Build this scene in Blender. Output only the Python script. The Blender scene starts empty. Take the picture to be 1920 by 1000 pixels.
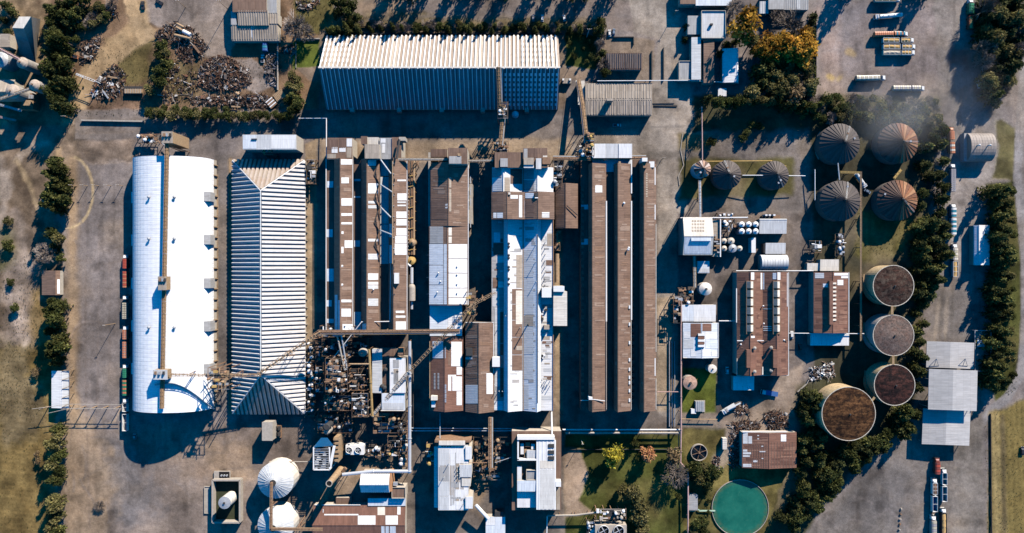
import bpy, math, random
import numpy as np
from mathutils import Vector, Matrix

# ---------------------------------------------------------------- camera, sky, sun, exposure
sc = bpy.context.scene
COL = sc.collection
H = 430.0            # camera height over the ground, metres
S = 3.0              # photograph pixels per metre on the ground
cam_d = bpy.data.cameras.new('camera')
cam = bpy.data.objects.new('camera', cam_d)
COL.objects.link(cam)
cam.location = (0, 0, H)
cam.rotation_euler = (0, 0, 0)
cam_d.sensor_fit = 'HORIZONTAL'
cam_d.sensor_width = 36.0
cam_d.lens = 36.0 * H / 640.0
cam_d.clip_start = 1.0
cam_d.clip_end = 20000.0
sc.camera = cam

SUN_EL, SUN_AZ = math.radians(25.5), math.radians(29.4)      # azimuth from +Y towards +X
SUN_DIR = Vector((math.sin(SUN_AZ) * math.cos(SUN_EL), math.cos(SUN_AZ) * math.cos(SUN_EL), math.sin(SUN_EL)))
w = bpy.data.worlds.new('World')
sc.world = w
w.use_nodes = True
nt = w.node_tree
nt.nodes.clear()
sky = nt.nodes.new('ShaderNodeTexSky')
sky.sky_type = 'NISHITA'
sky.sun_disc = False
sky.sun_elevation = SUN_EL
sky.sun_rotation = SUN_AZ
sky.air_density = 1.0
sky.dust_density = 0.15
sky.ozone_density = 5.0
hs = nt.nodes.new('ShaderNodeHueSaturation')
hs.inputs['Saturation'].default_value = 1.9
bg = nt.nodes.new('ShaderNodeBackground')
bg.inputs['Strength'].default_value = 0.095
wo = nt.nodes.new('ShaderNodeOutputWorld')
nt.links.new(sky.outputs[0], hs.inputs['Color'])
nt.links.new(hs.outputs[0], bg.inputs['Color'])
nt.links.new(bg.outputs[0], wo.inputs['Surface'])

sd = bpy.data.lights.new('sun', 'SUN')
sd.energy = 5.0
sd.angle = math.radians(0.5)
sd.color = (1.0, 0.90, 0.77)
sun = bpy.data.objects.new('sun', sd)
COL.objects.link(sun)
sun.location = SUN_DIR * 600
sun.rotation_euler = (-SUN_DIR).to_track_quat('-Z', 'Y').to_euler()

sc.view_settings.view_transform = 'Standard'
sc.view_settings.look = 'None'
sc.view_settings.gamma = 1.0
sc.view_settings.exposure = 0.78
sc.view_settings.use_curve_mapping = False
sc.cycles.max_bounces = 5
sc.cycles.diffuse_bounces = 0
sc.cycles.glossy_bounces = 2
sc.cycles.volume_bounces = 1

RND = random.Random(11)


# ---------------------------------------------------------------- helpers
def P(px, py, z=0.0):
    """The point at height z that the camera sees at photograph pixel (px, py)."""
    k = (1 - z / H) / S
    return Vector(((px - 960) * k, (500 - py) * k, z))


ZK = 1.0            # height factor of the building being built


def Q(px, py, z=0.0):
    return P(px, py, z * ZK)


def on_plane(px, py, pl):
    q, n = pl[0], pl[1]
    o = Vector((0, 0, H))
    d = P(px, py, 0) - o
    t = (q - o).dot(n) / d.dot(n)
    return o + d * t


ORG = {}


class MB:
    def __init__(s):
        s.v, s.f, s.c = [], [], []
        s.cur = None

    def poly(s, pts):
        i = len(s.v)
        s.v += [tuple(p) for p in pts]
        s.f.append(tuple(range(i, i + len(pts))))
        s.c.append(s.cur)

    def hexa(s, b, t):
        """b, t: 4 bottom and 4 top corners in the same order."""
        i = len(s.v)
        s.v += [tuple(p) for p in b] + [tuple(p) for p in t]
        for q in ((3, 2, 1, 0), (4, 5, 6, 7), (0, 1, 5, 4), (1, 2, 6, 5), (2, 3, 7, 6), (3, 0, 4, 7)):
            s.f.append(tuple(i + k for k in q))
            s.c.append(s.cur)

    def box(s, x0, y0, z0, x1, y1, z1):
        s.hexa([(x0, y0, z0), (x1, y0, z0), (x1, y1, z0), (x0, y1, z0)],
               [(x0, y0, z1), (x1, y0, z1), (x1, y1, z1), (x0, y1, z1)])

    def obox(s, c, sx, sy, sz, M=None):
        """box centred on c with rotation matrix M"""
        M = M or Matrix.Identity(3)
        c = Vector(c)
        cs = [c + M @ Vector((a * sx / 2, b * sy / 2, d * sz / 2)) for d in (-1, 1) for a, b in ((-1, -1), (1, -1), (1, 1), (-1, 1))]
        s.hexa(cs[:4], cs[4:])

    def beam(s, p, q, w, h=None):
        p, q = Vector(p), Vector(q)
        h = h or w
        d = (q - p)
        if d.length < 1e-6:
            return
        d.normalize()
        u = d.cross(Vector((0, 0, 1)))
        if u.length < 1e-3:
            u = Vector((1, 0, 0))
        u.normalize()
        vv = u.cross(d).normalized()
        def ring(o):
            return [o + u * a * w / 2 + vv * b * h / 2 for a, b in ((-1, -1), (1, -1), (1, 1), (-1, 1))]
        s.hexa(ring(p), ring(q))

    def tube(s, p, q, r, n=8, r2=None, cap=True):
        p, q = Vector(p), Vector(q)
        r2 = r if r2 is None else r2
        d = (q - p).normalized()
        u = d.cross(Vector((0, 0, 1)))
        if u.length < 1e-3:
            u = Vector((1, 0, 0))
        u.normalize()
        vv = d.cross(u)
        i = len(s.v)
        for o, rr in ((p, r), (q, r2)):
            for k in range(n):
                a = 2 * math.pi * k / n
                s.v.append(tuple(o + (u * math.cos(a) + vv * math.sin(a)) * rr))
        for k in range(n):
            s.f.append((i + k, i + (k + 1) % n, i + n + (k + 1) % n, i + n + k))
            s.c.append(s.cur)
        if cap:
            s.f.append(tuple(i + n - 1 - k for k in range(n)))
            s.f.append(tuple(i + n + k for k in range(n)))
            s.c += [s.cur, s.cur]

    def lathe(s, c, prof, n=24, close=True, a0=0.0):
        c = Vector(c)
        i = len(s.v)
        m = len(prof)
        for (r, z) in prof:
            for k in range(n):
                a = a0 + 2 * math.pi * k / n
                s.v.append((c.x + r * math.cos(a), c.y + r * math.sin(a), c.z + z))
        for j in range(m - 1):
            for k in range(n):
                s.f.append((i + j * n + k, i + j * n + (k + 1) % n, i + (j + 1) * n + (k + 1) % n, i + (j + 1) * n + k))
                s.c.append(s.cur)
        if close:
            s.f.append(tuple(i + (m - 1) * n + k for k in range(n)))
            s.c.append(s.cur)

    def mesh(s, name, mat, off=None, smooth=False):
        me = bpy.data.meshes.new(name)
        v = s.v
        if off is not None:
            ox, oy, oz = off
            v = [(a - ox, b - oy, c - oz) for a, b, c in v]
        me.from_pydata(v, [], s.f)
        if mat:
            me.materials.append(mat)
        if any(c is not None for c in s.c):
            ca = me.attributes.new('tone', 'FLOAT_COLOR', 'FACE')
            buf = []
            for c in s.c:
                c = c or (.2, .2, .2)
                buf += [c[0], c[1], c[2], 1.0]
            ca.data.foreach_set('color', buf)
        if smooth:
            me.shade_smooth()
        me.update()
        return me

    def build(s, name, mat, parent=None, smooth=False):
        """Link the shapes as ONE mesh object (a part when parent is given)."""
        if parent is not None:
            off = ORG[parent.name]
            o = bpy.data.objects.new(name, s.mesh(name, mat, off, smooth))
            o.parent = parent
        else:
            xs = [p[0] for p in s.v]; ys = [p[1] for p in s.v]; zs = [p[2] for p in s.v]
            off = Vector(((min(xs) + max(xs)) / 2, (min(ys) + max(ys)) / 2, min(zs)))
            o = bpy.data.objects.new(name, s.mesh(name, mat, off, smooth))
            o.location = off
        COL.objects.link(o)
        ORG[o.name] = off
        return o


def tag(o, label=None, cat=None, group=None, kind=None):
    for k, v in (('label', label), ('category', cat), ('group', group), ('kind', kind)):
        if v:
            o[k] = v
    return o


def thing(name, label, cat, loc, group=None, rz=0.0, local=False):
    o = bpy.data.objects.new(name, None)
    o.empty_display_size = 0.5
    COL.objects.link(o)
    o.location = loc
    o.rotation_euler = (0, 0, rz)
    tag(o, label, cat, group)
    ORG[o.name] = Vector((0, 0, 0)) if local else Vector(loc)
    return o


def part(name, mesh, parent, loc=(0, 0, 0)):
    o = bpy.data.objects.new(name, mesh)
    o.parent = parent
    o.location = loc
    COL.objects.link(o)
    ORG[o.name] = ORG.get(parent.name, Vector((0, 0, 0)))
    return o


# ---------------------------------------------------------------- materials
def nodes(name, rough=0.8, metal=0.0, spec=0.3):
    m = bpy.data.materials.new(name)
    m.use_nodes = True
    t = m.node_tree
    b = t.nodes['Principled BSDF']
    b.inputs['Roughness'].default_value = rough
    b.inputs['Metallic'].default_value = metal
    b.inputs['Specular IOR Level'].default_value = spec
    return m, t, b


def N(t, typ, **kw):
    n = t.nodes.new(typ)
    for k, v in kw.items():
        if k in n.inputs:
            n.inputs[k].default_value = v
        else:
            setattr(n, k, v)
    return n


def noise(t, vec, scale, detail=3.0, rough=0.6):
    n = N(t, 'ShaderNodeTexNoise')
    n.inputs['Scale'].default_value = scale
    n.inputs['Detail'].default_value = detail
    n.inputs['Roughness'].default_value = rough
    t.links.new(vec, n.inputs['Vector'])
    return n.outputs['Fac']


def rng(t, val, a, b, c, d):
    n = N(t, 'ShaderNodeMapRange')
    n.inputs['From Min'].default_value = a
    n.inputs['From Max'].default_value = b
    n.inputs['To Min'].default_value = c
    n.inputs['To Max'].default_value = d
    t.links.new(val, n.inputs['Value'])
    return n.outputs['Result']


def mul(t, a, b):
    n = N(t, 'ShaderNodeMath', operation='MULTIPLY')
    for i, x in enumerate((a, b)):
        if isinstance(x, (int, float)):
            n.inputs[i].default_value = x
        else:
            t.links.new(x, n.inputs[i])
    return n.outputs[0]


def scale_col(t, col, val):
    n = N(t, 'ShaderNodeVectorMath', operation='SCALE')
    if isinstance(col, tuple):
        n.inputs[0].default_value = col
    else:
        t.links.new(col, n.inputs[0])
    t.links.new(val, n.inputs['Scale'])
    return n.outputs[0]


def mixc(t, fac, a, b):
    n = N(t, 'ShaderNodeMix', data_type='RGBA')
    t.links.new(fac, n.inputs[0])
    for i, x in ((6, a), (7, b)):
        if isinstance(x, tuple):
            n.inputs[i].default_value = (*x, 1)
        else:
            t.links.new(x, n.inputs[i])
    return n.outputs[2]


def bump(t, b, h, dist, strength=0.6):
    n = N(t, 'ShaderNodeBump')
    n.inputs['Strength'].default_value = strength
    n.inputs['Distance'].default_value = dist
    t.links.new(h, n.inputs['Height'])
    t.links.new(n.outputs[0], b.inputs['Normal'])


MATS = {}


def sheet(name, col, axis='x', var=.14, stain=.35, staincol=None, rough=.6, metal=0.0, sw=1.05, sl=4.5, lapk=.80):
    """Roof sheeting: every sheet a slightly different tone, weather streaks down the slope, blotches of dirt."""
    key = name + axis
    if key in MATS:
        return MATS[key]
    m, t, b = nodes(key, rough, metal)
    g = N(t, 'ShaderNodeNewGeometry').outputs['Position']
    mp = N(t, 'ShaderNodeMapping')
    mp.inputs['Scale'].default_value = (1 / sl, 1 / sw, 0) if axis == 'x' else (1 / sw, 1 / sl, 0)
    t.links.new(g, mp.inputs['Vector'])
    fl = N(t, 'ShaderNodeVectorMath', operation='FLOOR')
    t.links.new(mp.outputs[0], fl.inputs[0])
    wn = N(t, 'ShaderNodeTexWhiteNoise', noise_dimensions='3D')
    t.links.new(fl.outputs[0], wn.inputs['Vector'])
    tone = rng(t, wn.outputs['Value'], 0, 1, 1 - var, 1 + var)
    # end laps: thin dark line where the sheets overlap along the slope
    sp = N(t, 'ShaderNodeSeparateXYZ')
    t.links.new(mp.outputs[0], sp.inputs[0])
    fr = N(t, 'ShaderNodeMath', operation='FRACT')
    t.links.new(sp.outputs[0 if axis == 'x' else 1], fr.inputs[0])
    lap = rng(t, fr.outputs[0], 0.0, 0.05, lapk, 1.0)
    tone = mul(t, tone, lap)
    ms = N(t, 'ShaderNodeMapping')
    ms.inputs['Scale'].default_value = (.12, 1.1, 1) if axis == 'x' else (1.1, .12, 1)
    t.links.new(g, ms.inputs['Vector'])
    st = rng(t, noise(t, ms.outputs[0], 1.0, 4), .3, .75, 1.12, .84)
    tone = mul(t, tone, st)
    c = scale_col(t, col, tone)
    bl = rng(t, noise(t, g, .11, 5, .7), .48, .72, 0, stain)
    c = mixc(t, bl, c, staincol or tuple(x * .55 for x in col))
    ms2 = N(t, 'ShaderNodeMapping')
    ms2.inputs['Scale'].default_value = (.10, .55, 1) if axis == 'x' else (.55, .10, 1)
    t.links.new(g, ms2.inputs['Vector'])
    run = rng(t, noise(t, ms2.outputs[0], 1.0, 6, .75), .55, .75, 0, stain * .8)       # rust and dirt runs down the slope
    c = mixc(t, run, c, (col[0] * .52 + .035, col[1] * .46 + .01, col[2] * .42))
    t.links.new(c, b.inputs['Base Color'])
    MATS[key] = m
    return m


def plain(name, col, rough=.7, metal=0.0, var=.15, scale=.8, dirt=.25, dirtcol=None, spec=.3):
    if name in MATS:
        return MATS[name]
    m, t, b = nodes(name, rough, metal, spec)
    g = N(t, 'ShaderNodeNewGeometry').outputs['Position']
    v = rng(t, noise(t, g, scale, 5), .3, .7, 1 - var, 1 + var)
    c = scale_col(t, col, v)
    d = rng(t, noise(t, g, scale * .3, 6, .75), .5, .75, 0, dirt)
    c = mixc(t, d, c, dirtcol or tuple(x * .5 for x in col))
    t.links.new(c, b.inputs['Base Color'])
    MATS[name] = m
    return m


def toned(name, rough=.8, var=.2, scale=1.5, spec=.2, rnd=0.0):
    """Colour comes face by face from the mesh attribute 'tone' (leaves, scrap), varied a little."""
    m, t, b = nodes(name, rough, 0, spec)
    a = N(t, 'ShaderNodeAttribute', attribute_name='tone')
    g = N(t, 'ShaderNodeNewGeometry').outputs['Position']
    v = rng(t, noise(t, g, scale, 3), .3, .7, 1 - var, 1 + var)
    if rnd:
        oi = N(t, 'ShaderNodeObjectInfo')
        v = mul(t, v, rng(t, oi.outputs['Random'], 0, 1, 1 - rnd, 1 + rnd * 1.25))
    c = scale_col(t, a.outputs['Color'], v)
    t.links.new(c, b.inputs['Base Color'])
    if rnd:                                    # thin leaves let part of the sunlight through
        tr = N(t, 'ShaderNodeBsdfTranslucent'); t.links.new(c, tr.inputs['Color'])
        mx = N(t, 'ShaderNodeMixShader'); mx.inputs[0].default_value = .35
        t.links.new(b.outputs[0], mx.inputs[1]); t.links.new(tr.outputs[0], mx.inputs[2])
        t.links.new(mx.outputs[0], t.nodes['Material Output'].inputs['Surface'])
    MATS[name] = m
    return m


def ground_mat():
    m, t, b = nodes('ground_cover', .95, 0, .1)
    a = N(t, 'ShaderNodeAttribute', attribute_name='tone')
    g = N(t, 'ShaderNodeNewGeometry').outputs['Position']
    v1 = rng(t, noise(t, g, .05, 6, .7), .3, .7, .72, 1.28)
    v2 = rng(t, noise(t, g, .6, 5, .75), .3, .7, .82, 1.18)
    v2 = mul(t, v2, rng(t, noise(t, g, .17, 6, .8), .34, .66, .74, 1.26))
    v3 = rng(t, noise(t, g, 2.2, 2, .8), .3, .7, .84, 1.16)
    v = mul(t, mul(t, v1, v2), v3)
    # pale stones and dark specks
    sp = rng(t, noise(t, g, 1.3, 1), .70, .76, 1.0, 1.2)
    dk = rng(t, noise(t, g, .9, 2), .27, .33, .82, 1.0)
    v = mul(t, v, mul(t, sp, dk))
    c = scale_col(t, a.outputs['Color'], v)
    hue = rng(t, noise(t, g, .09, 4), .45, .70, 0, .22)
    n = N(t, 'ShaderNodeVectorMath', operation='MULTIPLY')
    t.links.new(c, n.inputs[0]); n.inputs[1].default_value = (1.14, .98, .78)
    c = mixc(t, hue, c, n.outputs[0])
    t.links.new(c, b.inputs['Base Color'])
    bump(t, b, noise(t, g, 1.2, 5, .7), .25, .5)
    return m


BROWN = (.212, .134, .094)
BROWN_D = (.165, .105, .078)
MAROON = (.205, .105, .072)
def brown(ax): return sheet('brown_sheet', BROWN, ax, .13, .65, (.135, .080, .056))
def dbrown(ax): return sheet('dark_brown_sheet', BROWN_D, ax, .16, .4, (.10, .066, .05))
def maroon(ax): return sheet('red_brown_sheet', MAROON, ax, .12, .55, (.13, .072, .055))
def white(ax): return sheet('white_sheet', (.78, .77, .75), ax, .03, .28, (.62, .60, .57), rough=.45)
def pale(ax): return sheet('pale_grey_sheet', (.58, .585, .58), ax, .06, .35, (.44, .44, .43))
def grey(ax): return sheet('grey_sheet', (.38, .375, .365), ax, .08, .4, (.22, .21, .2))
def beige(ax): return sheet('beige_sheet', (.40, .335, .265), ax, .12, .4, (.25, .2, .15))
def cream(ax): return sheet('cream_sheet', (.72, .66, .57), ax, .07, .45, (.5, .43, .34))
def bluew(ax): return sheet('blue_white_sheet', (.66, .70, .74), ax, .06, .3, (.50, .54, .58))
M_CONC = plain('concrete', (.40, .355, .30), .9, var=.15, dirt=.4)
M_WALL = plain('wall_render', (.46, .41, .34), .9)
M_DWALL = plain('dark_cladding', (.13, .105, .09), .8)
M_WHITE = plain('white_paint', (.78, .77, .75), .5, var=.06, dirt=.2, dirtcol=(.5, .46, .42))
M_STEEL = plain('galvanised_steel', (.45, .46, .47), .45, .3, dirt=.3, dirtcol=(.25, .2, .17))
M_RUSTY = plain('rusty_steel', (.26, .155, .095), .85, var=.3, dirt=.5, dirtcol=(.14, .075, .045))
M_BELT = plain('conveyor_brown', (.30, .185, .10), .8, var=.25, scale=1.6, dirt=.5, dirtcol=(.12, .07, .045))
M_TAN = plain('tan_steel', (.36, .245, .145), .7, var=.2, dirt=.4, dirtcol=(.2, .12, .07))
M_YEL = plain('yellow_steel', (.50, .33, .11), .7, var=.2, dirt=.4, dirtcol=(.25, .15, .07))
M_DARK = plain('dark_steel', (.05, .048, .047), .7)
M_GLASS = plain('dark_glass', (.02, .025, .03), .15, spec=.5)
M_TYRE = plain('rubber', (.025, .024, .023), .9)
M_BLACK = plain('black_opening', (.012, .012, .012), .9)
M_PINK = plain('pinkish_pipe_paint', (.46, .30, .27), .7)
M_GREEN = plain('pale_green_paint', (.40, .55, .42), .6)
M_GROUND = ground_mat()
M_LEAF = toned('foliage', .75, .22, 2.0, .15, rnd=.38)
M_BARK = plain('bark', (.12, .085, .06), .95, var=.3, scale=3)
M_SCRAP = toned('scrap_metal', .7, .3, 1.0, .3)


# ---------------------------------------------------------------- the ground
GX0, GX1, GY0, GY1, GS = -372.0, 372.0, -212.0, 212.0, 0.8


def lattice(xs, ys, cell, seed):
    r = np.random.RandomState(seed)
    n = 1200
    tab = r.rand(n, n)
    u, v = (xs + 1000) / cell, (ys + 1000) / cell
    i, j = np.floor(u).astype(int), np.floor(v).astype(int)
    f, g = u - i, v - j
    f, g = f * f * (3 - 2 * f), g * g * (3 - 2 * g)
    a = tab[i % n, j % n]; b = tab[(i + 1) % n, j % n]; c = tab[i % n, (j + 1) % n]; d = tab[(i + 1) % n, (j + 1) % n]
    return (a * (1 - f) + b * f) * (1 - g) + (c * (1 - f) + d * f) * g


def fbm(xs, ys, cell, seed, o=3):
    s, a, t = 0, 1.0, 0
    for k in range(o):
        s = s + a * lattice(xs, ys, cell / 2 ** k, seed + k)
        t += a
        a *= .5
    return s / t - .5


def sd_poly(X, Y, pts):
    n = len(pts)
    d = np.full(X.shape, 1e9)
    inside = np.zeros(X.shape, bool)
    for i in range(n):
        x0, y0 = pts[i]; x1, y1 = pts[(i + 1) % n]
        ex, ey = x1 - x0, y1 - y0
        L = ex * ex + ey * ey + 1e-9
        t = np.clip(((X - x0) * ex + (Y - y0) * ey) / L, 0, 1)
        d = np.minimum(d, np.hypot(X - x0 - t * ex, Y - y0 - t * ey))
        c = ((y0 <= Y) & (y1 > Y)) | ((y1 <= Y) & (y0 > Y))
        xi = x0 + (Y - y0) / (ey if abs(ey) > 1e-9 else 1e-9) * ex
        inside ^= c & (X < xi)
    return np.where(inside, d, -d)


def sd_line(X, Y, pts, wd):
    d = np.full(X.shape, 1e9)
    for (x0, y0), (x1, y1) in zip(pts[:-1], pts[1:]):
        ex, ey = x1 - x0, y1 - y0
        t = np.clip(((X - x0) * ex + (Y - y0) * ey) / (ex * ex + ey * ey + 1e-9), 0, 1)
        d = np.minimum(d, np.hypot(X - x0 - t * ex, Y - y0 - t * ey))
    return wd / 2 - d


GRAVEL = (.198, .168, .153)
SAND = (.40, .275, .150)
SOIL = (.20, .128, .078)
OCHRE = (.175, .120, .045)
LAWN = (.062, .072, .018)
DRYLAWN = (.135, .105, .040)
ASPH = (.150, .130, .115)
PALEROAD = (.21, .185, .165)
PINKG = (.215, .178, .163)
CONCG = (.26, .195, .145)
DARKG = (.075, .070, .062)

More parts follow.
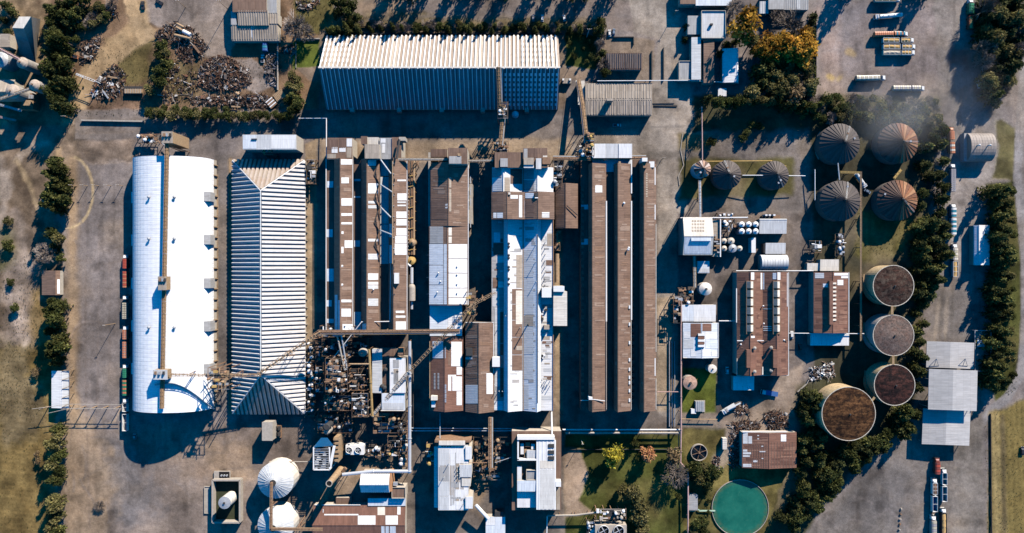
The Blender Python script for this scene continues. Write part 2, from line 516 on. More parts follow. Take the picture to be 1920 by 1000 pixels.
# (structure name or None to only tint, 'p' polygon / 'l' stroke width, photo-pixel points, colour, soft edge m, edge noise m, opacity)
Z = [
 ('gravel_yard', 'p', [(118, 235), (620, 235), (620, 1020), (118, 1020)], GRAVEL, .6, 1.0, 1),
 ('scrub_field', 'p', [(-200, 270), (120, 270), (118, 660), (-200, 660)], (.175, .125, .083), 3, 4, 1),
 (None, 'p', [(10, 420), (60, 430), (58, 680), (10, 680)], (.26, .205, .165), 6, 9, .6),
 ('dry_grass_field', 'p', [(-200, 640), (112, 650), (118, 1020), (-200, 1020)], OCHRE, 3, 4, 1),
 (None, 'p', [(0, 640), (70, 650), (90, 800), (0, 830)], (.17, .13, .075), 5, 6, .7),
 ('dirt_ground', 'p', [(-200, -140), (600, -140), (600, 240), (-200, 240)], SOIL, 2, 2, 1),
 (None, 'p', [(0, 0), (85, 0), (85, 120), (0, 200)], (.33, .235, .14), 4, 5, .8),
 ('paved_lot', 'p', [(260, -100), (440, -100), (440, 80), (425, 120), (470, 110), (520, 160), (480, 180), (410, 130), (330, 60), (265, 40)], (.24, .195, .165), 1, 1.5, 1),
 (None, 'p', [(200, 75), (290, 70), (285, 150), (225, 165)], (.12, .095, .035), 4, 4, .9),
 (None, 'p', [(330, 110), (385, 120), (370, 190), (300, 190)], (.13, .10, .045), 4, 4, .8),
 (None, 'p', [(150, 165), (270, 165), (270, 222), (150, 222)], (.20, .125, .08), 3, 2, .8),
 ('dirt_track', 'l14', [(245, -40), (258, 20), (262, 48), (235, 75), (205, 103), (178, 130), (155, 165), (140, 205), (132, 250), (126, 290)], SAND, 2, 2, .95),
 ('dirt_track', 'l10', [(275, 62), (255, 78), (232, 90), (205, 103)], SAND, 2, 2, .9),
 (None, 'l3', [(40, 20), (30, 120), (0, 260)], SAND, 2, 2, .8),
 ('dirt_ground', 'p', [(-200, 232), (260, 236), (252, 300), (118, 300), (118, 275), (-200, 285)], (.22, .162, .118), 3, 3, .9),
 (None, 'p', [(118, 235), (150, 235), (145, 1020), (118, 1020)], (.24, .175, .12), 3, 2, .8),
 (None, 'l5', [(135, 300), (136, 700), (145, 1000)], (.36, .25, .15), 2, 1.5, .65),
 (None, 'p', [(15, 300), (40, 295), (70, 390), (60, 420), (40, 380)], (.10, .07, .046), 5, 4, .7),
 (None, 'l5', [(95, 262), (40, 290), (10, 330), (8, 400), (40, 425), (48, 500), (30, 560), (45, 640)], (.36, .28, .21), 2, 2, .85),
 (None, 'p', [(0, 415), (32, 430), (30, 490), (0, 500)], (.09, .085, .03), 5, 5, .8),
 ('gravel_yard', 'p', [(118, 800), (560, 790), (600, 860), (590, 1020), (118, 1020)], (.235, .182, .146), 4, 5, .85),
 (None, 'p', [(180, 800), (280, 850), (300, 950), (230, 1000), (170, 900)], (.165, .15, .145), 8, 8, .8),
 (None, 'p', [(330, 850), (480, 830), (470, 880), (350, 900)], (.29, .205, .14), 8, 8, .6),
 (None, 'p', [(120, 780), (185, 790), (215, 900), (195, 1010), (120, 1010)], (.33, .235, .15), 6, 7, .75),
 (None, 'p', [(390, 840), (500, 835), (470, 880), (400, 890)], (.34, .24, .155), 7, 8, .7),
 (None, 'l7', [(12, 305), (42, 330), (62, 390), (75, 420)], (.085, .06, .04), 2.5, 3, .8),
 (None, 'l3', [(30, 300), (55, 345), (72, 400)], (.33, .24, .14), 1.5, 2, .8),
 (None, 'l5', [(0, 300), (8, 360), (0, 420)], (.30, .24, .19), 3, 3, .7),
 (None, 'l8', [(30, 400), (45, 470), (28, 540), (40, 620)], (.28, .22, .18), 4, 4, .6),
 (None, 'l9', [(70, 560), (78, 640), (70, 700)], (.17, .11, .03), 4, 5, .7),
 ('grass_patch', 'p', [(548, 76), (600, 76), (600, 130), (548, 130)], (.085, .105, .020), 1, 1, 1),
 ('grass_patch', 'p', [(540, -60), (632, -60), (625, 70), (560, 60)], (.115, .095, .035), 2, 2, 1),
 ('concrete_apron', 'p', [(555, 128), (600, 125), (600, 150), (582, 152)], CONCG, .4, .4, 1),
 # north
 ('north_road', 'p', [(630, -200), (1270, -200), (1270, 58), (1130, 58), (640, 48)], (.185, .150, .128), .8, 1, 1),
 (None, 'p', [(665, 0), (750, 0), (745, 28), (670, 30)], (.33, .235, .155), 5, 4, .8),
 ('grass_verge', 'p', [(640, 26), (790, 30), (1130, 36), (1130, 68), (600, 70)], (.165, .125, .070), 3, 3, 1),
 ('plant_ground', 'p', [(600, 58), (1062, 58), (1062, 215), (600, 215)], (.20, .15, .11), .5, .6, 1),
 ('grass_patch', 'p', [(1060, 62), (1122, 62), (1120, 132), (1060, 128)], (.060, .070, .017), 1, 1, 1),
 ('concrete_apron', 'p', [(1050, 122), (1104, 130), (1102, 150), (1050, 150)], CONCG, .4, .4, 1),
 ('gravel_patch', 'p', [(1122, 75), (1205, 72), (1228, 75), (1228, 200), (1100, 220), (1100, 150), (1125, 150)], (.205, .158, .12), .8, 1, 1),
 ('service_road', 'p', [(140, 205), (1235, 205), (1235, 262), (600, 262), (560, 258), (140, 262)], (.180, .150, .130), 1.2, 1.2, 1),
 ('plant_ground', 'p', [(590, 258), (1300, 258), (1300, 820), (1085, 820), (1085, 1020), (560, 1020), (590, 780)], (.190, .155, .128), 1, 1, 1),
 (None, 'p', [(600, 262), (1080, 262), (1080, 300), (600, 300)], (.34, .25, .165), 2, 2, .8),
 ('concrete_road', 'p', [(1180, 0), (1270, 0), (1275, 60), (1300, 205), (1290, 400), (1276, 560), (1272, 800), (1232, 770), (1232, 300), (1075, 290), (1075, 262), (1215, 215), (1235, 75), (1190, 60)], (.275, .232, .19), 1, 1, 1),
 (None, 'l1.2', [(1075, 258), (1180, 240), (1300, 236)], (.17, .15, .13), .7, .4, .6),
 (None, 'p', [(1040, 430), (1054, 430), (1054, 815), (1040, 815)], (.36, .26, .16), .8, .6, .9),
 (None, 'p', [(1233, 560), (1262, 560), (1262, 770), (1233, 770)], (.42, .31, .20), 1.2, 1, .75),
 ('alley_paving', 'p', [(404, 290), (436, 290), (436, 775), (404, 775)], (.175, .15, .135), .4, .3, 1),
 (None, 'l2.2', [(405, 330), (405, 690)], (.42, .29, .17), .6, .4, .8),
 (None, 'l2.4', [(432, 300), (432, 775)], (.42, .29, .17), .6, .4, .8),
 (None, 'p', [(571, 270), (594, 262), (592, 780), (575, 780)], (.36, .26, .16), .8, .6, .9),
 (None, 'p', [(590, 625), (770, 625), (770, 870), (590, 885)], (.095, .078, .066), 3, 3, .85),  # shade of the process plant put into the ground colour
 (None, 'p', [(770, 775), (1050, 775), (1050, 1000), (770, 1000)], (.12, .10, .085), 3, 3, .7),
 (None, 'p', [(680, 860), (740, 870), (600, 960), (590, 930)], (.30, .215, .14), 3, 3, .8),
 (None, 'p', [(880, 850), (940, 850), (900, 960), (875, 950)], (.30, .21, .13), 3, 3, .8),
 # tank farm
 ('tank_farm_ground', 'p', [(1290, 225), (1530, 225), (1530, 405), (1290, 405)], (.165, .14, .122), 1, 1, 1),
 (None, 'p', [(1272, 252), (1330, 250), (1332, 282), (1272, 280)], (.12, .095, .04), 1.5, 1.5, .9),
 (None, 'p', [(1275, 300), (1485, 298), (1485, 365), (1400, 370), (1275, 372)], (.085, .075, .026), 2, 2, .95),  # grass tint darkened to carry the shade around the silos
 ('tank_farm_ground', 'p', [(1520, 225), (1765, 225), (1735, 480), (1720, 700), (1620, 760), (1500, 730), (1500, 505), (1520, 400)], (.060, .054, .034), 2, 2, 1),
 (None, 'p', [(1615, 395), (1720, 410), (1690, 470), (1640, 500), (1600, 480)], (.135, .115, .035), 3, 3, .9),
 ('grass_patch', 'p', [(1300, 180), (1560, 180), (1540, 240), (1300, 248)], (.058, .055, .03), 2, 2, 1),
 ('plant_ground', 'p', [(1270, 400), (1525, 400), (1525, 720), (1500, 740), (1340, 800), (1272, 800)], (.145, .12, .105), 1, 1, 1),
 ('lawn', 'p', [(1278, 690), (1344, 690), (1344, 775), (1278, 775)], (.085, .098, .018), 1, 1, 1),
 ('gravel_patch', 'p', [(1344, 790), (1385, 762), (1440, 745), (1470, 700), (1506, 680), (1506, 735), (1490, 800), (1460, 812), (1350, 812)], (.25, .192, .145), 1.5, 1.5, 1),
 ('concrete_apron', 'p', [(1278, 775), (1348, 775), (1348, 805), (1278, 802)], (.27, .21, .16), 1, 1, 1),
 ('lawn', 'p', [(1060, 815), (1280, 815), (1292, 870), (1292, 1020), (1060, 1020)], (.070, .074, .019), 1, 1, 1),
 (None, 'p', [(1065, 816), (1270, 816), (1270, 842), (1065, 842)], (.070, .075, .02), 1.5, 1, .9),
 (None, 'p', [(1125, 910), (1250, 900), (1240, 960), (1150, 970)], (.125, .105, .038), 6, 5, .7),
 ('dirt_path', 'p', [(1060, 843), (1087, 843), (1100, 890), (1085, 940), (1120, 965), (1060, 970)], (.37, .27, .19), 1.2, 1.5, 1),
 ('lawn', 'p', [(1280, 802), (1362, 802), (1362, 850), (1500, 880), (1500, 1020), (1280, 1020)], (.130, .105, .036), 1.5, 1.5, 1),
 (None, 'p', [(1290, 880), (1335, 880), (1330, 1000), (1290, 1000)], (.085, .085, .03), 3, 3, .8),
 (None, 'p', [(1362, 810), (1392, 805), (1380, 860), (1342, 890), (1335, 875)], (.25, .20, .155), 2, 2, .9),
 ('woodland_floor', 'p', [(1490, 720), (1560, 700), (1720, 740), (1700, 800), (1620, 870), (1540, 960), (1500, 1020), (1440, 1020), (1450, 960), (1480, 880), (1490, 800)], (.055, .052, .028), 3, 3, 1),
 # east
 ('gravel_lot', 'p', [(1530, -100), (1760, -100), (1758, 182), (1532, 178)], PINKG, 1.5, 2, 1),
 (None, 'p', [(1570, 0), (1660, 0), (1600, 60), (1560, 80)], (.20, .18, .18), 7, 6, .8),
 (None, 'p', [(1535, 20), (1570, 20), (1575, 170), (1535, 170)], (.30, .22, .18), 5, 4, .7),
 (None, 'l5', [(1592, 98), (1600, 102)], (.40, .28, .12), 1.5, 1.5, .6),
 (None, 'l3', [(1552, 142), (1560, 148)], (.45, .31, .10), 1.2, 1.5, .8),
 (None, 'l2', [(1572, 150), (1577, 146)], (.42, .30, .12), 1.5, 1.5, .8),
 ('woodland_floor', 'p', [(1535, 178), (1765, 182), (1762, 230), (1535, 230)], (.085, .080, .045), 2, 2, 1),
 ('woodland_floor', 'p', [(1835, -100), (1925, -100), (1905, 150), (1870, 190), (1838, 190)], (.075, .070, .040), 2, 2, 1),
 ('gravel_road', 'p', [(1745, -100), (1836, -100), (1840, 190), (1880, 210), (1895, 300), (1880, 330), (1850, 345), (1835, 420), (1835, 640), (1740, 640), (1745, 560), (1782, 480), (1782, 200), (1762, 180)], (.205, .178, .158), 1.5, 1.5, 1),
 (None, 'p', [(1775, 300), (1800, 300), (1802, 480), (1780, 480)], (.30, .26, .23), 2, 1.5, .6),
 (None, 'l2', [(1762, 560), (1752, 640)], (.34, .28, .22), .8, .8, .8),
 (None, 'l2', [(1776, 560), (1772, 640)], (.34, .28, .22), .8, .8, .8),
 (None, 'l1.5', [(1768, 540), (1762, 640)], (.15, .13, .11), .8, .8, .7),
 (None, 'l1.5', [(1786, 520), (1784, 640)], (.15, .13, .11), .8, .8, .7),
 ('grass_patch', 'p', [(1865, 225), (1880, 222), (1906, 240), (1906, 340), (1862, 335), (1872, 270)], (.145, .125, .055), 1.5, 1.5, 1),
 ('grass_verge', 'p', [(1850, 345), (1900, 340), (1915, 420), (1915, 640), (1900, 720), (1868, 760), (1855, 700), (1862, 400)], (.070, .072, .020), 1.2, .8, 1),
 ('country_road', 'l5.5', [(1925, 90), (1914, 200), (1908, 330), (1922, 480), (1923, 600), (1916, 700), (1890, 745), (1858, 770), (1835, 800)], (.225, .205, .195), .6, .3, 1),
 ('gravel_lot', 'p', [(1500, 1020), (1560, 940), (1640, 870), (1700, 820), (1720, 740), (1835, 640), (1842, 760), (1840, 800), (1850, 1020)], (.165, .142, .124), 2, 2, 1),
 (None, 'p', [(1600, 880), (1720, 870), (1710, 980), (1560, 990)], (.135, .122, .115), 9, 8, .7),
 (None, 'p', [(1790, 830), (1835, 800), (1845, 1000), (1790, 1000)], (.215, .185, .155), 5, 4, .7),
 ('grass_field', 'p', [(1858, 775), (1930, 742), (2030, 740), (2030, 1020), (1850, 1020)], (.185, .138, .048), 1.5, 1.5, 1),
 (None, 'l6', [(1866, 780), (1868, 1000)], (.30, .225, .10), 2, 2, .8),
 (None, 'l1.6', [(1856, 780), (1858, 1010)], (.05, .045, .03), .6, .5, .9),
 (None, 'l3', [(1880, 780), (1884, 1010)], (.11, .085, .05), 1.2, 1, .7),
]


def circ(cx, cy, rx, ry, a0, a1, n=14):
    return [(cx + rx * math.cos(math.radians(a0 + (a1 - a0) * i / n)), cy + ry * math.sin(math.radians(a0 + (a1 - a0) * i / n))) for i in range(n + 1)]


# tyre tracks and worn sandy curves
for pts, wd, c, op in (
    (circ(128, 360, 46, 68, -75, 60), 1.4, (.52, .39, .22), .9), (circ(125, 372, 46, 56, 40, 95), 1.2, (.50, .37, .21), .9),
    (circ(190, 430, 60, 40, 20, 150), .9, (.15, .12, .10), .5), (circ(190, 450, 75, 45, 20, 160), .9, (.15, .12, .10), .5),
    (circ(165, 630, 28, 22, 170, 330), .9, (.15, .115, .095), .5), (circ(170, 632, 36, 30, 170, 320), .9, (.28, .22, .18), .5),
    (circ(190, 270, 45, 30, 100, 300), 1.2, (.15, .12, .10), .5), (circ(210, 280, 40, 26, 0, 170), 1.2, (.27, .21, .16), .5),
    (circ(1775, 55, 45, 22, 20, 150), 1.1, (.15, .13, .12), .6), (circ(1780, 52, 50, 26, 20, 150), 1.0, (.15, .13, .12), .5),
    (circ(1805, 375, 16, 9, 180, 360), 1.2, (.17, .145, .13), .7), (circ(1805, 372, 22, 14, 180, 360), 1.2, (.17, .145, .13), .6),
    (circ(1800, 895, 25, 18, -40, 120), 1.0, (.16, .14, .12), .5), (circ(1650, 900, 60, 30, 150, 300), 1.2, (.15, .135, .12), .4),
    (circ(1560, 100, 22, 60, 100, 260), 1.0, (.20, .16, .14), .5), (circ(705, 20, 26, 18, 90, 270), 1.2, (.20, .15, .11), .6),
    (circ(705, 18, 36, 24, 90, 260), 1.2, (.24, .18, .12), .6), (circ(1640, 60, 60, 40, 120, 230), 1.2, (.20, .175, .165), .5),
    ([(160, 300), (160, 700), (168, 990)], 1.0, (.18, .14, .115), .4), ([(185, 420), (183, 760)], 1.0, (.24, .19, .16), .4),
    ([(205, 450), (205, 760)], 1.2, (.17, .135, .112), .35), ([(1540, 120), (1600, 155), (1700, 150)], 1.0, (.2, .16, .145), .5),
    ([(1572, 40), (1640, 100), (1720, 120)], 1.4, (.20, .17, .155), .5), ([(1690, 40), (1760, 120), (1800, 260)], 1.8, (.21, .18, .165), .5),
    ([(640, 226), (1000, 222), (1220, 232)], 1.4, (.14, .12, .105), .4), ([(150, 250), (500, 238), (640, 240)], 1.4, (.23, .175, .13), .4),
    ([(700, 40), (900, 22), (1180, 30)], 1.5, (.16, .135, .12), .5), ([(150, 900), (260, 840), (420, 850)], 1.2, (.18, .145, .12), .4),
    ([(300, 990), (420, 880), (560, 870)], 1.4, (.19, .15, .12), .4), ([(160, 812), (215, 790), (225, 770)], .8, (.40, .29, .19), .7)):
    Z.append((None, 'l%g' % wd, pts, c, .6, .5, op))
_tr = random.Random(3)
for k in range(46):            # faint criss-cross wheel marks in the truck lots and yard
    x0, y0, x1, y1 = _tr.choice([(1535, 10, 1755, 170), (125, 300, 240, 980), (1600, 830, 1845, 995), (150, 820, 480, 990), (1545, 880, 1740, 995)])
    cx, cy = _tr.uniform(x0, x1), _tr.uniform(y0, y1)
    L, a = _tr.uniform(30, 90), _tr.uniform(0, 3.14)
    if x1 - x0 < 130:
        a = 1.57 + _tr.uniform(-.15, .15)
    pp = [(cx + L * t * math.cos(a + .35 * t), cy + L * t * math.sin(a + .35 * t)) for t in (-.5, -.25, 0, .25, .5)]
    pp = [(min(max(a_, x0), x1), min(max(b_, y0), y1)) for a_, b_ in pp]
    d = _tr.choice([.72, .8, 1.2, 1.3])
    Z.append((None, 'l%g' % _tr.uniform(.7, 1.6), pp, tuple(c * d for c in GRAVEL), .6, .4, .45))

xs = np.arange(GX0, GX1 + .01, GS); ys = np.arange(GY0, GY1 + .01, GS)
GXX, GYY = np.meshgrid(xs, ys)
NXv, NYv = len(xs), len(ys)
colr = np.empty(GXX.shape + (3,)); colr[:] = GRAVEL
zid = np.zeros(GXX.shape, int)
znames = ['ground']
wn1 = fbm(GXX, GYY, 14, 3, 4); wn2 = fbm(GXX, GYY, 5, 9, 3)
WOB = wn1 * 1.6 + wn2 * .9
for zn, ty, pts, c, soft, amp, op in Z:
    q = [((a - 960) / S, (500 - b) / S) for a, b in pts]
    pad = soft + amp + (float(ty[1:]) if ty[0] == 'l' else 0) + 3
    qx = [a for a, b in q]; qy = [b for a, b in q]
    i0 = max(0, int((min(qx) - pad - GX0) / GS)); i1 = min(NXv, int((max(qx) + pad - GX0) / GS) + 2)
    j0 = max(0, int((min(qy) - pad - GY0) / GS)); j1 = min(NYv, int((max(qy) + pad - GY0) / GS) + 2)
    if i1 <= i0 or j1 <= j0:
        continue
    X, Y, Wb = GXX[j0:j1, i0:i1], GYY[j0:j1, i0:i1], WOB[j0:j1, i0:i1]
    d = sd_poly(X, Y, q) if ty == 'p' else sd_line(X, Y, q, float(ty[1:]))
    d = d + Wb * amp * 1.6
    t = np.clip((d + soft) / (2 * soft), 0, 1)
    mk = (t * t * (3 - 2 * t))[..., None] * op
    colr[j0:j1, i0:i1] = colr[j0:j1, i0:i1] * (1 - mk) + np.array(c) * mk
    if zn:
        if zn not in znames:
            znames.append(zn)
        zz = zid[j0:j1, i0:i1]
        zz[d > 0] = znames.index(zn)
# mowing rows in the fields, uneven growth in the grass, oil and damp patches elsewhere
fld = np.isin(zid, [znames.index(n) for n in ('dry_grass_field',)])
rows = .5 + .5 * np.sin((GYY * 1.0 + WOB * .8 + GXX * .10) * 2 * math.pi / 3.2)
colr[fld] *= (0.92 + .16 * rows[fld])[:, None]
gf = np.isin(zid, [znames.index(n) for n in ('grass_field',)])
rows = .5 + .5 * np.sin((GXX + GYY * .04 + WOB * .8) * 2 * math.pi / 3.4)
colr[gf] *= (0.9 + .2 * rows[gf])[:, None]
gr = np.isin(zid, [znames.index(n) for n in ('lawn', 'grass_patch', 'grass_verge', 'dry_grass_field', 'scrub_field', 'dirt_ground')])
pat = fbm(GXX, GYY, 9, 31, 5)
colr[gr] *= (1 + 1.9 * pat[gr])[:, None].clip(.5, 1.7)
dryf = np.clip(fbm(GXX, GYY, 16, 57, 4) * 3, 0, 1)
gg = np.isin(zid, [znames.index(n) for n in ('lawn', 'grass_patch', 'grass_verge', 'tank_farm_ground')])
colr[gg] = colr[gg] * (1 - .4 * dryf[gg])[:, None] + np.array((.17, .125, .055)) * (.4 * dryf[gg])[:, None]
oth = ~(gr | fld | gf)
pat2 = fbm(GXX, GYY, 24, 77, 5)
colr[oth] *= (1 + 1.15 * pat2[oth])[:, None].clip(.58, 1.45)
worn = np.clip((fbm(GXX, GYY, 30, 143, 5) - .07) * 5, 0, 1) * .30
colr[oth] = colr[oth] * (1 - worn[oth])[:, None] + np.array((.33, .245, .165)) * worn[oth][:, None]
streak = np.clip((fbm(GXX * 3.2, GYY * .35, 12, 171, 4) - .1) * 5, 0, 1) * .22
colr[oth] *= (1 - streak[oth])[:, None]
oil = np.clip((fbm(GXX, GYY, 10, 91, 4) - .12) * 6, 0, 1)
colr[oth] *= 1.06
colr[oth] *= (1 - .38 * oil[oth])[:, None]
# slight relief so that the sun rakes over ruts and tufts
GZ = (fbm(GXX, GYY, 6, 13, 3) * .10 - .05)
GZ[gr | fld | gf] *= 3.0
fid = zid[:-1, :-1].ravel()
ii = np.arange(NXv * NYv).reshape(NYv, NXv)
quads = np.stack([ii[:-1, :-1], ii[:-1, 1:], ii[1:, 1:], ii[1:, :-1]], -1).reshape(-1, 4)
VV = np.stack([GXX, GYY, GZ], -1).reshape(-1, 3)
CC = colr.reshape(-1, 3)


def grid_object(name, sel):
    q = quads[sel]
    u, inv = np.unique(q, return_inverse=True)
    inv = inv.reshape(-1)
    me = bpy.data.meshes.new(name)
    nf = len(q)
    me.vertices.add(len(u)); me.vertices.foreach_set('co', VV[u].astype(np.float32).ravel())
    me.loops.add(nf * 4); me.loops.foreach_set('vertex_index', inv.astype(np.int32))
    me.polygons.add(nf)
    me.polygons.foreach_set('loop_start', np.arange(0, nf * 4, 4, dtype=np.int32))
    ca = me.attributes.new('tone', 'FLOAT_COLOR', 'POINT')
    c4 = np.ones((len(u), 4), np.float32); c4[:, :3] = CC[u]
    ca.data.foreach_set('color', c4.ravel())
    me.update(calc_edges=True)
    me.shade_smooth()
    me.materials.append(M_GROUND)
    o = bpy.data.objects.new(name, me)
    COL.objects.link(o)
    o['kind'] = 'structure'
    return o


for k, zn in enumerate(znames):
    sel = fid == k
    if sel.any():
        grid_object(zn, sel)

# land beyond the frame, out to the horizon, in one ring that meets the detailed sheet
mb = MB()
R_ = 6000
o4 = [(-R_, -R_), (R_, -R_), (R_, R_), (-R_, R_)]
i4 = [(GX0 + 1, GY0 + 1), (GX1 - 1, GY0 + 1), (GX1 - 1, GY1 - 1), (GX0 + 1, GY1 - 1)]
mb.cur = (.14, .115, .065)
for k in range(4):
    a, b = k, (k + 1) % 4
    mb.poly([(*o4[a], -.6), (*o4[b], -.6), (*i4[b], -.6), (*i4[a], -.6)])
tag(mb.build('farmland', M_GROUND), kind='structure')


# ---------------------------------------------------------------- building kit
def rib_quad(mb, e0, e1, r1, r0, pitch=1.05, h=.06, lift=0.0):
    """A ribbed sheet from eave e0-e1 up to ridge r0-r1, ribs running up the slope."""
    e0, e1, r0, r1 = map(Vector, (e0, e1, r0, r1))
    n = (e1 - e0).cross(r0 - e0)
    if n.length < 1e-6:
        n = (e1 - e0).cross(r1 - e0)
    n.normalize()
    if n.z < 0:
        n = -n
    k = max(1, int(round((e1 - e0).length / pitch)))
    pr = ((0, 0), (.5, 0), (.62, 1), (.88, 1))
    i = len(mb.v)
    m = 0
    for a in range(k):
        for f, hh in pr:
            t = (a + f) / k
            d = n * (lift + hh * h)
            mb.v.append(tuple(e0.lerp(e1, t) + d)); mb.v.append(tuple(r0.lerp(r1, t) + d)); m += 1
    mb.v.append(tuple(e1 + n * lift)); mb.v.append(tuple(r1 + n * lift)); m += 1
    for a in range(m - 1):
        mb.f.append((i + 2 * a, i + 2 * a + 2, i + 2 * a + 3, i + 2 * a + 1)); mb.c.append(mb.cur)


def slab_edge(mb, pts, d):
    for a in range(len(pts)):
        p, q = Vector(pts[a]), Vector(pts[(a + 1) % len(pts)])
        mb.poly([p, q, q - Vector((0, 0, d)), p - Vector((0, 0, d))])


def plane3(a, b, c):
    a, b, c = Vector(a), Vector(b), Vector(c)
    n = (b - a).cross(c - a).normalized()
    if n.z < 0:
        n = -n
    return (a, n)


def bld(name, label, px, py, cat='building', group=None):
    return thing(name, label, cat, P(px, py, 0), group)


def gableNS(B, x0, x1, y0, y1, xr, ze, zr, roof, wall=None, pitch=1.05, rib=.022, zb=0.0, ze2=None, cap=True, capmat=None):
    """Ridge north-south. x0,x1 eaves in photo pixels (at ze / ze2), xr the ridge (at zr), y0,y1 the ends."""
    ze2 = ze if ze2 is None else ze2
    ze, ze2, zr, zb = ze * ZK, ze2 * ZK, zr * ZK, zb * ZK
    X0, X1, XR = P(x0, 0, ze).x, P(x1, 0, ze2).x, P(xr, 0, zr).x
    YN, YS = P(0, y0, ze).y, P(0, y1, ze).y
    X0, X1 = min(X0, XR), max(X1, XR)
    mw = MB()
    prof = [(X0, ze), (XR, zr), (X1, ze2)]
    prof = [p for k, p in enumerate(prof) if k == 0 or abs(p[0] - prof[k - 1][0]) > .02 or abs(p[1] - prof[k - 1][1]) > .02]
    D = .12
    ring = [(X0, zb)] + [(x, z - D) for x, z in prof] + [(X1, zb)]
    mw.poly([(x, YN - .05, z) for x, z in ring][::-1])
    mw.poly([(x, YS + .05, z) for x, z in ring])
    mw.poly([(X0, YN, zb), (X0, YS, zb), (X0, YS, ze - D), (X0, YN, ze - D)])
    mw.poly([(X1, YN, zb), (X1, YN, ze2 - D), (X1, YS, ze2 - D), (X1, YS, zb)])
    mw.build('wall', wall or M_WALL, B)
    mr = MB()
    pl = {}
    if XR - X0 > .1:
        a = [(X0 - .15, YN + .15, ze), (X0 - .15, YS - .15, ze), (XR, YS - .15, zr), (XR, YN + .15, zr)]
        rib_quad(mr, a[0], a[1], a[2], a[3], pitch, rib); slab_edge(mr, a, .14)
        pl['w'] = plane3(*a[:3]) + ('x',)
    if X1 - XR > .1:
        a = [(X1 + .15, YN + .15, ze2), (X1 + .15, YS - .15, ze2), (XR, YS - .15, zr), (XR, YN + .15, zr)]
        rib_quad(mr, a[0], a[1], a[2], a[3], pitch, rib); slab_edge(mr, a, .14)
        pl['e'] = plane3(*a[:3]) + ('x',)
    mr.build('roof', roof('x'), B)
    if cap and XR - X0 > .1 and X1 - XR > .1:
        mc = MB(); mc.beam((XR, YN + .2, zr + .08), (XR, YS - .2, zr + .08), .45, .14)
        mc.build('ridge_cap', capmat or roof('x'), B)
    return pl


def gableEW(B, x0, x1, y0, y1, yr, ze, zr, roof, wall=None, pitch=1.05, rib=.022, zb=0.0, ze2=None, cap=True, capmat=None):
    """Ridge east-west; y0 north eave at ze, y1 south eave at ze2, yr the ridge at zr."""
    ze2 = ze if ze2 is None else ze2
    ze, ze2, zr, zb = ze * ZK, ze2 * ZK, zr * ZK, zb * ZK
    YN, YS, YR = P(0, y0, ze).y, P(0, y1, ze2).y, P(0, yr, zr).y
    X0, X1 = P(x0, 0, ze).x, P(x1, 0, ze).x
    YN, YS = max(YN, YR), min(YS, YR)
    mw = MB()
    D = .12
    prof = [(YS, ze2), (YR, zr), (YN, ze)]
    prof = [p for k, p in enumerate(prof) if k == 0 or abs(p[0] - prof[k - 1][0]) > .02 or abs(p[1] - prof[k - 1][1]) > .02]
    ring = [(YS, zb)] + [(y, z - D) for y, z in prof] + [(YN, zb)]
    mw.poly([(X0 + .05, y, z) for y, z in ring])
    mw.poly([(X1 - .05, y, z) for y, z in ring][::-1])
    mw.poly([(X0, YS, zb), (X1, YS, zb), (X1, YS, ze2 - D), (X0, YS, ze2 - D)])
    mw.poly([(X0, YN, zb), (X0, YN, ze - D), (X1, YN, ze - D), (X1, YN, zb)])
    mw.build('wall', wall or M_WALL, B)
    mr = MB()
    pl = {}
    if YN - YR > .1:
        a = [(X0 - .15, YN + .15, ze), (X1 + .15, YN + .15, ze), (X1 + .15, YR, zr), (X0 - .15, YR, zr)]
        rib_quad(mr, a[0], a[1], a[2], a[3], pitch, rib); slab_edge(mr, a, .14)
        pl['n'] = plane3(*a[:3]) + ('y',)
    if YR - YS > .1:
        a = [(X0 - .15, YS - .15, ze2), (X1 + .15, YS - .15, ze2), (X1 + .15, YR, zr), (X0 - .15, YR, zr)]
        rib_quad(mr, a[0], a[1], a[2], a[3], pitch, rib); slab_edge(mr, a, .14)
        pl['s'] = plane3(*a[:3]) + ('y',)
    mr.build('roof', roof('y'), B)
    if cap and YN - YR > .1 and YR - YS > .1:
        mc = MB(); mc.beam((X0 - .2, YR, zr + .08), (X1 + .2, YR, zr + .08), .45, .14)
        mc.build('ridge_cap', capmat or roof('y'), B)
    return pl


